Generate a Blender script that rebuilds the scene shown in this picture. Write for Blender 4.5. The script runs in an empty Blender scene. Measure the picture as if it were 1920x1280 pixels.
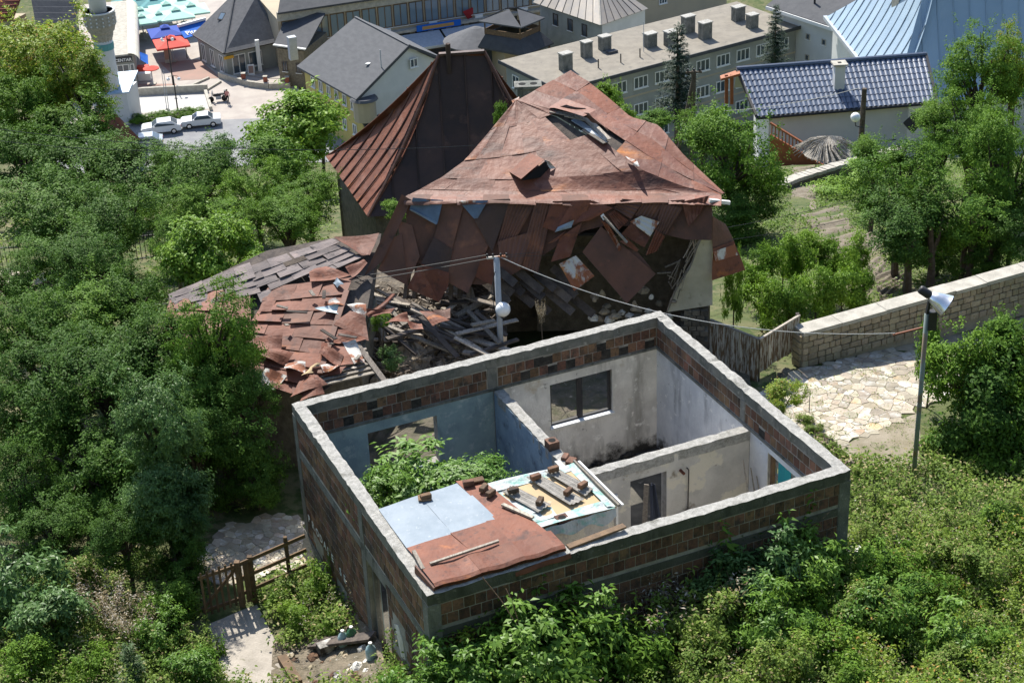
import bpy, bmesh, math, random
import numpy as np
from mathutils import Vector, Matrix, Quaternion

random.seed(7)
RNG = np.random.default_rng(7)
SC = bpy.context.scene
COL = SC.collection
R = math.radians

# ------------------------------------------------------------------ camera
FPX, PITCH, ROLL, CAMH = 3330.5, 0.49083, -0.04455, 25.0
_c, _s = math.cos(PITCH), math.sin(PITCH)
FW = np.array([0, _c, -_s])
_r0, _u0 = np.array([1.0, 0, 0]), np.array([0, _s, _c])
RT = math.cos(ROLL) * _r0 + math.sin(ROLL) * _u0
UP = -math.sin(ROLL) * _r0 + math.cos(ROLL) * _u0
CAM = np.array([0, 0, CAMH])
cam_data = bpy.data.cameras.new('camera')
cam_data.sensor_width = 36.0
cam_data.lens = 36.0 * FPX / 1920.0
cam_data.clip_start, cam_data.clip_end = 0.5, 3000
cam = bpy.data.objects.new('camera', cam_data)
COL.objects.link(cam)
cam.matrix_world = Matrix(((RT[0], UP[0], -FW[0], 0), (RT[1], UP[1], -FW[1], 0), (RT[2], UP[2], -FW[2], CAMH), (0, 0, 0, 1)))
SC.camera = cam

# ------------------------------------------------------------------ light
SUN_EL, SUN_AZ = R(48.5), R(-19)          # azimuth measured from +Y towards +X
sun_dir = Vector((math.sin(SUN_AZ) * math.cos(SUN_EL), math.cos(SUN_AZ) * math.cos(SUN_EL), math.sin(SUN_EL)))
sd = bpy.data.lights.new('sun', 'SUN')
sd.energy, sd.angle, sd.color = 5.0, R(0.53), (1.0, 0.955, 0.87)
sun = bpy.data.objects.new('sun', sd)
COL.objects.link(sun)
sun.rotation_euler = (-sun_dir).to_track_quat('-Z', 'Y').to_euler()
W = bpy.data.worlds.new('World')
SC.world = W
W.use_nodes = True
_n = W.node_tree.nodes
_sky = _n.new('ShaderNodeTexSky')
_sky.sky_type = 'NISHITA'
_sky.sun_disc = False
_sky.sun_elevation, _sky.sun_rotation = SUN_EL, SUN_AZ
_sky.altitude, _sky.air_density, _sky.dust_density = 400, 1.0, 1.0
_bg = _n['Background']
_bg.inputs[1].default_value = 0.13
W.node_tree.links.new(_sky.outputs[0], _bg.inputs[0])
SC.view_settings.view_transform = 'Standard'
SC.view_settings.look = 'None'
SC.view_settings.exposure = 0.74
SC.view_settings.gamma = 1.0
SC.view_settings.use_curve_mapping = False
SC.render.engine = 'CYCLES'
SC.cycles.max_bounces = 8
SC.cycles.use_denoising = True

# ------------------------------------------------------------------ point helpers
def ray(x, y):
    return FW * FPX + RT * (x - 960) + UP * (640 - y)
def PZ(x, y, z):
    d = ray(x, y); return CAM + d * ((z - CAMH) / d[2])
def PY(x, y, Y):
    d = ray(x, y); return CAM + d * (Y / d[1])
def pxm(P):                              # picture pixels for one metre at P
    return FPX / float((np.asarray(P) - CAM) @ FW)
def V3(*a): return np.array(a, float)
def nrm(v):
    v = np.asarray(v, float); l = np.linalg.norm(v); return v / l if l > 1e-9 else v
ZUP = V3(0, 0, 1)

# ------------------------------------------------------------------ materials
def _node(nt, t, **kw):
    n = nt.nodes.new(t)
    for k, v in kw.items(): setattr(n, k, v)
    return n
def c4(c): return (c[0], c[1], c[2], 1)

def M(name, col, rough=.85, col2=None, scale=2.0, lo=.38, hi=.62, detail=6, spots=(), rnd=0.0, hue=0.0, bump=0.0, bscale=30.0, metal=0.0, spec=.3, stretch=(1, 1, 1), island=0.0, foot=None):
    """procedural surface: base colour, noise to a second colour, then spot layers (colour, scale, lo, hi, stretch)"""
    m = bpy.data.materials.new(name); m.use_nodes = True
    nt = m.node_tree; L = nt.links.new
    b = nt.nodes['Principled BSDF']
    b.inputs['Roughness'].default_value = rough
    b.inputs['Metallic'].default_value = metal
    b.inputs['Specular IOR Level'].default_value = spec
    tc = _node(nt, 'ShaderNodeTexCoord'); oi = _node(nt, 'ShaderNodeObjectInfo')
    ad = _node(nt, 'ShaderNodeVectorMath', operation='MULTIPLY_ADD')
    cx = _node(nt, 'ShaderNodeCombineXYZ')
    for i in range(3): L(oi.outputs['Random'], cx.inputs[i])
    L(cx.outputs[0], ad.inputs[0]); ad.inputs[1].default_value = (37, 53, 71); L(tc.outputs['Object'], ad.inputs[2])
    def noise(sc, lo_, hi_, st=(1, 1, 1), det=6):
        mp = _node(nt, 'ShaderNodeMapping'); mp.inputs['Scale'].default_value = st
        L(ad.outputs[0], mp.inputs[0])
        n = _node(nt, 'ShaderNodeTexNoise'); n.inputs['Scale'].default_value = sc; n.inputs['Detail'].default_value = det
        n.inputs['Roughness'].default_value = .62
        L(mp.outputs[0], n.inputs['Vector'])
        r = _node(nt, 'ShaderNodeMapRange'); r.inputs[1].default_value = lo_; r.inputs[2].default_value = hi_
        L(n.outputs[0], r.inputs[0]); return r.outputs[0]
    def mix(fac, a, bcol):
        x = _node(nt, 'ShaderNodeMix', data_type='RGBA')
        L(fac, x.inputs[0])
        if isinstance(a, tuple): x.inputs[6].default_value = a
        else: L(a, x.inputs[6])
        x.inputs[7].default_value = bcol
        return x.outputs[2]
    cur = c4(col)
    if col2 is not None: cur = mix(noise(scale, lo, hi, stretch, detail), cur, c4(col2))
    for sp in spots:
        st = sp[4] if len(sp) > 4 else (1, 1, 1)
        cur = mix(noise(sp[1], sp[2], sp[3], st), cur, c4(sp[0]))
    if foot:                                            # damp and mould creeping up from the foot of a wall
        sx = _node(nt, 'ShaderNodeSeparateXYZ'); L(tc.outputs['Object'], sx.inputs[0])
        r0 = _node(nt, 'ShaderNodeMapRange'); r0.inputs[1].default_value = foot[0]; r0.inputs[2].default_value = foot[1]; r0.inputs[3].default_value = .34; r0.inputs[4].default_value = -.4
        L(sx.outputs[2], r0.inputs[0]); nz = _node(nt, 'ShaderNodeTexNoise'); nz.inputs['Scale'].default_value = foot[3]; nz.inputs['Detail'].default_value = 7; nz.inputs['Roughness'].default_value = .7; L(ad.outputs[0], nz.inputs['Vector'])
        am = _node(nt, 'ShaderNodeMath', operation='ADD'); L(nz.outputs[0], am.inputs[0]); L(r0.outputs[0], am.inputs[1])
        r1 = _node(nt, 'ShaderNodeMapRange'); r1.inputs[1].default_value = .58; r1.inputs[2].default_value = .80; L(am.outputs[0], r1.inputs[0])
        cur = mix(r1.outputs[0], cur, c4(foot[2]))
    if rnd or hue or island:
        hs = _node(nt, 'ShaderNodeHueSaturation')
        src = oi.outputs['Random']; amt = rnd
        if island:
            g = _node(nt, 'ShaderNodeNewGeometry'); src = g.outputs['Random Per Island']; amt = island
        r = _node(nt, 'ShaderNodeMapRange'); r.inputs[3].default_value = 1 - amt; r.inputs[4].default_value = 1 + amt
        L(src, r.inputs[0]); L(r.outputs[0], hs.inputs['Value'])
        if hue:
            wn = _node(nt, 'ShaderNodeTexWhiteNoise', noise_dimensions='1D'); L(src, wn.inputs['W'])
            r2 = _node(nt, 'ShaderNodeMapRange'); r2.inputs[3].default_value = .5 - hue; r2.inputs[4].default_value = .5 + hue
            L(wn.outputs[0], r2.inputs[0]); L(r2.outputs[0], hs.inputs['Hue'])
        if isinstance(cur, tuple): hs.inputs['Color'].default_value = cur
        else: L(cur, hs.inputs['Color'])
        cur = hs.outputs[0]
    if isinstance(cur, tuple): b.inputs['Base Color'].default_value = cur
    else: L(cur, b.inputs['Base Color'])
    if bump:
        n = _node(nt, 'ShaderNodeTexNoise'); n.inputs['Scale'].default_value = bscale; n.inputs['Detail'].default_value = 5
        L(ad.outputs[0], n.inputs['Vector'])
        bp = _node(nt, 'ShaderNodeBump'); bp.inputs['Strength'].default_value = bump; bp.inputs['Distance'].default_value = .05
        L(n.outputs[0], bp.inputs['Height']); L(bp.outputs[0], b.inputs['Normal'])
    return m

def leafmat(name, col, col2, trans=.35, rough=.45, spec=.4, val=.28, tip=None):
    m = bpy.data.materials.new(name); m.use_nodes = True
    nt = m.node_tree; L = nt.links.new
    b = nt.nodes['Principled BSDF']; out = nt.nodes['Material Output']
    b.inputs['Roughness'].default_value = rough; b.inputs['Specular IOR Level'].default_value = spec
    g = _node(nt, 'ShaderNodeNewGeometry'); oi = _node(nt, 'ShaderNodeObjectInfo'); tc = _node(nt, 'ShaderNodeTexCoord')
    n = _node(nt, 'ShaderNodeTexNoise'); n.inputs['Scale'].default_value = .9; n.inputs['Detail'].default_value = 3
    L(tc.outputs['Object'], n.inputs['Vector'])
    a1 = _node(nt, 'ShaderNodeMath', operation='MULTIPLY_ADD'); L(g.outputs['Random Per Island'], a1.inputs[0]); a1.inputs[1].default_value = .55; 
    a0 = _node(nt, 'ShaderNodeMath', operation='MULTIPLY_ADD'); L(oi.outputs['Random'], a0.inputs[0]); a0.inputs[1].default_value = .3; L(n.outputs[0], a0.inputs[2])
    a2 = _node(nt, 'ShaderNodeMath', operation='SUBTRACT'); L(a0.outputs[0], a2.inputs[0]); a2.inputs[1].default_value = .42
    L(a2.outputs[0], a1.inputs[2])
    mx = _node(nt, 'ShaderNodeMix', data_type='RGBA'); mx.clamp_factor = True
    L(a1.outputs[0], mx.inputs[0]); mx.inputs[6].default_value = c4(col); mx.inputs[7].default_value = c4(col2)
    cur = mx.outputs[2]
    if tip:
        wn = _node(nt, 'ShaderNodeTexWhiteNoise', noise_dimensions='1D'); L(g.outputs['Random Per Island'], wn.inputs['W'])
        gt = _node(nt, 'ShaderNodeMath', operation='GREATER_THAN'); L(wn.outputs[0], gt.inputs[0]); gt.inputs[1].default_value = 1 - tip[1]
        m2 = _node(nt, 'ShaderNodeMix', data_type='RGBA'); L(gt.outputs[0], m2.inputs[0]); L(cur, m2.inputs[6]); m2.inputs[7].default_value = c4(tip[0]); cur = m2.outputs[2]
    L(cur, b.inputs['Base Color'])
    t = _node(nt, 'ShaderNodeBsdfTranslucent'); L(cur, t.inputs[0])
    ms = _node(nt, 'ShaderNodeMixShader'); ms.inputs[0].default_value = trans
    L(b.outputs[0], ms.inputs[1]); L(t.outputs[0], ms.inputs[2]); L(ms.outputs[0], out.inputs[0])
    return m

def glassmat(name, col=(.05, .07, .09), rough=.08):
    m = M(name, col, rough=rough, spec=.8); return m

# ------------------------------------------------------------------ mesh builder
class MB:
    def __init__(s): s.v, s.f = [], []
    def _add(s, vs, fs):
        o = len(s.v); s.v += [tuple(map(float, p)) for p in vs]; s.f += [tuple(i + o for i in f) for f in fs]; return s
    def hexa(s, p):                       # 8 points: bottom 4 ccw, top 4 ccw
        return s._add(p, [(3, 2, 1, 0), (4, 5, 6, 7), (0, 1, 5, 4), (1, 2, 6, 5), (2, 3, 7, 6), (3, 0, 4, 7)])
    def obox(s, o, a, b, c):              # corner and three edge vectors
        o, a, b, c = map(np.asarray, (o, a, b, c))
        return s.hexa([o, o + a, o + a + b, o + b, o + c, o + a + c, o + a + b + c, o + b + c])
    def box(s, c, size, rz=0.0):
        c = np.asarray(c, float); ca, sa = math.cos(rz), math.sin(rz)
        a = V3(ca, sa, 0) * size[0]; b = V3(-sa, ca, 0) * size[1]; h = V3(0, 0, size[2])
        return s.obox(c - a / 2 - b / 2 - h / 2, a, b, h)
    def prism(s, pts, ext):
        pts = [np.asarray(p, float) for p in pts]; e = np.asarray(ext, float); n = len(pts)
        return s._add(pts + [p + e for p in pts], [tuple(reversed(range(n))), tuple(range(n, 2 * n))] + [(i, (i + 1) % n, n + (i + 1) % n, n + i) for i in range(n)])
    def tube(s, pts, r, n=6):
        pts = [np.asarray(p, float) for p in pts]; rs = r if hasattr(r, '__len__') else [r] * len(pts)
        vs, fs = [], []
        for i, p in enumerate(pts):
            d = nrm(pts[min(i + 1, len(pts) - 1)] - pts[max(i - 1, 0)])
            a = nrm(np.cross(d, ZUP if abs(d[2]) < .92 else V3(1, 0, 0))); b = np.cross(d, a)
            for k in range(n):
                t = 2 * math.pi * k / n; vs.append(p + (a * math.cos(t) + b * math.sin(t)) * rs[i])
        for i in range(len(pts) - 1):
            for k in range(n):
                fs.append((i * n + k, i * n + (k + 1) % n, (i + 1) * n + (k + 1) % n, (i + 1) * n + k))
        fs.append(tuple(reversed(range(n)))); fs.append(tuple(range((len(pts) - 1) * n, len(pts) * n)))
        return s._add(vs, fs)
    def bar(s, p0, p1, w, h, up=ZUP):     # rectangular bar between two points
        p0, p1 = np.asarray(p0, float), np.asarray(p1, float); d = nrm(p1 - p0)
        a = np.cross(d, up)
        a = nrm(a) if np.linalg.norm(a) > 1e-4 else nrm(np.cross(d, V3(1, 0, 0)))
        b = np.cross(a, d)
        return s.obox(p0 - a * w / 2 - b * h / 2, a * w, b * h, p1 - p0)
    def lathe(s, o, prof, n=16, axis=ZUP):
        o = np.asarray(o, float); ax = nrm(axis); a = nrm(np.cross(ax, V3(0, 1, 0.01))); b = np.cross(ax, a)
        vs, fs = [], []
        for r, h in prof:
            for k in range(n):
                t = 2 * math.pi * k / n; vs.append(o + ax * h + (a * math.cos(t) + b * math.sin(t)) * r)
        m = len(prof)
        for i in range(m - 1):
            for k in range(n): fs.append((i * n + k, i * n + (k + 1) % n, (i + 1) * n + (k + 1) % n, (i + 1) * n + k))
        fs.append(tuple(reversed(range(n)))); fs.append(tuple(range((m - 1) * n, m * n)))
        return s._add(vs, fs)
    def sphere(s, c, r, nu=12, nv=8, sq=(1, 1, 1)):
        c = np.asarray(c, float); vs, fs = [c + V3(0, 0, r * sq[2])], []
        for i in range(1, nv):
            ph = math.pi * i / nv
            for k in range(nu):
                t = 2 * math.pi * k / nu; vs.append(c + V3(math.sin(ph) * math.cos(t) * sq[0], math.sin(ph) * math.sin(t) * sq[1], math.cos(ph) * sq[2]) * r)
        vs.append(c - V3(0, 0, r * sq[2])); e = len(vs) - 1
        for k in range(nu):
            fs.append((0, 1 + k, 1 + (k + 1) % nu)); fs.append((e, e - nu + (k + 1) % nu, e - nu + k))
        for i in range(nv - 2):
            for k in range(nu): fs.append((1 + i * nu + k, 1 + (i + 1) * nu + k, 1 + (i + 1) * nu + (k + 1) % nu, 1 + i * nu + (k + 1) % nu))
        return s._add(vs, fs)
    def sheet(s, fn, nu, nv, th):         # thin bent sheet: fn(a,b)->point for a,b in 0..1, th thickness vector
        th = np.asarray(th, float); P = [[np.asarray(fn(i / nu, j / nv), float) for j in range(nv + 1)] for i in range(nu + 1)]
        w = nv + 1; n = (nu + 1) * w
        vs = [p for row in P for p in row]; vs = vs + [p - th for p in vs]; fs = []
        for i in range(nu):
            for j in range(nv):
                q = (i * w + j, (i + 1) * w + j, (i + 1) * w + j + 1, i * w + j + 1)
                fs.append(q); fs.append(tuple(n + k for k in reversed(q)))
        for i in range(nu):
            fs.append((i * w, n + i * w, n + (i + 1) * w, (i + 1) * w)); fs.append((i * w + nv, (i + 1) * w + nv, n + (i + 1) * w + nv, n + i * w + nv))
        for j in range(nv):
            fs.append((j, j + 1, n + j + 1, n + j)); fs.append((nu * w + j, n + nu * w + j, n + nu * w + j + 1, nu * w + j + 1))
        return s._add(vs, fs)
    def mesh(s, name, smooth=False):
        me = bpy.data.meshes.new(name); me.from_pydata(s.v, [], s.f); me.update()
        if smooth: me.polygons.foreach_set('use_smooth', [True] * len(me.polygons))
        return me

def link(name, me, mat=None, parent=None):
    if mat is not None and len(me.materials) == 0: me.materials.append(mat)
    o = bpy.data.objects.new(name, me); COL.objects.link(o)
    if parent is not None:
        o.parent = parent
        o.matrix_parent_inverse = wmat(parent).inverted()
    return o
def wmat(o):
    m = o.matrix_basis.copy()
    if o.parent is not None: m = wmat(o.parent) @ o.matrix_parent_inverse @ m
    return m
def obj(name, mb, mat, parent=None, smooth=False):
    return link(name, mb.mesh(name, smooth), mat, parent)
def tag(o, label=None, cat=None, group=None, kind=None):
    if label: o['label'] = label
    if cat: o['category'] = cat
    if group: o['group'] = group
    if kind or cat: o['kind'] = kind or 'thing'
    return o
def thing(name, label, cat, loc=(0, 0, 0), group=None, rz=0.0):
    o = bpy.data.objects.new(name, None); COL.objects.link(o)
    o.location = tuple(map(float, loc)); o.rotation_euler = (0, 0, rz); o.empty_display_size = .3
    return tag(o, label, cat, group)
def dup(root, loc, rz=0.0, scale=None, label=None, group=None, name=None):
    r = root.copy(); COL.objects.link(r); r.location = tuple(map(float, loc)); r.rotation_euler = (0, 0, rz)
    if scale is not None: r.scale = scale if hasattr(scale, '__len__') else (scale,) * 3
    if label: r['label'] = label
    if group: r['group'] = group
    if name: r.name = name
    for ch in root.children:
        c = ch.copy(); COL.objects.link(c); c.parent = r
        for g in ch.children:
            d = g.copy(); COL.objects.link(d); d.parent = c
    return r
def sm(a, b, x):
    t = np.clip((np.asarray(x, float) - a) / (b - a), 0, 1); return t * t * (3 - 2 * t)
def hnoise(x, y, f=1.0, seed=0):
    x = np.asarray(x, float) * f + seed * 17.3; y = np.asarray(y, float) * f + seed * 5.1
    return (np.sin(x * 1.7 + 1.3 * np.sin(y * 1.1)) + np.sin(y * 2.3 + 1.7 * np.sin(x * .7 + 2)) + .5 * np.sin(x * 4.1 + y * 3.7)) / 2.5

# ------------------------------------------------------------------ terrain
_PY = [-8, 1, 6, 24, 27.5, 30, 33, 45, 50, 60, 70, 80, 90, 110, 130, 150, 158, 420]
_PZ = [27, 23.4, 18.6, 3.6, 1.3, .25, -.1, -.45, -1.2, -3.2, -5.6, -8.8, -13, -22, -33, -43, -45, -45]
def ground_z(x, y):
    x = np.asarray(x, float); y = np.asarray(y, float)
    z = np.interp(y, _PY, _PZ)
    lane = sm(-2.2, -5.6, x) * sm(24, 29, y) * (1 - sm(52, 66, y))
    z = z - 1.15 * lane
    rise = sm(7.5, 15, x) * (1 - sm(34, 39, y)) * sm(18, 26, y)
    z = z + 1.1 * rise
    ft = sm(3, 5.5, x) * (1 - sm(7.4, 8.5, x)) * (1 - sm(34, 38, y)) * sm(28, 31, y)
    z = z + .5 * ft
    amp = np.where(y > 156, 0, .08)
    z = z + amp * hnoise(x, y, .8)
    dx, dy = x + 5.531, y - 38.258                      # the building's floor lies in a cutting
    u = dx * .91934 + dy * .39346; v = dx * .39346 - dy * .91934
    cut = sm(-.05, .3, u) * sm(-.05, .3, 10.4 - u) * sm(-.05, .3, v) * sm(-.05, .3, 8.98 - v)
    return z * (1 - cut) + np.minimum(z, -1.5) * cut
def PG(x, y):                            # where the ray of a picture point meets the ground
    d = ray(x, y); lo, hi = 20.0, 260.0
    for _ in range(40):
        m = (lo + hi) / 2; P = CAM + d * (m / d[1])
        if P[2] > ground_z(P[0], P[1]): lo = m
        else: hi = m
    return P
# ------------------------------------------------------------------ materials
MAT = {}
MAT['ground'] = M('ground_soil_grass', (.085, .10, .035), .95, (.16, .14, .08), scale=.55, lo=.42, hi=.62, spots=[((.045, .07, .018), 2.2, .45, .6)], bump=.6, bscale=9)
MAT['soil'] = M('garden_soil', (.14, .115, .085), .95, (.19, .165, .125), scale=3, bump=.8, bscale=12)
MAT['gravel'] = M('pale_gravel', (.30, .26, .20), .95, (.22, .19, .13), scale=1.5, spots=[((.10, .12, .04), 1.3, .56, .66)], bump=.5, bscale=40)
MAT['townpave'] = M('plaza_paving', (.40, .36, .32), .9, (.34, .30, .27), scale=.6, bump=.1)
MAT['redpave'] = M('red_paving', (.33, .21, .17), .9, (.29, .20, .165), scale=.8)
MAT['whitepave'] = M('white_paving', (.52, .50, .465), .85, (.43, .42, .395), scale=.9, spots=[((.35, .34, .32), 2.5, .58, .66)])
MAT['asphalt'] = M('asphalt', (.20, .20, .21), .9, (.25, .25, .25), scale=.7)
MAT['concrete'] = M('weathered_concrete', (.205, .20, .18), .9, (.125, .13, .115), scale=2.0, spots=[((.05, .055, .045), 2.6, .52, .72, (1, 1, .35)), ((.33, .32, .29), 9, .58, .72)], bump=.5, bscale=30)
MAT['concrete_top'] = M('aggregate_concrete', (.47, .455, .42), .95, (.33, .32, .29), scale=9, lo=.4, hi=.6, spots=[((.17, .165, .14), 1.5, .58, .72), ((.62, .60, .56), 38, .56, .68), ((.13, .125, .11), 30, .62, .70)], bump=.9, bscale=55)
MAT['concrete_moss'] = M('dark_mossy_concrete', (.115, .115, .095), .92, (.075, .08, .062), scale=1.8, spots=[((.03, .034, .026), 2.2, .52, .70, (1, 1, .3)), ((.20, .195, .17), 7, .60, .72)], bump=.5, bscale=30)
MAT['brick_mass'] = M('clay_block_mass', (.205, .112, .068), .9, (.14, .082, .055), scale=3.5, spots=[((.06, .048, .04), 1.0, .48, .66), ((.27, .145, .08), 5, .60, .74), ((.30, .27, .23), 7, .68, .74)], island=.38, hue=.018, bump=.45, bscale=38)
MAT['mortar'] = M('mortar_core', (.37, .35, .315), .95, (.25, .235, .21), scale=3, spots=[((.11, .105, .09), 1.4, .56, .70)], bump=.4)
MAT['brick'] = M('clay_block', (.205, .112, .068), .9, (.14, .082, .055), scale=3.5, spots=[((.06, .048, .04), 1.3, .48, .66), ((.27, .145, .08), 5, .60, .74), ((.30, .27, .23), 7, .68, .74)], rnd=.34, hue=.018, bump=.45, bscale=38)
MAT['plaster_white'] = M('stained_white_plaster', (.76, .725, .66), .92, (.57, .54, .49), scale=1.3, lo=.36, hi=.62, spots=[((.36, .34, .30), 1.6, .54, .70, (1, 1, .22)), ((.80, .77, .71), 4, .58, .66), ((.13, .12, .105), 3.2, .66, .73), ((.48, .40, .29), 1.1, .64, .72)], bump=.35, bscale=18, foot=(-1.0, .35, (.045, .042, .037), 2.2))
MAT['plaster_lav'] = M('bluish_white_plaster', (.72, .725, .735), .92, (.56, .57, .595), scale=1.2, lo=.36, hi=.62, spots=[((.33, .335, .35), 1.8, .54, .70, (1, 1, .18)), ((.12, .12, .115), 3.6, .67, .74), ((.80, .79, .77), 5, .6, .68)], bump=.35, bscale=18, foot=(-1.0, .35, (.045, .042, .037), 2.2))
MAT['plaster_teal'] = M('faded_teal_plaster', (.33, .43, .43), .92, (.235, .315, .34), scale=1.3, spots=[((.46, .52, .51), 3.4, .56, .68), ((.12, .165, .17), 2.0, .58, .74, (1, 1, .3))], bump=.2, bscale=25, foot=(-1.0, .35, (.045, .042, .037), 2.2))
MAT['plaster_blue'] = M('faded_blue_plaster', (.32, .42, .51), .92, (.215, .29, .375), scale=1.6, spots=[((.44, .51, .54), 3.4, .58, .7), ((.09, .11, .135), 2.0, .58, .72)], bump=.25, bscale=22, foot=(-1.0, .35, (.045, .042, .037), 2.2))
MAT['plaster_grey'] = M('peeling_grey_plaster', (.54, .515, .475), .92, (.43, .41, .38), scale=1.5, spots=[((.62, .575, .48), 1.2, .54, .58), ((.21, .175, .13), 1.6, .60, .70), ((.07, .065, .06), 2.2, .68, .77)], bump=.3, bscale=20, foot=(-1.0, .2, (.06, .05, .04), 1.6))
MAT['mold_gap_shade'] = M('black_mould_and_gap_shade', (.022, .021, .019), .95, (.06, .055, .048), scale=5, bump=.6)  # mouldy debris, and the painted darkness of missing-brick holes
MAT['rust'] = M('rusty_sheet', (.195, .068, .037), .68, (.135, .047, .028), scale=1.2, lo=.34, hi=.66, spots=[((.26, .135, .10), 1.4, .56, .80, (1, .4, 1)), ((.065, .028, .021), 1.8, .56, .70), ((.48, .16, .035), .9, .63, .75, (.5, 1, 1)), ((.42, .33, .28), 16, .71, .76), ((.10, .04, .028), 7, .58, .68)], rnd=.24, bump=.55, bscale=5, spec=.3)
MAT['rust_faded'] = M('faded_brown_rust', (.20, .072, .040), .6, (.135, .047, .029), scale=.9, lo=.34, hi=.66, spots=[((.27, .15, .115), .8, .55, .82, (.25, 1, 1)), ((.065, .028, .021), 1.2, .56, .70, (.3, 1, 1)), ((.58, .20, .035), .6, .61, .74, (.25, 1, 1)), ((.52, .42, .36), 16, .72, .77), ((.11, .043, .03), 6, .58, .68)], rnd=.2, bump=.6, bscale=4, spec=.4)
MAT['rust_dark'] = M('dark_rust_sheet', (.165, .078, .054), .7, (.11, .058, .043), scale=1.3, spots=[((.25, .11, .066), 1.5, .56, .74), ((.07, .04, .032), 2.6, .62, .74)], rnd=.2, bump=.3, bscale=5, spec=.3)  # dark rust, also carrying the shade of the hanging front slope
MAT['rust_black_shade'] = M('black_shaded_sheet', (.048, .031, .027), .55, (.075, .043, .034), scale=.8, spots=[((.15, .08, .058), 1.1, .58, .75), ((.04, .028, .025), 1.8, .6, .75)], rnd=.2, bump=.35, bscale=2.5, spec=.3)  # near-black rust with the shade of the near-facing slopes put into it
MAT['rust_patchy'] = M('white_painted_rust', (.55, .53, .49), .7, (.27, .10, .05), scale=2.3, lo=.46, hi=.54, stretch=(1, 1, .5), spots=[((.45, .19, .06), 3.2, .6, .68)], bump=.15)
MAT['pale_blue_sheet'] = M('pale_blue_sheet', (.45, .60, .66), .55, (.55, .62, .63), scale=2, spots=[((.45, .2, .07), 2.5, .66, .74)])
MAT['blue_sheet'] = M('blue_grey_sheet', (.13, .19, .27), .55, (.09, .13, .19), scale=2, spots=[((.25, .10, .05), 2.4, .62, .7)])
MAT['zinc'] = M('galvanised_sheet', (.235, .28, .325), .6, (.19, .235, .28), scale=1.6, spots=[((.33, .225, .12), .9, .62, .74, (1, .25, 1)), ((.31, .35, .385), 7, .6, .7)], rnd=.06, bump=.15, bscale=6, spec=.25)
MAT['shingle'] = M('weathered_roof_board', (.20, .165, .155), .9, (.15, .13, .125), scale=2.5, spots=[((.055, .05, .048), 3, .60, .7), ((.27, .21, .19), 2, .6, .75)], rnd=.22, bump=.4, bscale=15)
MAT['wood_grey'] = M('weathered_grey_timber', (.34, .30, .25), .9, (.22, .19, .16), scale=4, stretch=(6, 1, 6), rnd=.45, hue=.01, bump=.4, bscale=30)
MAT['wood_dark'] = M('dark_old_timber', (.06, .05, .045), .9, (.11, .09, .075), scale=4, rnd=.4, bump=.4, bscale=25)
MAT['wood_brown'] = M('brown_timber', (.17, .11, .065), .85, (.11, .075, .048), scale=5, rnd=.25, bump=.3, bscale=25)
MAT['wood_red'] = M('red_brown_stained_wood', (.30, .10, .04), .6, (.22, .075, .03), scale=3, rnd=.1)
MAT['fence_wood'] = M('flaking_painted_board', (.42, .38, .31), .9, (.15, .095, .05), scale=6, lo=.46, hi=.54, stretch=(3, 3, .45), rnd=.2, bump=.4, bscale=25)
MAT['stone'] = M('limestone_block', (.43, .36, .25), .92, (.33, .27, .185), scale=4, spots=[((.20, .17, .12), 2.5, .6, .75), ((.50, .46, .38), 3, .62, .72)], rnd=.2, hue=.012, bump=.7, bscale=16)
MAT['stone_dark'] = M('old_rubble_stone', (.19, .165, .125), .92, (.12, .105, .08), scale=4, rnd=.3, bump=.7, bscale=16)
MAT['flag'] = M('flagstone', (.44, .385, .295), .9, (.35, .305, .24), scale=3, spots=[((.60, .57, .51), 1.6, .52, .64), ((.40, .29, .18), 1.4, .56, .70), ((.22, .20, .165), 5, .60, .72)], rnd=.3, hue=.015, bump=.6, bscale=14)
MAT['joint'] = M('path_bed', (.38, .325, .24), .95, (.29, .25, .18), scale=2.2, spots=[((.15, .17, .07), 1.6, .60, .68)], bump=.6, bscale=22)
MAT['coping'] = M('pale_coping', (.46, .43, .37), .92, (.34, .32, .275), scale=2.5, bump=.5, bscale=25)
MAT['metal_grey'] = M('grey_painted_metal', (.40, .43, .47), .5, (.33, .36, .40), scale=3)
MAT['metal_green'] = M('green_grey_post', (.20, .24, .23), .55, (.22, .17, .12), scale=2, lo=.5, hi=.6)
MAT['metal_dark'] = M('dark_metal', (.03, .03, .033), .5)
MAT['globe'] = M('white_globe', (.82, .83, .84), .25, spec=.5)
MAT['alu'] = M('polished_aluminium', (.75, .76, .77), .25, metal=.9)
MAT['white'] = M('white_paint', (.72, .72, .70), .6)
MAT['white_wall'] = M('white_render', (.60, .60, .59), .9, (.54, .545, .54), scale=.6)
MAT['cable'] = M('cable', (.06, .06, .06), .6)
MAT['cable_pale'] = M('pale_cable', (.45, .45, .43), .6)
MAT['earth'] = M('collapsed_earth', (.36, .29, .21), .95, (.26, .215, .16), scale=4, bump=1.0, bscale=9)
MAT['glass'] = glassmat('window_glass')
MAT['glass_blue'] = M('sky_glass', (.16, .22, .28), .1, spec=.9)
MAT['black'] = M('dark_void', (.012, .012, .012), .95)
MAT['tar'] = M('dark_shingle_roof', (.060, .063, .070), .85, (.078, .080, .086), scale=1.2, spots=[((.10, .10, .105), 6, .6, .75)], bump=.25, bscale=8)
MAT['slate'] = M('grey_roof_felt', (.105, .108, .116), .85, (.085, .088, .096), scale=.9, stretch=(1, 1, 4), spots=[((.14, .14, .145), 8, .62, .78)], bump=.2, bscale=10)
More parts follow.
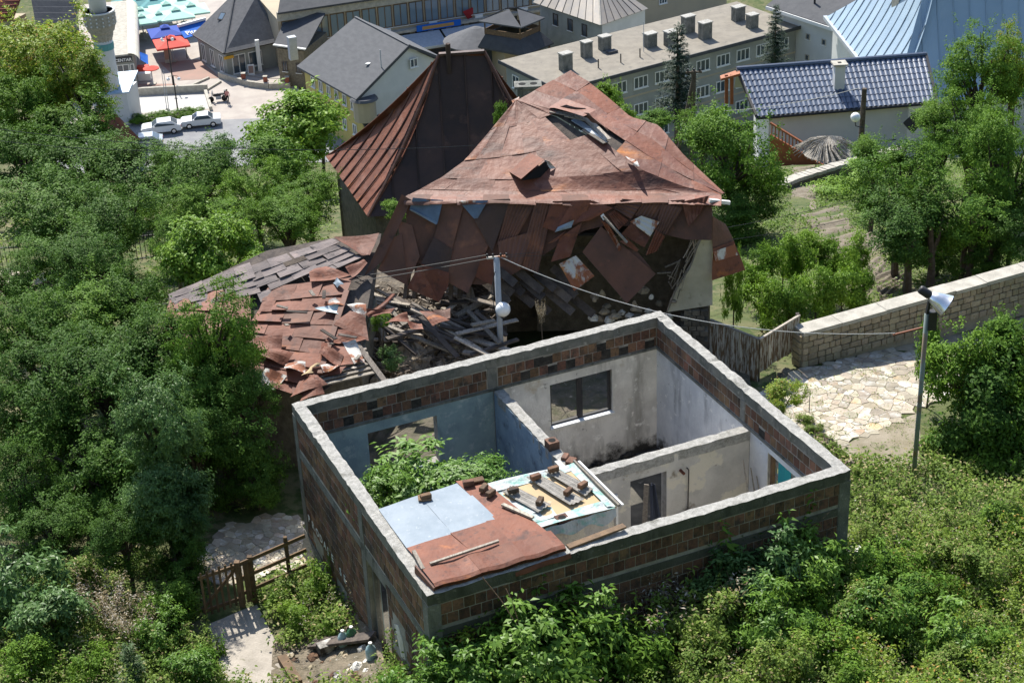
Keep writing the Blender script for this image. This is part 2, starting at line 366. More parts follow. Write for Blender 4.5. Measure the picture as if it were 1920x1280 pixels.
MAT['slate_snow'] = M('dark_grey_shingles', (.105, .107, .115), .85, (.08, .082, .09), scale=2.2, spots=[((.20, .20, .205), 9, .66, .76)], bump=.3, bscale=9)
MAT['flatroof'] = M('flat_roof_gravel', (.25, .225, .185), .95, (.20, .18, .15), scale=.9, spots=[((.13, .12, .105), 1.1, .62, .74), ((.38, .36, .32), 5, .70, .76)], bump=.3, bscale=10)
MAT['facade_grey'] = M('grey_green_facade', (.33, .335, .31), .9, (.25, .26, .245), scale=.4, spots=[((.17, .175, .165), .5, .6, .75, (1, 1, .3))])
MAT['facade_beige'] = M('beige_facade', (.44, .37, .27), .9, (.38, .33, .25), scale=.3)
MAT['yellow'] = M('yellow_render', (.52, .42, .14), .9, (.46, .38, .14), scale=.4)
MAT['bluemetal'] = M('blue_metal_roof', (.22, .31, .45), .5, (.20, .285, .42), scale=.5, rnd=.05, metal=.15, spec=.4)
MAT['palemetal'] = M('pale_metal_roof', (.33, .43, .53), .5, (.29, .39, .50), scale=.5, rnd=.05, metal=.15)
MAT['bluetile'] = M('blue_glazed_tile', (.085, .115, .175), .32, (.07, .095, .15), scale=5, rnd=.1, spec=.5)
MAT['thatch'] = M('grey_thatch', (.50, .46, .40), .95, (.30, .27, .225), scale=8, island=.35, bump=.8, bscale=25)
MAT['tanmetal'] = M('tan_metal_roof', (.33, .29, .245), .55, (.27, .25, .23), scale=.8, rnd=.16, metal=.1)
MAT['redtile'] = M('red_clay_tile', (.26, .085, .055), .8, (.19, .065, .045), scale=6, rnd=.2)
MAT['green_canvas'] = M('pale_green_canvas', (.36, .60, .50), .85, (.42, .64, .55), scale=1.5)
MAT['teal_canvas'] = M('teal_canvas', (.10, .26, .27), .85)
MAT['blue_canvas'] = M('blue_canvas', (.03, .07, .33), .8)
MAT['bright_blue'] = M('bright_blue_canvas', (.015, .13, .52), .8)
MAT['red_canvas'] = M('red_canvas', (.62, .085, .06), .8, (.55, .07, .05), scale=1)
MAT['cream'] = M('cream_canvas', (.62, .59, .50), .8, (.55, .52, .44), scale=.7)
MAT['panel_cream'] = M('cream_insulation_board', (.47, .35, .20), .85, (.42, .31, .185), scale=2.5, spots=[((.50, .43, .33), 3, .6, .72)])
MAT['panel_white'] = M('torn_white_film', (.42, .455, .455), .6, (.21, .40, .35), scale=3.2, lo=.48, hi=.60, spots=[((.25, .24, .22), 5, .64, .72)], bump=.7, bscale=10)
MAT['asbestos'] = M('grey_corrugated_sheet', (.34, .32, .29), .95, (.24, .225, .20), scale=4, bump=.4, bscale=20)
MAT['teal_cloth'] = M('teal_cloth', (.03, .30, .33), .7)
MAT['cloth_dark'] = M('dark_blue_cloth', (.05, .06, .09), .9)
MAT['water_bottle'] = M('pale_blue_plastic', (.30, .42, .45), .2, spec=.6)
MAT['green_bottle'] = M('green_plastic', (.04, .14, .07), .2, spec=.6)
MAT['carpaint'] = M('white_car_paint', (.68, .69, .70), .25, spec=.6)
MAT['carsilver'] = M('silver_car_paint', (.42, .45, .48), .25, metal=.3)
MAT['tyre'] = M('tyre', (.02, .02, .02), .8)
MAT['bark'] = M('bark', (.065, .05, .038), .95, (.11, .09, .07), scale=6, bump=.8, bscale=15)
MAT['leaf_dark'] = leafmat('dark_pear_leaf', (.032, .082, .018), (.12, .225, .032), .26, .55, .09)
MAT['leaf_mid'] = leafmat('mid_green_leaf', (.05, .125, .02), (.185, .315, .036), .29, .55, .09)
MAT['leaf_bright'] = leafmat('bright_green_leaf', (.08, .19, .018), (.26, .40, .045), .34, .5, .16)
MAT['leaf_ash'] = leafmat('yellow_green_leaf', (.10, .19, .02), (.34, .43, .05), .38, .5, .18, tip=((.48, .30, .08), .06))
MAT['leaf_elder'] = leafmat('elder_leaf', (.06, .16, .02), (.21, .35, .055), .32, .45, .22)
MAT['leaf_cool'] = leafmat('cool_green_leaf', (.045, .12, .035), (.165, .28, .085), .30, .45, .22)
MAT['leaf_weed'] = leafmat('weed_leaf', (.07, .135, .022), (.26, .36, .065), .34, .55, .14, tip=((.42, .36, .17), .09))
MAT['leaf_dry'] = leafmat('dry_seed_head', (.16, .12, .06), (.36, .30, .19), .3, .8, .2, tip=((.55, .50, .42), .25))
MAT['needle'] = leafmat('spruce_needle', (.012, .03, .014), (.035, .07, .032), .15, .6, .3)
MAT['needle_bright'] = leafmat('young_spruce_needle', (.05, .11, .03), (.12, .20, .06), .25, .55, .3)
MAT['grass'] = leafmat('grass_blade', (.11, .20, .03), (.27, .37, .075), .45, .55, .25)

# ------------------------------------------------------------------ ground sheet
def make_ground():
    xs = np.concatenate([np.arange(-150, -40, 10), np.arange(-40, -8, 1.0), np.arange(-8, 11, .4), np.arange(11, 45, 1.0), np.arange(45, 151, 10)])
    ys = np.concatenate([np.arange(-8, 24, 2), np.arange(24, 45, .4), np.arange(45, 56, .8), np.arange(56, 165, 3), np.arange(165, 420, 15), [900, 2500]])
    X, Y = np.meshgrid(xs, ys)
    X = X * np.where(Y > 400, Y / 100, 1)
    Z = ground_z(X, Y)
    nx, ny = len(xs), len(ys)
    v = np.stack([X, Y, Z], -1).reshape(-1, 3)
    f = [(j * nx + i, j * nx + i + 1, (j + 1) * nx + i + 1, (j + 1) * nx + i) for j in range(ny - 1) for i in range(nx - 1)]
    me = bpy.data.meshes.new('ground'); me.from_pydata(v.tolist(), [], f); me.polygons.foreach_set('use_smooth', [True] * len(f))
    return tag(link('ground', me, MAT['ground']), kind='structure')
make_ground()

# ------------------------------------------------------------------ roofless brick building
TOP = CAMH - 21.918
BA = V3(-5.531, 38.258, TOP)
_yaw = 1.16644
BE, BN = V3(math.sin(_yaw), math.cos(_yaw), 0), V3(math.cos(_yaw), -math.sin(_yaw), 0)
BL, BW, BT = 10.4, 8.98, .27
def BP(u, v, z): return BA + BE * u + BN * v + ZUP * z
def rects(a0, a1, z0, z1, holes):
    As = sorted({a0, a1, *[h[0] for h in holes], *[h[1] for h in holes]}); Zs = sorted({z0, z1, *[h[2] for h in holes], *[h[3] for h in holes]})
    out = []
    for a, b in zip(As[:-1], As[1:]):
        run = None
        for c, d in zip(Zs[:-1], Zs[1:]):
            if any(h[0] <= a and b <= h[1] and h[2] <= c and d <= h[3] for h in holes):
                if run: out.append((a, b, *run)); run = None
            else: run = (run[0], d) if run else (c, d)
        if run: out.append((a, b, *run))
    return out
def wall_u(mb, u0, u1, v0, v1, z0, z1, holes=()):     # wall running along u
    for a, b, c, d in rects(u0, u1, z0, z1, holes): mb.obox(BP(a, v0, c), BE * (b - a), BN * (v1 - v0), ZUP * (d - c))
def wall_v(mb, v0, v1, u0, u1, z0, z1, holes=()):
    for a, b, c, d in rects(v0, v1, z0, z1, holes): mb.obox(BP(u0, a, c), BN * (b - a), BE * (u1 - u0), ZUP * (d - c))

bld = thing('roofless_building', 'roofless brick building with concrete ring beam and open plastered rooms', 'building', BP(5.2, 4.5, -4.5))
ZB = -4.7
H_AB = [(1.80, 3.70, -2.60, -1.22), (6.92, 8.76, -2.55, -1.20)]
H_BC = [(5.95, 7.5, -2.45, -1.10)]
H_AD = [(5.0, 6.32, -4.4, -1.55)]
# cores
w = MB(); wall_u(w, 0, BL, 0, BT, ZB, -.24, H_AB); w_back = obj('wall', w, MAT['mortar'], bld)
w = MB(); wall_u(w, 0, BL, BW - BT, BW, ZB, -.24); w_front = obj('wall', w, MAT['mortar'], bld)
w = MB(); wall_v(w, BT, BW - BT, 0, BT, ZB, -.24, H_AD); w_left = obj('wall', w, MAT['mortar'], bld)
w = MB(); wall_v(w, BT, BW - BT, BL - BT, BL, ZB, -.24, H_BC); w_right = obj('wall', w, MAT['mortar'], bld)
# ring beam, one piece for each wall, its top rough aggregate
def jag_beam(along, p0, l, width, name='ring_beam'):
    side = np.cross(ZUP, along); n = max(8, int(l / .16)); mb = MB(); q = []
    for i in range(n + 1):
        a = p0 + along * (l * i / n); jj = [random.uniform(-.013, .013) - (.03 * random.random() if random.random() < .12 else 0) for _ in range(4)]
        q.append([a + side * (-width / 2 + jj[0] - .012), a + side * (width / 2 + jj[1] + .012), a + side * (width / 2 + jj[1] + .012) + ZUP * (.27 + jj[2] * .9), a + side * (-width / 2 + jj[0] - .012) + ZUP * (.27 + jj[3] * .9)])
    vs = [p for r_ in q for p in r_]; fs = [(3, 2, 1, 0), tuple(n * 4 + k for k in range(4))]
    for i in range(n):
        for k in range(4): fs.append((i * 4 + k, i * 4 + (k + 1) % 4, (i + 1) * 4 + (k + 1) % 4, (i + 1) * 4 + k))
    mb._add(vs, fs); return mb
beam_mat_split = []
def beam(p0, along, l):
    o = obj('ring_beam', jag_beam(along, p0, l, BT), MAT['concrete'], bld)
    o.data.materials.append(MAT['concrete_top'])
    for p in o.data.polygons:
        if p.normal.z > .7: p.material_index = 1
    return o
def fixn(o):
    bm = bmesh.new(); bm.from_mesh(o.data); bmesh.ops.recalc_face_normals(bm, faces=bm.faces); bm.to_mesh(o.data); bm.free()
def beam2(p0, along, l, mt='concrete'):
    o = obj('ring_beam', jag_beam(along, p0, l, BT), MAT[mt], bld); fixn(o)
    o.data.materials.append(MAT['concrete_top'])
    for p in o.data.polygons:
        if p.normal.z > .7: p.material_index = 1
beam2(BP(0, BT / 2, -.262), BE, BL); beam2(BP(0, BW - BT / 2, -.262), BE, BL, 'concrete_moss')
beam2(BP(BT / 2, BT + .014, -.262), BN, BW - 2 * BT - .028); beam2(BP(BL - BT / 2, BT + .014, -.262), BN, BW - 2 * BT - .028)
# tie columns and bands in concrete
def conc(name, mb): return obj(name, mb, MAT['concrete'], bld)
for u, v in ((0, 0), (BL - .27, 0), (BL - .27, BW - .27), (0, BW - .27)):
    conc('column', MB().obox(BP(u - .014, v - .014, ZB), BE * .298, BN * .298, ZUP * (-ZB - .27)))
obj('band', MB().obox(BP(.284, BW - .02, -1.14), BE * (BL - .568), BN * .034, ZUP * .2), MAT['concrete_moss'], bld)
conc('band', MB().obox(BP(-.014, .284, -1.42), BN * (4.66), BE * .034, ZUP * .2))
conc('band', MB().obox(BP(-.014, 5.0, -1.545), BN * 1.32, BE * .034, ZUP * .35))
conc('band', MB().obox(BP(-.014, 6.32, -1.36), BN * (BW - .284 - 6.32), BE * .034, ZUP * .2))
conc('column', MB().obox(BP(-.014, 4.72, ZB), BN * .278, BE * .034, ZUP * (-ZB - .27)))
conc('column', MB().obox(BP(5.17, BT - .02, -.87), BE * .26, BN * .034, ZUP * .6))
conc('column', MB().obox(BP(BL - BT - .014, 4.62, -.87), BN * .2, BE * .034, ZUP * .6))
conc('ledge', MB().obox(BP(BT, BT - .01, -.93), BE * (BL - 2 * BT), BN * .05, ZUP * .07))
conc('ledge', MB().obox(BP(BL - BT - .04, BT + .04, -.93), BN * (BW - 2 * BT - .04), BE * .05, ZUP * .07))
# plaster skins
def skin_u(v0, v1, u0, u1, z0, z1, holes, mat, name='plaster'):
    w = MB(); wall_u(w, u0, u1, v0, v1, z0, z1, holes); return obj(name, w, mat, bld)
def skin_v(u0, u1, v0, v1, z0, z1, holes, mat, name='plaster'):
    w = MB(); wall_v(w, v0, v1, u0, u1, z0, z1, holes); return obj(name, w, mat, bld)
P1U, P2V = (5.30, 5.58), (4.86, 5.12)
skin_u(BT, BT + .02, BT, P1U[0], -4.1, -.93, H_AB[:1], MAT['plaster_teal'])
skin_u(BT, BT + .02, P1U[1], BL - BT, -4.1, -.93, H_AB[1:], MAT['plaster_white'])
skin_v(BL - BT - .02, BL - BT, BT + .02, P2V[0], -4.1, -.93, [], MAT['plaster_lav'])
skin_v(BL - BT - .02, BL - BT, P2V[1], BW - BT, -4.1, -.93, H_BC, MAT['plaster_lav'])
skin_v(BT, BT + .02, BT + .02, BW - BT, -4.1, -.93, H_AD, MAT['plaster_teal'])
skin_u(BW - BT - .02, BW - BT, BT + .02, BL - BT - .02, -4.1, -.93, [], MAT['plaster_white'])
# partitions
DOOR2 = [(6.77, 7.77, -4.1, -1.41)]
w = MB(); wall_v(w, BT + .06, P2V[0] + .25, P1U[0] + .02, P1U[1] - .02, -4.1, -.96); obj('partition', w, MAT['plaster_blue'], bld)
w = MB(); wall_v(w, BT + .06, P2V[0], P1U[1] - .02, P1U[1], -4.1, -.98); obj('plaster', w, MAT['plaster_white'], bld)
w = MB(); wall_v(w, BT + .06, P2V[0] + .25, P1U[0], P1U[0] + .02, -4.1, -.98); obj('plaster', w, MAT['plaster_blue'], bld)
w = MB(); wall_u(w, P1U[1], BL - BT - .03, P2V[0] + .02, P2V[1] - .02, -4.1, -.96, DOOR2); obj('partition', w, MAT['mortar'], bld)
w = MB(); wall_u(w, P1U[1], BL - BT - .03, P2V[1] - .02, P2V[1], -4.1, -.99, DOOR2); obj('plaster', w, MAT['plaster_grey'], bld)
w = MB(); wall_u(w, P1U[1], BL - BT - .03, P2V[0], P2V[0] + .02, -4.1, -.99, DOOR2); obj('plaster', w, MAT['plaster_white'], bld)
def capstrip(p0, along, l, wd):
    o = obj('wall_cap', jag_beam(along, p0, l, wd), MAT['concrete_top'], bld); return o
for p0, al, l in ((BP((P1U[0] + P1U[1]) / 2, BT + .06, -1.19), BN, P2V[0] - BT - .07), (BP(P1U[0], (P2V[0] + P2V[1]) / 2, -1.19), BE, BL - BT - .03 - P1U[0])):
    capstrip(p0, al, l, .25)
# floors
obj('floor', MB().obox(BP(BT, BT, -4.35), BE * (BL - 2 * BT), BN * (BW - 2 * BT), ZUP * .3), M('dirty_floor', (.13, .12, .10), .95, (.06, .058, .05), scale=1.5, spots=[((.24, .22, .19), 3, .6, .7)], bump=.5), bld)
# mouldy debris along the foot of the back room walls
mb = MB()
for i in range(26):
    a = random.uniform(P1U[1] + .1, BL - BT - .1); mb.box(BP(a, BT + random.uniform(.05, .5), -4.02), (random.uniform(.1, .4), random.uniform(.1, .3), random.uniform(.05, .3)), random.uniform(0, 3))
for i in range(16):
    a = random.uniform(P2V[1] + 1, BW - .5); mb.box(BP(BL - BT - random.uniform(.05, .5), a, -4.0), (random.uniform(.1, .5), random.uniform(.1, .3), random.uniform(.05, .4)), random.uniform(0, 3))
obj('debris', mb, MAT['mold_gap_shade'], bld)['kind'] = 'stuff'
# windows: frames and bars
def win_u(h, v, mull=True):
    a, b, c, d = h; fr = MB(); t_ = .07
    fr.obox(BP(a, v, c), BE * t_, BN * .09, ZUP * (d - c)); fr.obox(BP(b - t_, v, c), BE * t_, BN * .09, ZUP * (d - c))
    fr.obox(BP(a + t_, v, c), BE * (b - a - 2 * t_), BN * .09, ZUP * .09); fr.obox(BP(a + t_, v, d - t_), BE * (b - a - 2 * t_), BN * .09, ZUP * t_)
    if mull: fr.obox(BP((a + b) / 2 - .07, v - .004, c + .09), BE * .14, BN * .1, ZUP * (d - c - .09 - t_))
    return fr
wf = obj('window_frame', win_u(H_AB[1], .10), MAT['metal_dark'], bld)
obj('window_sill', MB().obox(BP(H_AB[1][0] - .04, BT - .12, H_AB[1][2] - .003), BE * (H_AB[1][1] - H_AB[1][0] + .08), BN * .2, ZUP * .05), MAT['white'], bld)
obj('lintel', MB().obox(BP(1.7, -.016, -1.22), BE * 2.1, BN * .03, ZUP * .25), MAT['concrete'], bld)
# right wall window with a shelf of cloth
h = H_BC[0]; fr = MB()
fr.obox(BP(BL - .2, h[0], h[2]), BN * .09, BE * .09, ZUP * (h[3] - h[2])); fr.obox(BP(BL - .2, h[1] - .09, h[2]), BN * .09, BE * .09, ZUP * (h[3] - h[2])); fr.obox(BP(BL - .2, h[0] + .09, h[3] - .09), BN * (h[1] - h[0] - .18), BE * .09, ZUP * .09)
obj('window_frame', fr, MAT['wood_brown'], bld)
for k, z_ in enumerate((-2.2, -1.85, -1.5)):
    obj('board', MB().obox(BP(BL - .12, h[0] + .1, z_), BN * (h[1] - h[0] - .2), BE * .05, ZUP * .14), MAT['wood_grey'], bld)
obj('rag', MB().sheet(lambda a, b: BP(BL - .155 + .01 * math.sin(a * 9), h[0] + .3 + .55 * a, -1.2 - .75 * b + .08 * math.sin(a * 7)), 6, 4, BE * .01), MAT['teal_cloth'], bld)
# door jamb in the left wall, door leaf frames inside
fr = MB(); fr.obox(BP(.1, 5.0, -4.4), BN * .1, BE * .1, ZUP * 2.85); fr.obox(BP(.1, 6.22, -4.4), BN * .1, BE * .1, ZUP * 2.85); fr.obox(BP(.1, 5.1, -1.65), BN * 1.12, BE * .1, ZUP * .1)
obj('door_frame', fr, MAT['concrete'], bld)
fr = MB(); fr.obox(BP(5.98, P2V[1] + .004, -2.95), BE * .06, BN * .06, ZUP * 1.3); fr.obox(BP(6.34, P2V[1] + .004, -2.95), BE * .06, BN * .06, ZUP * 1.3); fr.obox(BP(6.04, P2V[1] + .004, -1.71), BE * .30, BN * .06, ZUP * .06)
obj('hatch_frame', fr, MAT['white'], bld)
# clay blocks
CW, CH = .262, .28
bm_ = bmesh.new(); bmesh.ops.create_cube(bm_, size=1.0); bmesh.ops.bevel(bm_, geom=bm_.edges[:], offset=.03, segments=1, affect='EDGES')
brick_me = bpy.data.meshes.new('brick'); bm_.to_mesh(brick_me); bm_.free(); brick_me.materials.append(MAT['brick'])
n_brick = 0
rest = MB()
gaps = MB()  # dark plates on the wall face, painting the shade inside missing-brick holes
def brick(center, ax, nor, wd, hg, parent, single):
    global n_brick
    wd -= .02; hg -= .022
    pr_ = random.uniform(.006, .013); c = np.asarray(center) + nor * (pr_ - .03)
    if single and n_brick < 300:
        o = bpy.data.objects.new('brick', brick_me); COL.objects.link(o)
        a = ax * wd; b = nor * .06; z = ZUP * hg
        o.matrix_basis = Matrix(((a[0], b[0], z[0], c[0]), (a[1], b[1], z[1], c[1]), (a[2], b[2], z[2], c[2]), (0, 0, 0, 1)))
        o.parent = parent; o.matrix_parent_inverse = wmat(parent).inverted(); n_brick += 1
    else:
        wd -= .014; hg -= .012; rest.obox(c - ax * wd / 2 - nor * .03 - ZUP * hg / 2, ax * wd, nor * .06, ZUP * hg)
def brick_face(P, ax, nor, a0, a1, ztop, nrow, parent, holes=(), single=True, miss=0.0, skip=()):
    for r_ in range(nrow):
        z = ztop - CH * (r_ + .5); off = (r_ % 2) * CW * .5
        a = a0
        while a < a1 - .05:
            b = min(a1, (a + CW - (off if a == a0 else 0)))
            mid = (a + b) / 2
            inh = any(h[0] - .02 < b and a < h[1] + .02 and h[2] - .02 < z + CH / 2 and z - CH / 2 < h[3] + .02 for h in holes)
            gone = random.random() < miss
            if not inh and not gone and b - a > .06: brick(P(mid, z), ax, nor, b - a, CH, parent, single)
            if gone and not inh and b - a > .1:
                gaps.obox(P(mid, z) - ax * (b - a + .012) / 2 + nor * .001 - ZUP * CH * .5, ax * (b - a + .012), nor * .005, ZUP * CH * random.uniform(.7, 1.0))
            a = b
brick_face(lambda a, z: BP(a, BW, z), BE, BN, .284, BL - .284, -.29, 2, w_front)
brick_face(lambda a, z: BP(a, BW, z), BE, BN, .284, BL - .284, -1.16, 4, w_front)
brick_face(lambda a, z: BP(a, BT, z), BE, BN, BT + .02, 5.15, -.29, 2, w_back, miss=.09)
brick_face(lambda a, z: BP(a, BT, z), BE, BN, 5.45, BL - BT - .02, -.29, 2, w_back, miss=.15)
brick_face(lambda a, z: BP(BL - BT, a, z), BN, -BE, BT + .02, 4.6, -.29, 2, w_right, single=False, miss=.07)
brick_face(lambda a, z: BP(BL - BT, a, z), BN, -BE, 4.84, BW - BT - .02, -.29, 2, w_right, single=False, miss=.07)
brick_face(lambda a, z: BP(BT, a, z), BN, BE, BT + .02, BW - BT - .02, -.29, 2, w_left, single=False)
brick_face(lambda a, z: BP(a, BW, z), BE, BN, .284, BL - .284, -1.16 - 4 * CH, 8, w_front, single=False)
brick_face(lambda a, z: BP(0, a, z), BN, -BE, .29, 4.70, -.29, 3, w_left, single=False)
brick_face(lambda a, z: BP(0, a, z), BN, -BE, 5.01, BW - .29, -.29, 3, w_left, single=False)
brick_face(lambda a, z: BP(0, a, z), BN, -BE, .29, 4.70, -1.44, 10, w_left, single=False, holes=[(.9, 1.25, -4.0, -3.6), (2.6, 2.95, -4.2, -3.9)])
brick_face(lambda a, z: BP(0, a, z), BN, -BE, 6.34, BW - .29, -1.38, 10, w_left, single=False, holes=[(6.75, 7.25, -2.9, -2.2)])
obj('brick_facing', rest, MAT['brick_mass'], bld)['kind'] = 'stuff'
obj('brick_gap_shade', gaps, MAT['mold_gap_shade'], bld)['kind'] = 'stuff'
conc('plinth', MB().hexa([BP(-.22, -.05, ZB), BP(-.22, 4.7, ZB), BP(-.02, 4.7, ZB), BP(-.02, -.05, ZB), BP(-.03, -.02, -3.75), BP(-.03, 4.7, -4.2), BP(-.015, 4.7, -4.2), BP(-.015, -.02, -3.75)]))
obj('patch', MB().prism([BP(-.017, 6.7, -2.25), BP(-.017, 6.95, -2.12), BP(-.017, 7.2, -2.4), BP(-.017, 7.28, -2.85), BP(-.017, 7.0, -2.95), BP(-.017, 6.85, -2.6)], BE * .03), MAT['plaster_white'], bld)
# painted lettering on the left wall, spaced along it
for k, ch in enumerate('PRODAJE SE'):
    if ch == ' ': continue
    cu = bpy.data.curves.new('lettering', 'FONT'); cu.body = ch; cu.size = .30; cu.extrude = .002; cu.offset = .006
    tmp = bpy.data.objects.new('lettering', cu); COL.objects.link(tmp)
    me = bpy.data.meshes.new_from_object(tmp); bpy.data.objects.remove(tmp); me.materials.clear(); me.materials.append(MAT['white'])
    o = bpy.data.objects.new('letter', me); COL.objects.link(o)
    p = BP(-.018, .42 + k * .295, -3.22 - .018 * k)
    o.matrix_basis = Matrix(((BN[0], 0, -BE[0], p[0]), (BN[1], 0, -BE[1], p[1]), (0, 1, 0, p[2]), (0, 0, 0, 1)))
    o.parent = bld; o.matrix_parent_inverse = wmat(bld).inverted()
# ------------------------------------------------------------------ bent sheets and ruled surfaces
def lerp(a, b, t): return np.asarray(a) * (1 - t) + np.asarray(b) * t
def curve(pts):
    pts = [np.asarray(p, float) for p in pts]; n = len(pts) - 1
    def f(s):
        s = min(max(s, -.05), 1.05) * n; i = int(min(max(math.floor(s), 0), n - 1)); return lerp(pts[i], pts[i + 1], s - i)
    return f
def bent(parent, fn, a0, a1, b0, b1, mat, name='roof_sheet', lift=0.0, warp=.02, tilt=(0, 0), th=.008, n=4, corr=0, nor=None):
    c0 = np.asarray(fn((a0 + a1) / 2, (b0 + b1) / 2))
    if nor is None:
        nor = nrm(np.cross(np.asarray(fn(a1, (b0 + b1) / 2)) - np.asarray(fn(a0, (b0 + b1) / 2)), np.asarray(fn((a0 + a1) / 2, b1)) - np.asarray(fn((a0 + a1) / 2, b0))))
        if nor @ (CAM - c0) < 0: nor = -nor
    ph = [random.uniform(0, 6) for _ in range(4)]
    nu = n if not corr else max(n, corr * 4)
    def g(a, b):
        p = np.asarray(fn(a0 + (a1 - a0) * a, b0 + (b1 - b0) * b))
        h = lift + warp * (math.sin(ph[0] + 4 * a + 2 * b) + .6 * math.sin(ph[1] + 5 * b - 2 * a)) + tilt[0] * (a - .5) + tilt[1] * (b - .5)
        if corr: h += .018 * math.sin(a * corr * 2 * math.pi)
        return p + nor * h
    return obj(name, MB().sheet(g, nu, n, nor * th), MAT[mat], parent, smooth=False)
def quad(pts):
    p = [np.asarray(q, float) for q in pts]
    return lambda a, b: lerp(lerp(p[0], p[1], a), lerp(p[3], p[2], a), b)

def lump(c, r, h, seed, n=16, m=7):
    vs, fs = [], []
    rs = np.random.default_rng(seed)
    for i in range(m + 1):
        ph = math.pi / 2 * i / m
        for k in range(n):
            t = 2 * math.pi * k / n; j = 1 + rs.uniform(-.22, .22)
            vs.append(np.asarray(c) + V3(math.cos(t) * r * math.sin(ph) * j, math.sin(t) * r * math.sin(ph) * j, h * math.cos(ph) * (1 + rs.uniform(-.2, .2)) - .25))
    for i in range(m):
        for k in range(n): fs.append((i * n + k, i * n + (k + 1) % n, (i + 1) * n + (k + 1) % n, (i + 1) * n + k))
    return MB()._add(vs, fs)

# ------------------------------------------------------------------ collapsed house
ruin = thing('collapsed_house', 'large collapsed house under a sagging rust-red sheet metal roof', 'house', (1.6, 49, -.5))
Lc = curve([PZ(758, 370, 4.35), PZ(790, 354, 4.45), PZ(828, 333, 4.62), PZ(873, 299, 4.9), PZ(923, 240, 5.4), PZ(965, 190, 5.85)])
Fc = curve([PZ(1352, 366, 4.3), PZ(1286, 352, 4.45), PZ(1200, 318, 4.85), PZ(1112, 249, 5.42), PZ(1040, 208, 5.74), PZ(970, 188, 5.87)])
Oc = curve([PZ(1358, 362, 4.28), PZ(1283, 292, 4.85), PZ(1234, 234, 5.28), PZ(1182, 219, 5.42), PZ(1110, 158, 5.95), PZ(1070, 132, 6.2)])
def main_p(s, t):
    p = lerp(Lc(s), Fc(s), t); p = p.copy(); p[2] -= .16 * math.sin(math.pi * t) * math.sin(math.pi * min(max(s, 0), 1)) * 1.0; return p
def side_p(s, t): return lerp(Fc(s), Oc(s), t)
def deck(fn, n, off):
    mb = MB(); mb.sheet(lambda a, b: np.asarray(fn(a, b)) - ZUP * off, n, n, ZUP * .04); return mb
obj('roof_deck', deck(lambda a, b: main_p(.02 + .96 * a, .02 + .96 * b), 10, .13), MAT['wood_dark'], ruin)
obj('roof_deck', deck(lambda a, b: side_p(.02 + .96 * a, .02 + .96 * b), 10, .13), MAT['wood_dark'], ruin)
def FP(x, y, off=0.0):
    s = max(0.0, (y - 372) / 230.0)
    return PY(x, y, 47.75 - (x - 757) / 595 * 1.05 - s * 1.45 - off)
NR, NC = 5, 6
for i in range(NR):
    for j in range(NC):
        off = .5 * (i % 2)
        b0 = max(0, (j - off) / (NC - .5)); b1 = min(1, (j + 1 - off) / (NC - .5))
        if b1 - b0 < .03 or (i == 3 and j == NC - 1): continue
        bent(ruin, main_p, max(0, i / NR - .012), (i + 1) / NR, b0 - .004 * (j > 0), b1, 'rust_faded', lift=.006 + .003 * (i % 2) + .004 * (j % 2), warp=.006, tilt=(-.006, random.uniform(-.004, .004)), n=6, th=.005)
NR, NC = 6, 3
for i in range(NR):
    for j in range(NC):
        if (i, j) in ((3, 0),): continue
        lf = .2 if (i, j) in ((4, 0),) else .02
        bent(ruin, side_p, max(0, i / NR - .012), (i + 1) / NR, j / NC - .006 * (j > 0), (j + 1) / NC, 'rust_faded' if (i + j) % 3 else 'rust', lift=lf * (1 if lf > .1 else .3) + .004 * (j % 2), warp=.008, tilt=(-.008 - (.3 if lf > .1 else 0), random.uniform(-.006, .006)), n=6, th=.005)
for j in range(12):                        # sheets folded over the front edge, tying the roof to the hanging slope
    t0_, t1_ = j / 12, (j + 1) / 12; dr = random.uniform(8, 13)
    def foldp(a, b, t0_=t0_, t1_=t1_, dr=dr):
        t = t0_ + (t1_ - t0_) * a; e = main_p(0, t); x_ = lerp(757, 1352, t)
        if b < .4: return lerp(main_p(.05, t), e, b / .4) + ZUP * .025 + V3(0, -.06 * b / .4, 0)
        k = (b - .4) / .6; return lerp(e + ZUP * .025 + V3(0, -.06, 0), FP(x_, 372 + dr * (1 + .12 * math.sin(3 * a + j)), .2), k) + V3(0, -.05 * math.sin(k * math.pi), .03 * math.sin(k * math.pi))
    obj('folded_sheet', MB().sheet(foldp, 4, 9, ZUP * .006), MAT['rust_faded' if j % 3 else 'rust_dark'], ruin)
# torn-open slot beside the fold: grey boards and a curled sheet
for k, (x0, y0, x1, y1, z0, z1) in enumerate(((1032, 208, 1092, 220, 5.72, 5.62), (1060, 216, 1098, 224, 5.66, 5.58), (1076, 224, 1130, 258, 5.6, 5.36), (1100, 222, 1140, 262, 5.6, 5.34), (1096, 242, 1136, 268, 5.48, 5.3))):
    obj('board', MB().bar(PZ(x0, y0, z0), PZ(x1, y1, z1), .22, .03), MAT['wood_grey' if k != 2 else 'zinc'], ruin)
bent(ruin, quad([PZ(1036, 205, 5.75), PZ(1062, 196, 5.95), PZ(1098, 204, 5.9), PZ(1090, 214, 5.7)]), 0, 1, 0, 1, 'rust_black_shade', warp=.05)
bent(ruin, quad([PZ(1086, 206, 5.85), PZ(1102, 214, 5.9), PZ(1140, 246, 5.65), PZ(1112, 228, 5.6)]), 0, 1, 0, 1, 'rust_dark', warp=.05)
bent(ruin, quad([PZ(1096, 243, 5.46), PZ(1108, 243, 5.46), PZ(1138, 268, 5.28), PZ(1128, 268, 5.26)]), 0, 1, 0, 1, 'white', warp=.01, lift=.05)
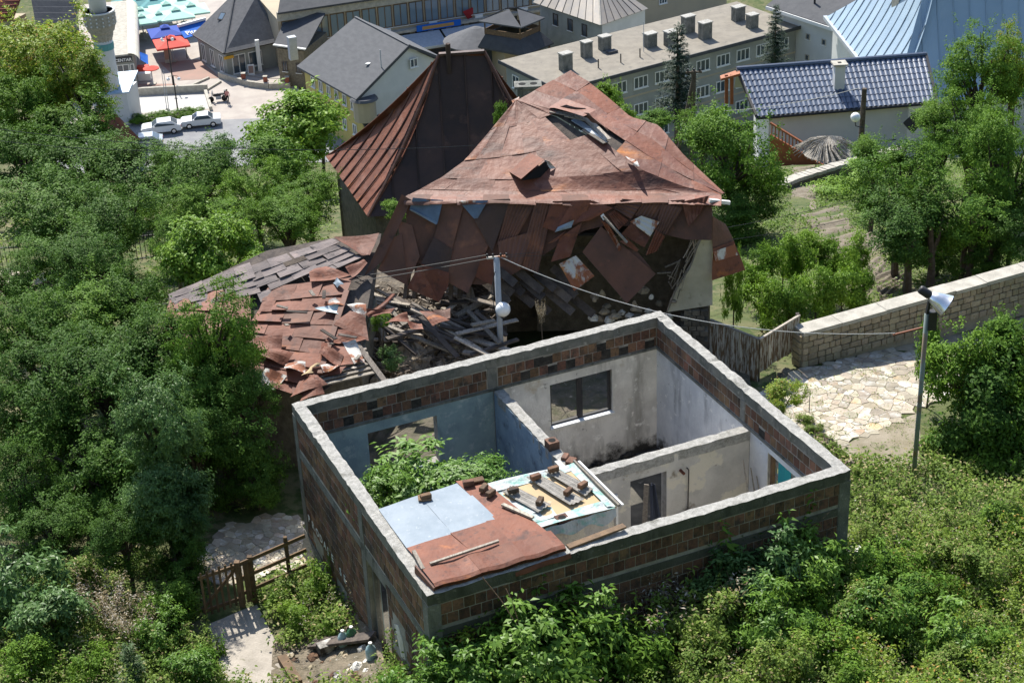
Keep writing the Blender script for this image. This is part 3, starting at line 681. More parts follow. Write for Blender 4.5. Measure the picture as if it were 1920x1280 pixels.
bent(ruin, quad([PZ(1176, 297, 5.02), PZ(1196, 302, 5.05), PZ(1204, 318, 4.93), PZ(1190, 312, 4.93)]), 0, 1, 0, 1, 'rust_patchy', warp=.04, lift=.1)
# raised hatch
hp = [PZ(953, 323, 4.62), PZ(990, 287, 4.9), PZ(1022, 302, 5.05), PZ(978, 338, 4.78)]
hatch = bent(ruin, quad(hp), 0, 1, 0, 1, 'rust', name='hatch', warp=.006, lift=.05)
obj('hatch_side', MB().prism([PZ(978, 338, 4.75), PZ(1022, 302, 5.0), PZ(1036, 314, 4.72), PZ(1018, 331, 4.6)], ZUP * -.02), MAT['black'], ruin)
bent(ruin, quad([PZ(1019, 299, 5.0), PZ(1030, 302, 4.98), PZ(1042, 315, 4.75), PZ(1032, 317, 4.75)]), 0, 1, 0, 1, 'rust_patchy', warp=.006, lift=.03)
bent(ruin, quad([PZ(961, 193, 5.7), PZ(975, 185, 5.8), PZ(976, 192, 5.75), PZ(963, 197, 5.68)]), 0, 1, 0, 1, 'rust_patchy', warp=.01, lift=.08)
# steep front slope: torn sheets, shade and lit patches put into their rust colours
def Zm(q, ox): return [(ox + x / 4.571, 350 + y / 4.571) for x, y in q]
fronts = [
 (680, 'rust_dark', 0, .10, [(335, 65), (420, 115), (170, 640), (10, 770)]),
 (680, 'rust_dark', 0, .05, [(300, 290), (425, 330), (490, 600), (370, 850)]),
 (680, 'rust_dark', 0, .08, [(255, 440), (335, 400), (390, 850), (130, 715)]),
 (680, 'blue_sheet', 0, .14, [(430, 95), (690, 115), (640, 320), (400, 200)]),
 (680, 'zinc', 0, .17, [(402, 200), (420, 195), (640, 305), (630, 328)]),
 (680, 'rust_dark', 0, .09, [(690, 125), (870, 140), (760, 560), (610, 440)]),
 (680, 'rust_black_shade', 0, .12, [(610, 430), (770, 540), (720, 800), (500, 660)]),
 (680, 'rust_dark', 0, .04, [(760, 115), (960, 110), (1090, 480), (740, 590)]),
 (680, 'blue_sheet', 0, .16, [(820, 120), (1075, 118), (985, 272), (955, 275)]),
 (680, 'rust_patchy', 0, .175, [(820, 118), (1075, 116), (1060, 140), (840, 150)]),
 (680, 'rust_black_shade', 0, .10, [(1060, 112), (1265, 105), (1110, 560), (960, 290)]),
 (680, 'rust_dark', 0, .07, [(760, 550), (1095, 470), (900, 915), (700, 800)]),
 (680, 'rust', 0, .16, [(500, 660), (740, 735), (735, 850), (650, 995)]),
 (680, 'rust', 0, .13, [(470, 690), (560, 690), (660, 990), (380, 870)]),
 (680, 'rust_dark', 7, .08, [(1255, 118), (1490, 130), (1290, 490), (1150, 500)]),
 (680, 'rust_dark', 6, .12, [(1480, 130), (1640, 125), (1500, 745), (1330, 690)]),
 (680, 'rust_dark', 6, .14, [(1160, 470), (1460, 380), (1350, 700), (1170, 610)]),
 (680, 'rust', 0, .16, [(1630, 125), (1810, 120), (1650, 385), (1540, 345)]),
 (680, 'rust', 0, .19, [(1800, 120), (1960, 115), (1880, 300), (1640, 395)]),
 (680, 'rust', 0, .22, [(1030, 565), (1130, 625), (1110, 845), (965, 770)]),
 (1000, 'rust', 0, .15, [(345, 125), (520, 120), (400, 310), (255, 250)]),
 (1000, 'rust', 0, .19, [(510, 118), (680, 185), (480, 290), (355, 312)]),
 (1000, 'rust', 0, .24, [(230, 430), (415, 310), (315, 600), (150, 645)]),
 (1000, 'zinc', 0, .25, [(210, 345), (350, 285), (325, 350), (185, 390)]),
 (1000, 'rust', 0, .23, [(120, 490), (280, 375), (230, 440), (190, 470)]),
 (1000, 'rust_dark', 5, .12, [(680, 185), (760, 105), (945, 122), (835, 278)]),
 (1000, 'rust', 5, .17, [(640, 235), (695, 200), (815, 290), (730, 370)]),
 (1000, 'rust_dark', 6, .09, [(940, 118), (1145, 128), (1050, 300), (865, 245)]),
 (1000, 'rust_dark', 6, .13, [(1105, 140), (1280, 185), (1140, 415), (1040, 370)]),
 (1000, 'rust_patchy', 3, .20, [(830, 300), (925, 248), (1082, 300), (1000, 428)]),
 (1000, 'rust', 0, .18, [(755, 405), (850, 300), (1005, 430), (950, 522)]),
 (1000, 'rust', 5, .12, [(1270, 130), (1512, 75), (1440, 215), (1330, 342)]),
 (1000, 'rust_dark', 4, .10, [(1140, 120), (1300, 112), (1270, 200), (1180, 190)]),
 (1000, 'rust', 4, .19, [(1050, 370), (1130, 425), (1060, 552), (962, 588)]),
 (1000, 'rust_dark', 0, .12, [(420, 560), (580, 340), (1050, 745), (800, 1000)]),
 (1000, 'rust_dark', 0, .06, [(770, 520), (900, 560), (1040, 740), (880, 870)]),
 (1000, 'rust_patchy', 3, .17, [(580, 290), (650, 330), (755, 520), (735, 552)]),
 (1000, 'rust_patchy', 4, .20, [(220, 660), (365, 590), (525, 765), (350, 893)]),
 (1000, 'rust', 0, .2, [(740, 470), (800, 440), (905, 540), (885, 558)]),
 (1000, 'white', 0, .3, [(575, 250), (600, 230), (627, 270), (600, 288)]),
]
bent(ruin, lambda a, b: FP(lerp(762, 1335, a), lerp(374, 385 + 150 * (.62 + .38 * math.sin(a * 7)) * (1 - .5 * max(0, a - .7) / .3), b), .0), 0, 1, 0, 1, 'rust_dark', name='roof_deck', warp=.02, n=12, nor=nrm(V3(0, -.82, .5)))
for ox, mt, corr, off, q in fronts:
    P = [FP(x, y, off) for x, y in Zm(q, ox)]
    bent(ruin, quad(P), 0, 1, 0, 1, mt, warp=.022 if mt != 'white' else .005, corr=corr, n=5, nor=nrm(V3(.0, -.82, .5)))
obj('board', MB().bar(FP(1131, 405, .34), FP(1176, 455, .34), .06, .05), MAT['wood_grey'], ruin)
# hanging flap at the right corner and the white rail
bent(ruin, quad([PY(1336, 405, 46.6), PY(1360, 420, 47.2), PY(1378, 455, 47.2), PY(1337, 468, 46.6)]), 0, 1, 0, 1, 'rust_dark', warp=.01)
bent(ruin, quad([PY(1336, 466, 46.55), PY(1376, 452, 47.1), PY(1397, 506, 47.0), PY(1336, 526, 46.4)]), 0, 1, 0, 1, 'rust', warp=.015)
bent(ruin, quad([PY(1337, 472, 46.5), PY(1378, 458, 47.0), PY(1383, 478, 46.98), PY(1342, 490, 46.46)]), 0, 1, 0, 1, 'rust_patchy', warp=.005)
obj('rail', MB().bar(PY(1330, 376, 46.6), PY(1368, 380, 46.8), .10, .10), MAT['white'], ruin)
# walls: back, left, right plaster return with stone foot
FRc, FLc = V3(6.0, 46.75, 0), V3(-2.75, 47.75, 0)
dep = nrm(V3(.11, 1, 0)) * 6.0
def wallseg(a, b, z0, z1, th, mat, name='wall'):
    d = nrm(b - a); nn = np.cross(ZUP, d); obj(name, MB().obox(V3(a[0], a[1], z0), b - a, nn * th, ZUP * (z1 - z0)), MAT[mat], ruin)
wallseg(FLc + V3(.5, .4, 0), FLc + V3(1.2, 2.2, 0), -1.2, 3.9, -.3, 'stone_dark'); wallseg(FLc + V3(1.2, 2.2, 0), FRc + V3(-.4, 3.0, 0), -1.6, 3.9, -.3, 'stone_dark'); wallseg(FRc + V3(-.4, 3.0, 0), FRc + V3(-.05, .35, 0), -1.2, 3.9, -.3, 'stone_dark')
obj('wall', MB().obox(V3(.8, 48.5, -.6), V3(5.0, -.3, 0), V3(0, .2, 0), ZUP * 3.2), MAT['stone_dark'], ruin)
for k in range(26):
    x, y = random.uniform(1110, 1270), random.uniform(530, 590); obj('debris', lump(PY(x, y, 46.6 + random.uniform(-.3, .5)), random.uniform(.06, .2), random.uniform(.08, .18), 900 + k, 6, 3), MAT[('stone', 'plaster_white', 'stone_dark', 'earth')[k % 4]], ruin)
for k in range(10):
    p = PY(random.uniform(1150, 1275), random.uniform(470, 575), 47.0); obj('lath', MB().bar(p, p + V3(random.uniform(-.6, .6), random.uniform(-.2, .2), random.uniform(-.35, .35)), .05, .03), MAT['wood_grey'], ruin)
pw = [PY(1336, 398, 46.7), PY(1336, 572, 46.7), PY(1252, 585, 46.75), PY(1268, 545, 46.75), PY(1296, 500, 46.72), PY(1306, 470, 46.72), PY(1325, 425, 46.7)]
obj('plaster_wall', MB().prism(pw, V3(.03, .3, 0)), M('old_cream_plaster', (.60, .555, .44), .95, (.47, .43, .33), scale=1.2, spots=[((.24, .20, .14), 2.5, .6, .72)], bump=.4, bscale=12), ruin)
_e0, _e1 = PY(1334, 400, 46.66), PY(1248, 590, 46.70)
for k in range(26):
    t_ = random.uniform(0, .86); p = lerp(_e0, _e1, t_); q = lerp(_e0, _e1, t_ + random.uniform(.1, .22)); o_ = V3(random.uniform(-.30, .08), random.uniform(-.06, .02), random.uniform(-.05, .12))
    obj('lath', MB().bar(p + o_, q + o_ + V3(random.uniform(-.1, .1), 0, random.uniform(-.06, .06)), .035, .02), MAT['wood_grey'], ruin)
for k in range(60):
    r_, c_ = divmod(k, 6); wd = .22
    x0 = 6.0 - .26 - c_ * .24 - (.1 if r_ % 2 else 0); z0 = .72 - r_ * .17
    if c_ > 2 + r_ * .4: continue
    o = obj('stone', MB().box((x0, 46.78 + (6 - x0) * .11, z0), (wd, .3 + random.uniform(0, .06), .155), -.11 + random.uniform(-.03, .03)), MAT['stone_dark'], ruin)
# blackened boarding inside the torn front
for k in range(15):
    x, y = 900 + k * 11 + random.uniform(-5, 5), 505 + (k % 3) * 18 + random.uniform(-6, 8); L_ = random.uniform(45, 85)
    p0 = PY(x, y, 47.0 - (k % 4) * .12); p1 = PY(x + L_ * .75, y + L_ * .62, 46.4 - (k % 4) * .12)
    obj('board', MB().bar(p0, p1, .24, .03, up=V3(0, -.8, .5)), MAT['wood_dark'], ruin)
for k in range(8):
    x = 780 + k * 14; obj('rafter', MB().bar(PY(x, 400, 47.9), PY(x - 20 + k * 3, 560, 46.9), .12, .14), MAT['wood_dark'], ruin)

# ------------------------------------------------------------------ low sheet-roofed outbuilding, left of the ruin
low = thing('low_outbuilding', 'low outbuilding with overlapping red rusted sheets and grey boards on its roof', 'outbuilding', (-6, 46, -1.5))
def LZ(x, y, off=0.0): return PZ(x, y, 1.0 + (757 - y) / 317 * 1.9 + off)
def lowgrid(c, nr, nc, mat, gap=0.0, lifts=.05, skip=()):
    fn0 = lambda a, b: (lerp(lerp(c[0], c[1], a), lerp(c[3], c[2], a), b))
    fn = lambda a, b: LZ(*fn0(a, b))
    for i in range(nr):
        for j in range(nc):
            if (i, j) in skip: continue
            off = .5 / nc * (i % 2); a0, a1 = max(0, j / nc - off), min(1, (j + 1) / nc - off)
            if j == nc - 1 and i % 2: a1 = 1.0
            a1 -= gap; wild = random.random() < .15 and mat != 'shingle'
            a0 += random.uniform(-.015, .015); a1 += random.uniform(-.02, .02)
            bent(low, fn, a0, a1 + .012, i / nr - .02, (i + 1) / nr + .035, mat if random.random() > .08 or mat == 'shingle' else 'rust_dark', lift=.03 + .012 * ((i + j) % 2), warp=.010, tilt=(random.uniform(-.03, .03) * (3 if wild else 1), random.uniform(.01, .05) * (2.6 if wild else 1)), n=4)
lowgrid([(500, 543), (657, 522), (604, 690), (452, 660)], 6, 3, 'rust')
lowgrid([(322, 556), (470, 545), (470, 705), (300, 640)], 4, 3, 'rust')
lowgrid([(452, 655), (603, 688), (585, 745), (470, 720)], 3, 3, 'rust')
lowgrid([(318, 552), (470, 492), (492, 548), (330, 585)], 4, 5, 'shingle', gap=.012)
lowgrid([(462, 502), (622, 450), (678, 484), (490, 566)], 5, 4, 'shingle', gap=.012, skip=((1, 2), (4, 1), (2, 4), (3, 0)))
zz = lambda q: [LZ(440 + x / 4.571, 430 + y / 4.571, .07) for x, y in q]
lows = [('rust', [(850, 85), (1240, 40), (1160, 235), (1085, 225)]), ('rust', [(640, 380), (780, 315), (1000, 400), (650, 460)]), ('rust', [(950, 345), (1100, 260), (1140, 300), (1010, 420)]),
        ('zinc', [(840, 440), (880, 425), (940, 490), (880, 505)]), ('pale_blue_sheet', [(690, 705), (860, 640), (930, 660), (890, 738)]), ('rust_patchy', [(760, 650), (870, 592), (960, 640), (930, 668)]),
        ('rust_patchy', [(960, 640), (1130, 655), (1130, 740), (1040, 720)]), ('rust', [(850, 830), (990, 700), (1120, 760), (1150, 960)]), ('rust', [(780, 970), (860, 840), (1150, 955), (930, 985)]),
        ('rust', [(750, 990), (925, 975), (1020, 1160), (730, 1190)]), ('rust_patchy', [(925, 970), (1040, 965), (1120, 1145), (1025, 1160)]), ('rust', [(670, 1200), (960, 1180), (910, 1245), (660, 1250)]),
        ('panel_cream', [(650, 1170), (750, 1155), (700, 1220), (575, 1280)]), ('rust_patchy', [(270, 1210), (450, 1250), (330, 1380), (180, 1330)]), ('rust', [(560, 1290), (680, 1240), (800, 1330), (480, 1450)]), ('rust', [(640, 1250), (720, 1270), (770, 1400), (560, 1480)]),
        ('rust', [(1130, 700), (1380, 690), (1330, 730), (1140, 750)]), ('rust', [(1140, 730), (1350, 560), (1380, 580), (1200, 740)]), ('rust', [(1330, 760), (1480, 730), (1500, 800), (1290, 820)]), ('rust', [(1480, 800), (1600, 800), (1620, 870), (1510, 870)]), ('rust', [(1580, 680), (1720, 720), (1850, 790), (1700, 840)]), ('rust_dark', [(1700, 700), (1850, 680), (1850, 780), (1760, 800)])]
for mt, q in lows:
    bent(low, quad(zz(q)), 0, 1, 0, 1, mt, lift=.04, warp=.045, tilt=(random.uniform(-.08, .08), random.uniform(-.06, .1)), n=6)
for k in range(5):
    x, y = random.uniform(480, 640), random.uniform(560, 720); w_, h_ = random.uniform(14, 30), random.uniform(8, 18); an = random.uniform(-.6, .6); ca, sa = math.cos(an), math.sin(an)
    q = [LZ(x + dx * ca - dy * sa, y + dx * sa + dy * ca, .1) for dx, dy in ((-w_, -h_), (w_, -h_ * random.uniform(.5, 1)), (w_ * random.uniform(.6, 1), h_), (-w_, h_ * random.uniform(.4, 1)))]
    bent(low, quad(q), 0, 1, 0, 1, random.choice(['rust', 'rust', 'rust_dark', 'rust', 'rust_patchy']), name='torn_sheet', lift=.05, warp=.05, tilt=(random.uniform(-.1, .1), random.uniform(-.05, .12)), n=6)
for k in range(10):
    x, y = random.uniform(500, 690), random.uniform(540, 700); obj('board', MB().bar(LZ(x, y, .16), LZ(x + random.uniform(-40, 40), y + random.uniform(-18, 18), .2), .1, .03), MAT['wood_grey' if k % 2 else 'wood_dark'], low)
obj('hip_cap', MB().bar(LZ(650, 545, .1), LZ(600, 700, .1), .16, .05), MAT['rust_dark'], low)
_q = [LZ(318, 556, -.12), LZ(500, 470, -.12), LZ(620, 447, -.12), LZ(715, 438, -.12), LZ(700, 560, -.3), LZ(668, 690, -.2), LZ(592, 742, -.12), LZ(476, 722, -.12), LZ(302, 640, -.12)]
obj('roof_deck', MB().prism(_q, ZUP * -.05), MAT['wood_dark'], low)
_w = [LZ(330, 575, -.2), LZ(610, 465, -.2), LZ(690, 560, -.4), LZ(660, 680, -.3), LZ(585, 728, -.2), LZ(490, 705, -.2), LZ(315, 630, -.2)]
for a, b in zip(_w, _w[1:] + _w[:1]):
    d = nrm((b - a) * V3(1, 1, 0)); nn = np.cross(ZUP, d)
    obj('wall', MB().hexa([V3(a[0], a[1], -2), V3(b[0], b[1], -2), V3(b[0], b[1], -2) + nn * .25, V3(a[0], a[1], -2) + nn * .25, a, b, b + nn * .25, a + nn * .25]), MAT['stone_dark'], low)
for k in range(6):                         # bare battens at the lower edge
    p0 = LZ(590 + k * 3, 716 - k * 9 + 8, .02); p1 = LZ(702 - k * 3, 688 - k * 9 + 10, .02)
    obj('batten', MB().bar(p0, p1, .13, .04), MAT['wood_grey'], low)
obj('rafter', MB().bar(LZ(664, 640, .02), LZ(724, 720, .02), .16, .12), MAT['wood_grey'], low)

# ------------------------------------------------------------------ rubble between the two
def RZ(x, y, o=0.0): return PZ(x, y, .15 + (700 - y) / 200 * 1.2 + o)
G_PL = 'loose timbers in the rubble pile'
for k in range(78):
    if k < 14: x, y = random.uniform(640, 720), random.uniform(545, 600)
    elif k < 50: x, y = random.uniform(700, 880), random.uniform(545, 640)
    else: x, y = random.uniform(830, 930), random.uniform(550, 665)
    L_ = random.uniform(.7, 2.3); c = RZ(x, y, random.uniform(.1, .5))
    an = R(random.choice([random.gauss(-22, 10), random.gauss(-30, 12), random.gauss(25, 15), random.gauss(-65, 14)]))
    d = V3(math.cos(an), math.sin(an) * .9, random.uniform(-.25, .12) + math.sin(an) * .25)
    dark = random.random() < .42
    o = obj('loose_plank', MB().bar(c - d * L_ / 2, c + d * L_ / 2, random.uniform(.09, .2), random.uniform(.03, .08)), MAT['wood_dark' if dark else 'wood_grey'])
    tag(o, 'blackened loose timber lying in the rubble of the collapsed house' if dark else 'bleached grey loose plank lying in the rubble of the collapsed house', 'plank', G_PL)
mound = MB()
o = obj('rubble_mound', lump(RZ(775, 690, -.35), 1.0, 1.05, 3, 22, 10), MAT['earth']); tag(o, 'mound of collapsed clay and plaster behind the roofless building', 'mound')
o = obj('rubble_mound', lump(RZ(845, 672, -.4), .9, .8, 5, 22, 10), MAT['earth']); tag(o, 'smaller clay heap with stones beside the grey lamp post', 'mound')
o = obj('rubble_bed', MB().sheet(lambda a, b: RZ(620 + 330 * a, 505 + 225 * b, -.25 + .14 * hnoise(a * 9, b * 9, 1.0)), 26, 20, ZUP * .3), M('rubble_dust', (.17, .14, .105), .95, (.08, .068, .055), scale=4, spots=[((.30, .25, .19), 9, .6, .7)], bump=1.0, bscale=14)); tag(o, 'dusty bed of broken plaster under the timbers', 'rubble', kind='stuff')
o = obj('yard_rubble', MB().sheet(lambda a, b: (lambda x, y: V3(x, y, float(ground_z(x, y)) + .06 + .10 * float(hnoise(x, y, 2.2)) + .25 * max(0, float(hnoise(x, y, .9, 2)))))(-5.8 + 12.6 * a, 39.6 + 4.6 * a * .92 + 5.2 * b), 40, 16, ZUP * .2), M('yard_rubble', (.13, .11, .085), .95, (.075, .075, .045), scale=2, spots=[((.28, .24, .18), 6, .62, .7)], bump=1.0, bscale=12)); tag(o, 'dark rubble-strewn yard behind the back wall windows', 'rubble', kind='stuff')
sp_ = MB()
for k in range(900):
    x, y = random.uniform(640, 930), random.uniform(540, 715); c = RZ(x, y, random.uniform(-.02, .22)); d = nrm(V3(random.uniform(-1, 1), random.uniform(-1, 1), random.uniform(-.3, .3))) * random.uniform(.05, .32); sp_.bar(c - d, c + d, random.uniform(.015, .05), random.uniform(.01, .03))
tag(obj('splintered_debris', sp_, M('splinters', (.27, .22, .17), .9, (.09, .07, .055), scale=3, island=.6)), 'fine splinters and broken laths over the rubble', 'debris', kind='stuff')
for k in range(34):
    x, y = random.uniform(690, 905), random.uniform(620, 705); s_ = random.uniform(.1, .3)
    o = obj('rubble_stone', lump(RZ(x, y, .12), s_, s_ * .9, 50 + k, 7, 3), MAT['earth' if k % 3 else 'stone']); tag(o, 'pale broken stone lying in the rubble behind the roofless building', 'stone', 'stones in the rubble')

# ------------------------------------------------------------------ tall rust-roofed house behind
rh = thing('steep_roofed_house', 'derelict house with a steep rust-red hipped roof, dark on the near face', 'house', (-2.5, 60.5, -3.5))
RG0, RG1 = PY(823, 104, 61.2), PY(908, 98, 61.2)
EZ = -.9
E_nl, E_fl = PY(690, 410, 58.4), PY(610, 287, 64.4); E_nl[2] = E_fl[2] = EZ
wd_ = E_nl[0] - 0
E_nr = V3(2.6, 58.6, EZ); E_fr = V3(2.4, 64.4, EZ)
def concave(p, q, k=.10):
    def f(t):
        r = lerp(p, q, t); r = r.copy(); r[2] -= k * math.sin(math.pi * t) * np.linalg.norm(np.asarray(q) - p) * .5; return r
    return f
def fallface(parent, b0, b1, t0, t1, n, mat, seam, k=.10, nm='roof_panel', smooth=False):
    """roof face between eave b0-b1 and ridge t0-t1, split into panels that follow the fall line"""
    ed = nrm(b1 - b0); EL = np.linalg.norm(b1 - b0); s0, s1 = (t0 - b0) @ ed / EL, (t1 - b0) @ ed / EL
    if s0 > s1: s0, s1, t0, t1 = s1, s0, t1, t0
    rise = t0 - (b0 + ed * EL * s0); nor = nrm(np.cross(ed, rise)); nor = nor if nor[2] > 0 else -nor; RL = np.linalg.norm(rise)
    def hmax(t): return min(1.0, t / s0 if t < s0 else 1.0, (1 - t) / (1 - s1) if t > s1 else 1.0)
    def P(t, h): return b0 + ed * EL * t + rise * h - nor * k * RL * math.sin(math.pi * min(1, h)) * .5
    for j in range(n):
        a0, a1 = j / n, (j + 1) / n; ph = random.uniform(0, 6)
        obj(nm, MB().sheet(lambda a, b: P(a0 + (a1 - a0) * a, b * hmax(a0 + (a1 - a0) * a)) + nor * .012 * math.sin(6 * b + ph), 4, 12, nor * .02), MAT[mat], parent, smooth=smooth)
        if j and hmax(a0) > .05: obj('seam', MB().tube([P(a0, b * hmax(a0)) + nor * .03 for b in np.linspace(0, 1, 12)], .03, 4), MAT[seam], parent)
    return lambda t: P(t, hmax(t))
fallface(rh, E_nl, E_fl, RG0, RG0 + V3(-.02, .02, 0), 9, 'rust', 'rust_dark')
fallface(rh, E_nl, E_nr, RG0, RG1, 8, 'rust_black_shade', 'rust_black_shade')  # near face: its shade is put into the darker sheet colour
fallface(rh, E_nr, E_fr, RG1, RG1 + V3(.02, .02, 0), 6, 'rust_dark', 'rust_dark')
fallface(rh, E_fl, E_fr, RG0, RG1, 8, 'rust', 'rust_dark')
obj('ridge_cap', MB().bar(RG0 + ZUP * .03, RG1 + ZUP * .03, .2, .1), MAT['rust_black_shade'], rh)
for p, q in ((RG0, E_nl), (RG1, E_nr)):
    cc = concave(p, q); obj('hip_cap', MB().tube([cc(t) + ZUP * .03 for t in np.linspace(0, 1, 12)], .06, 5), MAT['rust_dark'], rh)
wb = MB()
for a, b in ((E_nl, E_nr), (E_nr, E_fr), (E_fr, E_fl), (E_fl, E_nl)):
    c = (E_nl + E_nr + E_fr + E_fl) / 4; a2, b2 = lerp(a, c, .08), lerp(b, c, .08); d = nrm(b2 - a2); nn = np.cross(ZUP, d)
    wb.obox(V3(a2[0], a2[1], -6), b2 - a2, nn * .25, ZUP * (6 + EZ))
obj('wall', wb, MAT['stone_dark'], rh)
pp_ = PY(842, 122, 61.0); obj('stove_pipe', MB().lathe(pp_ - ZUP * .3, [(.09, 0), (.09, 1.1), (.075, 1.1), (.075, 1.08)], 10), MAT['rust_black_shade'], rh)
cp = PY(990, 170, 58.5)
ch = MB(); ch.box(cp + V3(0, 0, -.6), (.75, .5, 1.5)); ch.box(cp + V3(0, 0, .2), (.95, .62, .1))
chm = obj('chimney', ch, MAT['concrete'], rh)
for dx in (-.2, .2): obj('flue', MB().lathe(cp + V3(dx, 0, .245), [(.13, 0), (.13, .012)], 12), MAT['black'], chm)

# ------------------------------------------------------------------ boundary wall of dressed stone, right
wa, wb_ = PZ(1503, 690, -.45), PZ(1935, 566, -.45)
wd = nrm(wb_ - wa); wn = np.cross(wd, ZUP); WL = np.linalg.norm(wb_ - wa)      # wn points to the camera
sw = thing('stone_wall', 'long boundary wall of pale dressed stone with flat coping beside the paved lane', 'wall', wa)
obj('wall_core', MB().obox(wa - wn * .5 - ZUP * .4, wd * WL, wn * .46, ZUP * 1.5), MAT['joint'], sw)
stone_me = []
for k in range(5):
    b_ = bmesh.new(); bmesh.ops.create_cube(b_, size=1.0); bmesh.ops.bevel(b_, geom=b_.edges[:], offset=.09, segments=1, affect='EDGES')
    for v_ in b_.verts: v_.co += Vector((random.uniform(-.035, .035), random.uniform(-.05, .05), random.uniform(-.035, .035)))
    me_ = bpy.data.meshes.new('stone'); b_.to_mesh(me_); b_.free(); me_.materials.append(MAT['stone']); stone_me.append(me_)
def stone(c, ax, nor, up, w, d, h, parent, me=None):
    o = bpy.data.objects.new('stone', me or random.choice(stone_me)); COL.objects.link(o)
    a, b, z = ax * w, nor * d, up * h
    o.matrix_basis = Matrix(((a[0], b[0], z[0], c[0]), (a[1], b[1], z[1], c[1]), (a[2], b[2], z[2], c[2]), (0, 0, 0, 1)))
    o.parent = parent; o.matrix_parent_inverse = wmat(parent).inverted(); return o
rh_ = [.23, .20, .22, .19, .21]; z_ = -.02
for r_, hh in enumerate(rh_):
    s_ = 0.0
    while s_ < WL - .05:
        w_ = min(random.uniform(.18, .42), WL - s_); h2 = hh * random.uniform(.88, .99)
        stone(wa + wd * (s_ + w_ / 2) + ZUP * (z_ + hh / 2) - wn * .05, wd, wn, ZUP, w_ - .018, .16, h2 - .012, sw); s_ += w_
    z_ += hh
for r_ in range(5):
    stone(wa - wn * .26 + ZUP * (.1 + .21 * r_), wn, wd, ZUP, .42, .12, .19, sw)
s_ = 0.0
while s_ < WL:
    l_ = min(random.uniform(.9, 1.6), WL - s_); obj('coping', MB().obox(wa + wd * (s_ + .004) - wn * .53 + ZUP * (z_ + .005 + random.uniform(0, .012)), wd * (l_ - .012), wn * (.57 + random.uniform(-.02, .02)), ZUP * .12), MAT['coping'], sw); s_ += l_

# ------------------------------------------------------------------ paved lanes
def clip(poly, p, n):                    # keep the side where (x-p).n <= 0
    out = []
    for i in range(len(poly)):
        a, b = poly[i], poly[(i + 1) % len(poly)]; da, db = (a - p) @ n, (b - p) @ n
        if da <= 0: out.append(a)
        if da * db < 0: out.append(a + (b - a) * (da / (da - db)))
    return out
def inpoly(p, poly):
    c = False
    for i in range(len(poly)):
        a, b = poly[i], poly[i - 1]
        if (a[1] > p[1]) != (b[1] > p[1]) and p[0] < (b[0] - a[0]) * (p[1] - a[1]) / (b[1] - a[1]) + a[0]: c = not c
    return c
def paving(pxpoly, cell, seed, name='lane', gap=.022, zoff=.0, maxn=300):
    poly = [PG(*p)[:2] for p in pxpoly]; rs = random.Random(seed)
    mn, mx = np.min(poly, 0), np.max(poly, 0)
    sites, rad = [], []
    for _ in range(9000):
        q = np.array([rs.uniform(mn[0] - .6, mx[0] + .6), rs.uniform(mn[1] - .6, mx[1] + .6)]); r0_ = cell * rs.choice([.4, .55, .75, 1.0, 1.35])
        if all((q[0] - o_[0]) ** 2 + (q[1] - o_[1]) ** 2 > ((r0_ + r1_) * .5) ** 2 for o_, r1_ in zip(sites, rad)): sites.append(q); rad.append(r0_)
    S = np.array(sites); mb = MB(); cells = []
    for k, s in enumerate(S):
        if not inpoly(s, poly): continue
        d2 = ((S - s) ** 2).sum(1); near = np.argsort(d2)[1:22]; c = [s + np.array(q) * cell * 2.2 for q in ((-1, -1), (1, -1), (1, 1), (-1, 1))]
        for m in near:
            c = clip(c, (S[m] + s) / 2, S[m] - s)
            if len(c) < 3: break
        if len(c) >= 3: cells.append((s, c))
    for s, c in cells: mb.prism([V3(q[0], q[1], ground_z(*q) + .022 + zoff) for q in c], ZUP * -.06)
    lane = tag(obj(name, mb, MAT['joint']), kind='structure')
    cells.sort(key=lambda sc: sc[0][1])
    for s, c in cells[:maxn]:
        if rs.random() < .04: continue
        cc = []
        c = [q + np.array([rs.uniform(-.012, .012), rs.uniform(-.012, .012)]) for q in c]
        for q in c:
            d = s - q; l = np.linalg.norm(d); cc.append(q + d / l * min(gap * rs.uniform(.6, 1.6), l * .3))
        h = rs.uniform(.004, .018)
        obj('flagstone', MB().prism([V3(q[0], q[1], ground_z(*q) + .024 + h + zoff) for q in cc], ZUP * -(h + .03)), MAT['flag'], lane)
    return lane
paving([(1418, 742), (1500, 694), (1700, 636), (1932, 568), (1932, 640), (1800, 722), (1720, 772), (1640, 812), (1568, 838), (1500, 812), (1440, 778)], .33, 11, gap=.009)
paving([(372, 1052), (420, 985), (500, 968), (566, 962), (584, 1062), (470, 1090), (400, 1100)], .31, 12, gap=.009)
paving([(0, 512), (84, 515), (100, 528), (50, 548), (0, 572)], .55, 13, zoff=.05)
gp = [PG(*p) for p in ((1568, 842), (1640, 816), (1722, 775), (1740, 800), (1730, 880), (1660, 890), (1600, 870))]
gm = MB(); gm.sheet(lambda a, b: (lambda q: V3(q[0], q[1], ground_z(q[0], q[1]) + .02))(lerp(lerp(gp[0], gp[2], a), lerp(gp[6], gp[4], a), b)), 8, 6, ZUP * .05)
tag(obj('gravel_verge', gm, MAT['gravel']), kind='structure')
cps = [PG(*p) for p in ((388, 1172), (482, 1135), (562, 1285), (424, 1285))]
tag(obj('garden_path', MB().sheet(lambda a, b: (lambda q: V3(q[0], q[1], ground_z(q[0], q[1]) + .03))(lerp(lerp(cps[0], cps[1], a), lerp(cps[3], cps[2], a), b)), 6, 8, ZUP * .08), M('cracked_cement', (.40, .36, .31), .95, (.30, .27, .23), scale=1.8, spots=[((.17, .16, .11), 2.5, .64, .7)], bump=.4, bscale=20)), kind='structure')

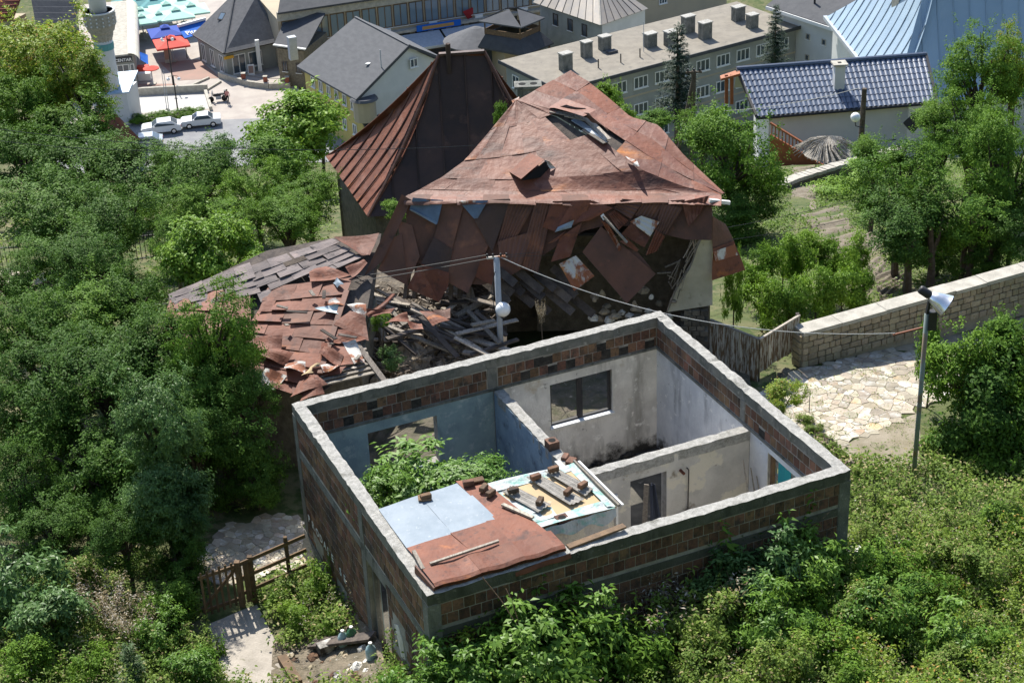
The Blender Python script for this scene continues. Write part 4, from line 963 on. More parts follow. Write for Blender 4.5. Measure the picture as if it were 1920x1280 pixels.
# ------------------------------------------------------------------ flaking board fence beside the wall end
fence = thing('board_fence', 'angled fence of upright boards with flaking white paint at the stone wall end', 'fence', PZ(1425, 715, -.4))
fa, fb, fc = PZ(1332, 600, .95), PZ(1424, 637, .9), PZ(1499, 592, .95)
def boards(a, b, n, h):
    for k in range(n):
        p, q = lerp(a, b, (k + .04) / n), lerp(a, b, (k + .94) / n); j = random.uniform(-.03, .03)
        d = nrm(q - p); nn = np.cross(d, ZUP)
        obj('board', MB().obox(p - ZUP * (h + j) + nn * random.uniform(.0, .015), q - p, nn * .025, ZUP * (h + j)), MAT['fence_wood'], fence)
boards(fa, fb, 13, 1.45); boards(fb, fc, 9, 1.05)
for a, b in ((fa, fb), (fb, fc)):
    obj('top_rail', MB().bar(a + ZUP * .02, b + ZUP * .02, .07, .04), MAT['wood_grey'], fence)
    obj('rail', MB().bar(a - ZUP * .8 + V3(0, .06, 0), b - ZUP * .8 + V3(0, .06, 0), .05, .08), MAT['wood_dark'], fence)
obj('post', MB().bar(fb - ZUP * 1.5 + V3(0, .08, 0), fb + ZUP * .04 + V3(0, .08, 0), .09, .09), MAT['wood_dark'], fence)
obj('post', MB().bar(fc - ZUP * 1.4 + V3(-.05, .05, 0), fc + ZUP * .06 + V3(-.05, .05, 0), .1, .1), MAT['wood_dark'], fence)

# ------------------------------------------------------------------ wooden gate and rail fence, lower left
gate = thing('picket_gate', 'dark weathered picket gate across the garden path', 'gate', PZ(430, 1150, -1.25))
g0, g1 = PZ(382, 1160, -1.25), PZ(450, 1136, -1.25); gd = nrm(g1 - g0); gl = np.linalg.norm(g1 - g0)
for k in range(6): obj('picket', MB().bar(g0 + gd * (gl * (k + .5) / 6) + ZUP * .06, g0 + gd * (gl * (k + .5) / 6) + ZUP * (1.32 + random.uniform(-.03, .04)),   .055, .025, up=np.cross(gd, ZUP)), MAT['wood_brown'], gate)
for z_ in (.2, 1.18): obj('rail', MB().bar(g0 + ZUP * z_ + V3(0, .04, 0), g1 + ZUP * z_ + V3(0, .04, 0), .05, .09), MAT['wood_brown'], gate)
obj('brace', MB().bar(g0 + ZUP * .25 + V3(0, .05, 0), g1 + ZUP * 1.1 + V3(0, .05, 0), .04, .08), MAT['wood_brown'], gate)
rf = thing('rail_fence', 'open rail fence with two posts running from the gate to the brick wall', 'fence', PZ(500, 1110, -1.25))
r0, r1 = PZ(452, 1134, -1.25), PZ(580, 1078, -1.25); rd = nrm(r1 - r0)
for t_, w_ in ((.02, .13), (.2, .12), (.72, .09)): obj('post', MB().bar(lerp(r0, r1, t_) - ZUP * .3, lerp(r0, r1, t_) + ZUP * (1.42 if t_ > .5 else 1.3), w_, w_), MAT['wood_brown'], rf)
for z_ in (.35, .8, 1.22): obj('rail', MB().bar(r0 + ZUP * z_ + V3(0, -.05, 0), r1 + ZUP * (z_ + .02) + V3(0, -.05, 0), .04, .10), MAT['wood_brown'], rf)
for t_ in (.06, .12, .16): obj('picket', MB().bar(lerp(r0, r1, t_) + V3(0, -.09, .05), lerp(r0, r1, t_) + V3(0, -.09, 1.2), .07, .025, up=np.cross(rd, ZUP)), MAT['wood_brown'], rf)

# ------------------------------------------------------------------ lamp post with globe behind the building
pb = V3(-.41, 45.4, .0); pt = PY(931, 482, 45.4); pb[0] = pt[0] + .0
lp = thing('globe_lamp_post', 'pale grey lamp post with white globe rising behind the brick building', 'lamp post', pb)
obj('pole', MB().tube([pb - ZUP * .5, pt], .085, 12), MAT['metal_grey'], lp, smooth=True)
gc = PY(943, 580, 44.9)
obj('globe', MB().sphere(gc, .215, 24, 16), MAT['globe'], lp, smooth=True)
obj('bracket', MB().tube([V3(pt[0], 45.35, gc[2] - .32), V3(gc[0], 45.1, gc[2] - .34), V3(gc[0], gc[1], gc[2] - .2)], .02, 6), MAT['metal_dark'], lp)
obj('collar', MB().lathe(gc - ZUP * .26, [(.07, 0), (.09, .03), (.09, .07)], 12), MAT['metal_dark'], lp)
obj('cross_arm', MB().bar(pt + V3(-.28, 0, -.02), pt + V3(.3, 0, .02), .05, .06), MAT['rust_patchy'], lp)
for dx in (-.26, -.1, .12, .28): obj('insulator', MB().lathe(pt + V3(dx, 0, .02), [(.02, 0), (.035, .03), (.03, .09), (.01, .1)], 8), MAT['metal_dark'], lp)
obj('stay_wire', MB().tube([pt + V3(-.06, -.1, -.4), pt + V3(-.2, -.12, -1.0), pt + V3(-.08, -.1, -1.9)], .012, 4), MAT['cable'], lp)

# floodlight on a post, right
fb0 = PG(1712, 905); ft = PY(1738, 588, fb0[1])
fl = thing('floodlight_post', 'slim green-grey post carrying a bowl floodlight above the right bushes', 'lamp post', fb0)
obj('post', MB().tube([fb0 - ZUP * .5, ft], .06, 10), MAT['metal_green'], fl, smooth=True)
hc = ft + V3(.22, -.05, .38)
ax_ = nrm(V3(.62, -.25, -.38))
obj('reflector', MB().lathe(hc - ax_ * .22, [(.07, 0), (.13, .04), (.19, .17), (.24, .29), (.30, .47), (.31, .48), (.29, .47), (.23, .3), (.17, .17)], 24, axis=ax_), MAT['alu'], fl, smooth=True)
obj('lamp_housing', MB().lathe(hc - ax_ * .52, [(.09, 0), (.11, .05), (.11, .28), (.08, .31)], 14, axis=ax_), MAT['metal_dark'], fl, smooth=True)
obj('yoke', MB().bar(ft, hc - ax_ * .2, .07, .07), MAT['metal_dark'], fl)
obj('ballast_box', MB().box(ft + V3(.14, 0, -.18), (.2, .18, .5)), MAT['metal_dark'], fl)
obj('cross_arm', MB().bar(ft + V3(-.8, 0, -.55), ft + V3(-.08, 0, -.38), .04, .04), MAT['rust'], fl)

# ------------------------------------------------------------------ overhead cables
def cable(label, pts, r, mat='cable', sag=.0, n=14, name='overhead_cable'):
    a, b = map(np.asarray, pts); P = [lerp(a, b, t) - ZUP * sag * 4 * t * (1 - t) for t in np.linspace(0, 1, n)]
    tag(obj(name, MB().tube(P, r, 5), MAT[mat]), label, 'cable')
cable('upper cable from lamp post cross arm to the left edge', (pt + V3(-.27, 0, .08), PY(-20, 578, 52)), .013, sag=.35)
cable('lower cable from lamp post cross arm to the left edge', (pt + V3(-.2, 0, -.03), PY(-20, 583, 51)), .013, sag=.4)
cable('pale twisted cable sagging from lamp post to floodlight post', (pt + V3(.1, 0, 0), ft + V3(-.75, 0, -.5)), .011, 'cable_pale', sag=.75, n=20)
cable('thin upper cable crossing the collapsed front to the right', (pt + V3(.2, 0, .05), PY(1620, 370, 60)), .009, sag=.3)
cable('thin lower cable crossing the collapsed front to the right', (pt + V3(.25, 0, 0), PY(1640, 400, 60)), .009, sag=.35)
cable('upper cable above the left treetops', (PY(-20, 240, 60), PY(905, 272, 56)), .011, sag=.45)
cable('lower cable above the left treetops', (PY(-20, 262, 60), PY(470, 276, 58)), .010, sag=.25)
cable('thin cable passing over the blue tiled roof', (PY(1290, 210, 84), PY(1612, 165, 74)), .012, 'cable_pale', sag=.3)
# ------------------------------------------------------------------ the town below
TZ = -45.0
def A3(p, z): return V3(p[0], p[1], z)
def outw(a, b):
    d = nrm(V3(b[0] - a[0], b[1] - a[1], 0)); n = np.cross(d, ZUP)
    return d, (n if n @ V3(0, -1, 0) >= 0 else -n)
def window(parent, p, d, n, w, h, frame='white', pane='glass', t=.09, mull=1, name='window'):
    """window standing at p (lower left on the facade), facing n"""
    fr = MB(); o = p - n * .04
    fr.obox(o, d * t, n * .12, ZUP * h); fr.obox(o + d * (w - t), d * t, n * .12, ZUP * h)
    fr.obox(o + d * t, d * (w - 2 * t), n * .12, ZUP * t); fr.obox(o + d * t + ZUP * (h - t), d * (w - 2 * t), n * .12, ZUP * t)
    for k in range(mull): fr.obox(o + d * (w * (k + 1) / (mull + 1) - t / 2) + ZUP * t, d * t, n * .11, ZUP * (h - 2 * t))
    wo = obj(name, fr, MAT[frame], parent)
    obj('pane', MB().obox(p + d * t * .9 + ZUP * t * .9, d * (w - 1.8 * t), n * .025, ZUP * (h - 1.8 * t)), MAT[pane], wo)
    obj('sill', MB().obox(p - d * .06 - ZUP * .07, d * (w + .12), n * .16, ZUP * .065), MAT['white'], wo)
    return wo
def winrow(parent, a, b, z, n, w, h, m0=.8, **kw):
    d, nn = outw(a, b); L_ = np.linalg.norm(V3(b[0] - a[0], b[1] - a[1], 0))
    for k in range(n):
        s = m0 + (L_ - 2 * m0 - w) * (k / max(1, n - 1)); window(parent, A3(a, z) + d * s, d, nn, w, h, **kw)
def shell(parent, pts, z0, z1, mat, name='wall'):
    return obj(name, MB().prism([A3(p, z0) for p in pts], ZUP * (z1 - z0)), MAT[mat], parent)
def slab(parent, pts, mat, th=.22, name='roof'):
    return obj(name, MB().prism(pts, ZUP * -th), MAT[mat], parent)
def chimney(parent, p, w=.9, h=1.5, d=.7, rz=.55, mat='concrete', cap='concrete_top'):
    o = obj('chimney', MB().box(np.asarray(p) + ZUP * h / 2, (w, d, h), rz), MAT[mat], parent)
    obj('cap', MB().box(np.asarray(p) + ZUP * (h + .06), (w * 1.12, d * 1.15, .12), rz), MAT[cap], o); return o

# plaza and street surfaces
def flat(name, pts, z, mat): return tag(obj(name, MB().prism([A3(p, z) for p in pts], ZUP * -.05), MAT[mat]), kind='structure')
plz = lambda *q: [PZ(x, y, TZ)[:2] for x, y in q]
flat('plaza', plz((150, 10), (560, -30), (560, 170), (500, 222), (250, 235), (120, 240)), TZ + .03, 'townpave')
flat('street', plz((100, 236), (700, 215), (700, 300), (60, 330)), TZ + .036, 'asphalt')
flat('plaza_band', plz((300, 118), (372, 112), (415, 147), (335, 152)), TZ + .045, 'redpave')
flat('plaza_band', plz((258, 158), (330, 158), (330, 170), (255, 172)), TZ + .045, 'redpave')
flat('lower_court', plz((246, 182), (385, 178), (392, 205), (248, 214)), TZ + .04, 'whitepave')
flat('street', plz((780, 40), (1010, 30), (1000, 110), (760, 120)), TZ + .036, 'asphalt')
# stone slabs and low walls around the sunken court
for nm, a, b, w_, h_ in (('plaza_wall', (240, 180), (390, 172), .4, .9), ('plaza_wall', (386, 176), (396, 208), .35, .5), ('plaza_wall', (342, 170), (392, 148), .25, .25), ('plaza_wall', (386, 172), (414, 155), .25, .25)):
    A_, B_ = PZ(*a, TZ), PZ(*b, TZ)
    lab = {(240, 180): 'pale retaining wall along the back of the sunken court', (386, 176): 'white side wall at the right of the sunken court', (342, 170): 'low ramp kerb rising left of the parked motorbike', (386, 172): 'short ramp kerb above the parked motorbike'}[a]
    tag(obj(nm, MB().bar(A_ + ZUP * h_ / 2, B_ + ZUP * h_ / 2, w_, h_), MAT['coping']), lab, 'wall')
kw_ = thing('terrace_wall', 'curved low wall with brown posts in front of the grey hipped building', 'wall', PZ(470, 160, TZ))
kp = [PZ(x, y, TZ) for x, y in ((412, 146), (440, 155), (470, 163), (505, 167), (545, 166))]
for a, b in zip(kp[:-1], kp[1:]): obj('wall', MB().bar(a + ZUP * .35, b + ZUP * .35, .4, .7), MAT['coping'], kw_)
for x, y in ((458, 158), (499, 164), (540, 165)):
    p = PZ(x, y, TZ); obj('post', MB().box(p + ZUP * .95, (.45, .45, .75)), MAT['redtile'], kw_); obj('cap', MB().box(p + ZUP * 1.35, (.52, .52, .06)), MAT['coping'], kw_)
obj('rail', MB().tube([PZ(458, 158, TZ) + ZUP * 1.1, PZ(499, 164, TZ) + ZUP * 1.1, PZ(540, 165, TZ) + ZUP * 1.1], .03, 5), MAT['metal_dark'], kw_)

# --- apartment block with gravel flat roof
ap = thing('apartment_block', 'long grey apartment block with gravel flat roof and many chimneys', 'building', (18, 175, TZ))
aN = V3(5.8, 165.5, 0); ad_ = nrm(V3(.853, .521, 0)); aw = V3(-.521, .853, 0)
aq = [aN, aN + ad_ * 30.2, aN + ad_ * 30.2 + aw * 9.9, aN + aw * 9.9]
shell(ap, aq, TZ, -35.75, 'facade_grey')
obj('roof', MB().prism([A3(p, -35.74) for p in (aN - ad_ * .5 - aw * .6, aN + ad_ * 30.7 - aw * .6, aN + ad_ * 30.7 + aw * 10.5, aN - ad_ * .5 + aw * 10.5)], ZUP * .26), MAT['flatroof'], ap)
for a, b in ((aN - ad_ * .52 - aw * .62, aN + ad_ * 30.72 - aw * .62), (aN - ad_ * .52 - aw * .62, aN - ad_ * .52 + aw * 10.52)):
    obj('roof_edge', MB().bar(A3(a, -35.55), A3(b, -35.55), .1, .36), MAT['tar'], ap)
for fl_, z in enumerate((-37.75, -40.6, -43.4)):
    winrow(ap, aq[0], aq[1], z, 11, 1.75, 1.25, 1.0, mull=2)
    obj('string_course', MB().obox(A3(aq[0] - aw * .06, z - .75), ad_ * 30.2, aw * .07, ZUP * .18), MAT['facade_beige'], ap)
winrow(ap, aq[3], aq[0], -37.9, 3, 1.3, 1.4, 1.2)
winrow(ap, aq[3], aq[0], -40.7, 3, 1.3, 1.4, 1.2)
for x, y, w_, h_ in ((1061, 131, 1.15, 1.7), (1100, 107, .95, 1.6), (1134, 93, 1.1, 1.4), (1219, 87, 1.2, 1.35), (1257, 85, 1.15, 1.45), (1290, 61, 1.25, 1.75), (1322, 72, 1.2, 1.7), (1384, 38, 1.25, 1.45), (1410, 52, 1.05, 1.4)):
    chimney(ap, PZ(x, y, -35.48) , w_, h_, .85)
for x, y in ((1122, 128), (1164, 118), (1200, 108)): obj('vent_pipe', MB().tube([PZ(x, y, -35.5), PZ(x, y, -35.5) + ZUP * .95], .07, 6), MAT['metal_dark'], ap)
obj('antenna', MB().tube([PZ(1207, 98, -35.5), PZ(1207, 98, -35.5) + ZUP * 3.2], .03, 4), MAT['metal_grey'], ap)
obj('hatch', MB().box(PZ(1147, 97, -35.35), (1.1, .7, .25), .5), MAT['tar'], ap)

# --- yellow house with big grey felt roof
yh = thing('yellow_house', 'yellow rendered house with large grey felt gable roof and white gable wall', 'house', (-13, 181, TZ))
r0, r1 = V3(-15.5, 187.9, -34.5), V3(-9.3, 177.5, -34.5); e0, e1 = V3(-22.0, 184.4, -38.6), V3(-14.9, 173.2, -38.6)
pr_ = V3(.86, .512, 0)
f0, f1 = r0 + pr_ * 4.6 + ZUP * -2.7, r1 + pr_ * 4.6 + ZUP * -2.7
slab(yh, [e0, e1, r1, r0], 'slate', .2); slab(yh, [r0, r1, f1, f0], 'slate', .2)
for a, b in ((e1, r1), (r1, f1)): obj('barge_board', MB().bar(a - ZUP * .1, b - ZUP * .1, .12, .3), MAT['tar'], yh)
obj('ridge_cap', MB().bar(r0 + ZUP * .03, r1 + ZUP * .03, .25, .08), MAT['slate'], yh)
ins = nrm(r0 - r1) * .45; we0, we1 = e0 + pr_ * .8 - ins * .3, e1 + pr_ * .8 + ins; wf1, wf0 = f1 - pr_ * .5 + ins, f0 - pr_ * .5 - ins
shell(yh, [we0, we1, wf1, wf0], TZ, -38.75, 'yellow')
obj('gable', MB().prism([A3(we1, -41.2), A3(wf1, -40.2), A3(wf1, -37.4), V3(*(r1 + ins)[:2], -34.8), A3(we1, -38.35)], nrm(r1 - r0) * .06), MAT['white_wall'], yh)
winrow(yh, we0, we1, -40.6, 6, .85, 1.2, 1.5); winrow(yh, we0, we1, -43.4, 5, .85, 1.2, 1.5)
dg, ng = outw(we1, wf1); ng = nrm(r1 - r0); dg = nrm(A3(wf1, 0) - A3(we1, 0))
window(yh, A3(we1, -37.0) + dg * 6.2 + ng * .05, dg, ng, .95, .95)
obj('lower_roof', MB().prism([A3(we1 - pr_ * .2, -41.3), A3(wf1, -39.8), A3(wf1 + ng * 3.2, -41.0), A3(we1 + ng * 3.2 - pr_ * .2, -42.6)], ZUP * -.15), MAT['tar'], yh)
bay = A3(we1, -41.2) + V3(.25, .2, 0); obj('bay_window', MB().lathe(bay, [(1.2, 0), (1.2, 2.2)], 12), MAT['facade_beige'], yh); obj('bay_roof', MB().lathe(bay + ZUP * 2.25, [(1.5, 0), (1.3, .25)], 14), MAT['slate'], yh)
obj('roof_pipe', MB().tube([lerp(e1, r1, .55) + ins * 2, lerp(e1, r1, .55) + ins * 2 + ZUP * 1.9], .05, 5), MAT['metal_grey'], yh)
obj('roof_light', MB().box(lerp(lerp(e0, e1, .75), lerp(r0, r1, .75), .5) + ZUP * .08, (.5, .4, .08), .9), MAT['white'], yh)
# rubble-stone annex with metal chimney at its left
an = thing('stone_annex', 'small stone annex with dark roof and steel chimney left of the yellow house', 'annex', PZ(548, 150, TZ))
b0 = PZ(556, 170, TZ); aqn = [b0 + V3(-2, 2, 0), b0 + V3(1.2, .5, 0), b0 + V3(3.4, 7, 0), b0 + V3(-1, 9, 0)]
shell(an, aqn, TZ, -40.5, 'stone_dark'); slab(an, [A3(aqn[0] - V3(.3, .3, 0), -40.0), A3(aqn[1] + V3(.3, -.3, 0), -40.2), A3(aqn[2], -38.2), A3(aqn[3], -38.2)], 'tar')
winrow(an, aqn[0], aqn[1], -43.2, 2, .7, 1.2, .5, frame='wood_dark')
obj('chimney', MB().box(PZ(549, 95, -38.5) + V3(0, 0, .3), (.9, .8, 2.6), .4), MAT['metal_grey'], an)
obj('gutter_board', MB().bar(A3(aqn[0] - V3(.3, .4, 0), -39.95), A3(aqn[1] + V3(.3, -.4, 0), -40.15), .3, .15), MAT['white'], an)

# --- hipped grey building with two roof lights
hb = thing('hipped_shop', 'shop with dark grey hipped roof carrying two small roof lights beside the plaza', 'shop', (-31, 205, TZ))
h_l, h_n, h_r = V3(-36.8, 207.0, -41.8), V3(-32.1, 199.4, -41.8), V3(-25.6, 203.2, -41.8); h_f = h_l + (h_r - h_n)
ht0, ht1 = V3(-31.3, 208.2, -37.2), V3(-28.6, 206.9, -37.2)
slab(hb, [h_l, h_n, ht0], 'slate_snow', .15); slab(hb, [h_n, h_r, ht1, ht0], 'slate_snow', .15); slab(hb, [h_r, h_f, ht1], 'tar', .15); slab(hb, [h_f, h_l, ht0, ht1], 'tar', .15)
cH = (h_l + h_n + h_r + h_f) / 4
hw = [lerp(p, cH, .1) for p in (h_l, h_n, h_r, h_f)]
shell(hb, hw, TZ, -41.9, 'facade_grey')
for a, b in ((h_l, h_n), (h_n, h_r)): obj('gutter', MB().bar(a - ZUP * .08, b - ZUP * .08, .14, .14), MAT['metal_dark'], hb)
obj('hip_cap', MB().bar(h_n + ZUP * .03, ht0 + ZUP * .03, .16, .08), MAT['tar'], hb)
winrow(hb, hw[0], hw[1], -44.7, 3, 1.1, 2.1, .9); dH, nH = outw(hw[1], hw[2])
window(hb, A3(hw[1], -44.75) + dH * .7, dH, nH, 1.7, 2.3); window(hb, A3(hw[1], -44.3) + dH * 2.8, dH, nH, 1.7, 1.8, mull=0)
obj('step', MB().obox(A3(hw[1], TZ + .03) - nH * .01, dH * 3.6, nH * .8, ZUP * .2), MAT['coping'], hb)
for P_, q in (((h_l + h_n) / 2, ht0), ((h_n + h_r) / 2, (ht0 + ht1) / 2)):
    c = lerp(P_, q, .52); side = nrm(np.cross(ZUP, q - P_)); up_ = nrm(q - P_); no = nrm(np.cross(up_, side)); no = no if no[2] > 0 else -no
    sk = obj('roof_light', MB().obox(c - side * .4 - up_ * .55, side * .8, up_ * 1.1, no * .12), MAT['metal_dark'], hb)
    obj('pane', MB().obox(c - side * .3 - up_ * .42 + no * .1, side * .6, up_ * .84, no * .04), MAT['glass_blue'], sk)
obj('shop_sign', MB().obox(A3(hw[1], -42.7) - dH * .3 + nH * .1, dH * 1.2, nH * .1, ZUP * .35), M('amber_sign', (.55, .30, .03), .5), hb)

# --- long glazed building with dark roof
gl = thing('glazed_hall', 'long two-storey hall with continuous timber-framed glazing and dark roof', 'building', (-14, 206, TZ))
g0 = V3(-25.6, 200.5, 0); gd_ = nrm(V3(22.3, 8.0, 0)); gn = V3(gd_[1], -gd_[0], 0)
gq = [g0, g0 + gd_ * 36, g0 + gd_ * 36 - gn * 12, g0 - gn * 12]
shell(gl, gq, TZ, -38.4, 'facade_beige')
obj('fascia', MB().obox(A3(g0 + gn * .15, -38.6), gd_ * 36, -gn * .4, ZUP * 1.05), MAT['coping'], gl)
slab(gl, [A3(g0 + gn * .5, -37.45), A3(g0 + gd_ * 36 + gn * .5, -37.45), A3(g0 + gd_ * 36 - gn * 9, -33.5), A3(g0 - gn * 9 + gd_ * 4, -33.5)], 'tar')
for k in range(18):
    s = .4 + k * 1.95; window(gl, A3(g0, -41.4) + gd_ * s + gn * .02, gd_, gn, 1.75, 2.7, frame='wood_brown', pane='glass_blue', mull=1)
    if k % 3 == 0: obj('air_unit', MB().obox(A3(g0 + gn * .02, -41.9) + gd_ * (s + .4), gd_ * 1.0, gn * .4, ZUP * .42), MAT['white'], gl)
obj('balcony_slab', MB().obox(A3(g0 + gn * .9, -42.1), gd_ * 36, -gn * .85, ZUP * .3), MAT['coping'], gl)
winrow(gl, g0 + gd_ * 14, g0 + gd_ * 30, -44.6, 7, 1.6, 2.2, .3, frame='metal_dark')
sg = obj('sign_board', MB().obox(A3(g0 + gn * .95, -42.15) + gd_ * 16.5, gd_ * 5.6, gn * .12, ZUP * .75), MAT['bright_blue'], gl)
obj('sign_strip', MB().obox(A3(g0 + gn * 1.07, -42.0) + gd_ * 17.2, gd_ * 4.0, gn * .02, ZUP * .4), M('orange_strip', (.50, .28, .10), .7), sg)
for k in range(2):
    o = obj('awning', MB().prism([A3(g0 + gn * 1.0, -42.3) + gd_ * (13 + k * 6.6), A3(g0 + gn * 1.0, -42.3) + gd_ * (19.3 + k * 6.6), A3(g0 + gn * 4.2, -43.1) + gd_ * (19.3 + k * 6.6), A3(g0 + gn * 4.2, -43.1) + gd_ * (13 + k * 6.6)], ZUP * -.1), MAT['metal_grey'], gl)
    obj('awning_edge', MB().obox(A3(g0 + gn * 4.2, -43.35) + gd_ * (13 + k * 6.6), gd_ * 6.3, gn * .06, ZUP * .3), MAT['white'], o)
o = obj('red_awning', MB().prism([A3(p, z) for p, z in ((PZ(868, 22, -40.5), -40.5), (PZ(915, 2, -40.5), -40.5), (PZ(905, 32, -42.2), -42.2), (PZ(880, 40, -42.2), -42.2))], ZUP * -.08), M('dark_red_canvas', (.30, .02, .025), .8)); tag(o, 'dark red slanting awning left of the tiered pavilion', 'awning')

# --- tiered dark pavilion
pv = thing('tiered_pavilion', 'two-tier open pavilion with dark felt roofs and timber balustrade', 'pavilion', (1, 198, TZ))
u_ = [V3(-2.2, 195.4, -38), V3(2.6, 192.4, -38), V3(5.4, 195.6, -38), V3(1.1, 200.0, -38)]; uc = sum(u_) / 4
top_ = uc + ZUP * 1.2
for a, b in zip(u_, u_[1:] + u_[:1]): slab(pv, [a, b, top_ + (a + b - 2 * uc) * .12], 'slate', .15, 'upper_roof')
l_ = [A3(uc + (p - uc) * k, -41.0) for p, k in zip(u_, (1.05, 1.25, 1.25, 1.15))]
for a, b, c, d in zip(u_, u_[1:] + u_[:1], l_, l_[1:] + l_[:1]):
    a2, b2 = A3(lerp(a, uc, .18), -39.6), A3(lerp(b, uc, .18), -39.6); slab(pv, [c, d, b2, a2], 'tar', .18, 'lower_roof')
    obj('balustrade', MB().bar(a2 + ZUP * .35, b2 + ZUP * .35, .08, .6), MAT['wood_brown'], pv)
    obj('post', MB().bar(a2, A3(a2, -38.1), .16, .16), MAT['wood_brown'], pv); obj('post', MB().bar(A3(lerp(c, uc, .12), TZ), A3(lerp(c, uc, .12), -41.1), .25, .25), MAT['wood_brown'], pv)
obj('apse_roof', MB().lathe(V3(-2.6, 199.2, -41.6), [(3.9, 0), (3.9, .12), (.6, 1.6), (.1, 1.7)], 20), MAT['slate'], pv)
obj('apse_wall', MB().lathe(V3(-2.6, 199.2, TZ), [(3.2, 0), (3.2, 3.4)], 20), MAT['glass'], pv)
obj('core', MB().box((1.3, 196.4, -43), (3.6, 3.6, 4), .5), MAT['facade_beige'], pv)

# --- tan metal-roofed house and its neighbour
tn = thing('tan_roofed_house', 'concrete house with striped tan metal hipped roof behind the apartment block', 'house', (12, 198, TZ))
tl, tc_, tr_ = V3(8.1, 195.8, -38), V3(11.5, 191.9, -38), V3(17.3, 197.2, -38); tb = tl + (tr_ - tc_); tl2 = V3(4.2, 201.5, -38); tcen = V3(11.7, 199.6, -34.6); tcl = V3(7.5, 203.5, -34.6)
def seamed(parent, a, b, c, d, n, mats, seam='metal_grey', pn='roof_panel'):
    """n metal panels between top edge a-b and bottom edge d-c"""
    no = nrm(np.cross(b - a + (c - d), d - a)); no = no if no[2] > 0 else -no
    for k in range(n):
        p, q, r_, s = lerp(a, b, k / n), lerp(a, b, (k + 1) / n), lerp(d, c, (k + 1) / n), lerp(d, c, k / n)
        obj(pn, MB().prism([p, q, r_, s], no * -.06), MAT[mats[k % len(mats)]], parent)
        if k: obj('seam', MB().bar(p + no * .02, s + no * .02, .06, .06, up=no), MAT[seam], parent)
seamed(tn, tcl, tcen, tc_, tl2, 9, ['tanmetal'], 'metal_dark'); seamed(tn, tcen, tcen + V3(.1, .1, 0), tr_, tc_, 7, ['tanmetal'], 'metal_dark')
obj('hip_cap', MB().bar(tc_ + ZUP * .04, tcen + ZUP * .04, .16, .08), MAT['coping'], tn)
tw = [tl2 + V3(.8, .2, 0), tc_ + V3(.1, .7, 0), tr_ + V3(-.7, .1, 0), tl2 + V3(6, 6, 0)]
shell(tn, tw, TZ, -38.1, 'facade_grey')
dT, nT = outw(tw[0], tw[1])
for s in (2.5, 5.2, 7.8): window(tn, A3(tw[0], -40.2) + dT * s, dT, nT, .9, 1.4, frame='wood_dark', mull=0)
dT2, nT2 = outw(tw[1], tw[2]); obj('white_flank', MB().obox(A3(tw[1], -41.5) + dT2 * .1 + nT2 * .01, dT2 * 7.2, nT2 * .05, ZUP * 3.3), MAT['white_wall'], tn)
bb = thing('beige_building', 'beige building with barred white window at the top edge', 'building', (22, 216, TZ))
bq = [V3(16.5, 210, 0), V3(29, 217.5, 0), V3(25, 225, 0), V3(12, 218, 0)]; shell(bb, bq, TZ, -31, 'facade_beige')
dB, nB = outw(bq[0], bq[1])
for s, z in ((4.0, -42.3), (2.0, -39.2), (8.6, -42.0), (8.6, -39), (11.5, -42)): window(bb, A3(bq[0], z) + dB * s, dB, nB, 1.2, 1.9, mull=2)
# --- white block with dark roof
wbk = thing('white_block', 'white rendered block with small square windows and dark pitched roof', 'building', (36, 182, TZ))
wq = [V3(29.6, 184.4, 0), V3(35.2, 176.0, 0), V3(43, 183, 0), V3(38, 192, 0)]
shell(wbk, wq, TZ, -34.3, 'white_wall')
slab(wbk, [A3(wq[0] + V3(-.8, -.4, 0), -34.0), A3(wq[1] + V3(-.2, -1.0, 0), -34.0), A3(wq[2] + V3(.5, 0, 0), -30.2), A3(wq[3], -30.2)], 'tar', .3)
obj('eave_board', MB().bar(A3(wq[0] + V3(-.85, -.45, 0), -34.25), A3(wq[1] + V3(-.25, -1.05, 0), -34.25), .12, .35), MAT['white'], wbk)
dW, nW = outw(wq[0], wq[1])
for r_ in range(3):
    for s in (5.2, 7.6): window(wbk, A3(wq[0], -36.6 - r_ * 2.3) + dW * s, dW, nW, .6, .65, frame='coping', mull=0)
dW2, nW2 = outw(wq[1], wq[2]); obj('downpipe', MB().tube([A3(wq[1], -44) + dW2 * 1.5 + nW2 * .1, A3(wq[1], -34.3) + dW2 * 1.5 + nW2 * .1], .14, 6), MAT['tar'], wbk)
obj('roof_pipe', MB().tube([V3(33.5, 181.5, -33.6), V3(33.5, 181.5, -32)], .12, 6), MAT['metal_dark'], wbk)
# --- big blue metal roof
bm2 = thing('blue_roofed_hall', 'large hall with a tall flared pale blue standing-seam metal roof', 'building', (30, 118, -30))
kNC, kFL, kAP, kNR = PY(1676, 196, 106), PY(1545, 78, 124), PY(1768, -130, 111), PY(2150, 300, 106)
kFL[2] = kNC[2]; kNR[2] = kNC[2]
kAP2 = kAP + V3(9, -1.0, 0)
fallface(bm2, kNC, kFL, kAP, kAP + V3(.05, .05, 0), 16, 'palemetal', 'metal_grey', .12)
fallface(bm2, kNC, kNR, kAP, kAP2, 16, 'palemetal', 'palemetal', .10)
obj('eave_trim', MB().bar(kFL, kNC, .3, .25), MAT['metal_grey'], bm2)
kc = [lerp(p, V3(33, 120, 0), .06) for p in (kFL, kNC, kNR)] + [V3(50, 130, 0)]; shell(bm2, kc, -42, kNC[2] - .2, 'white_wall')
obj('chimney', MB().box(PY(1690, -2, 114.5) + ZUP * .6, (.9, .9, 3.2), .3), MAT['coping'], bm2)

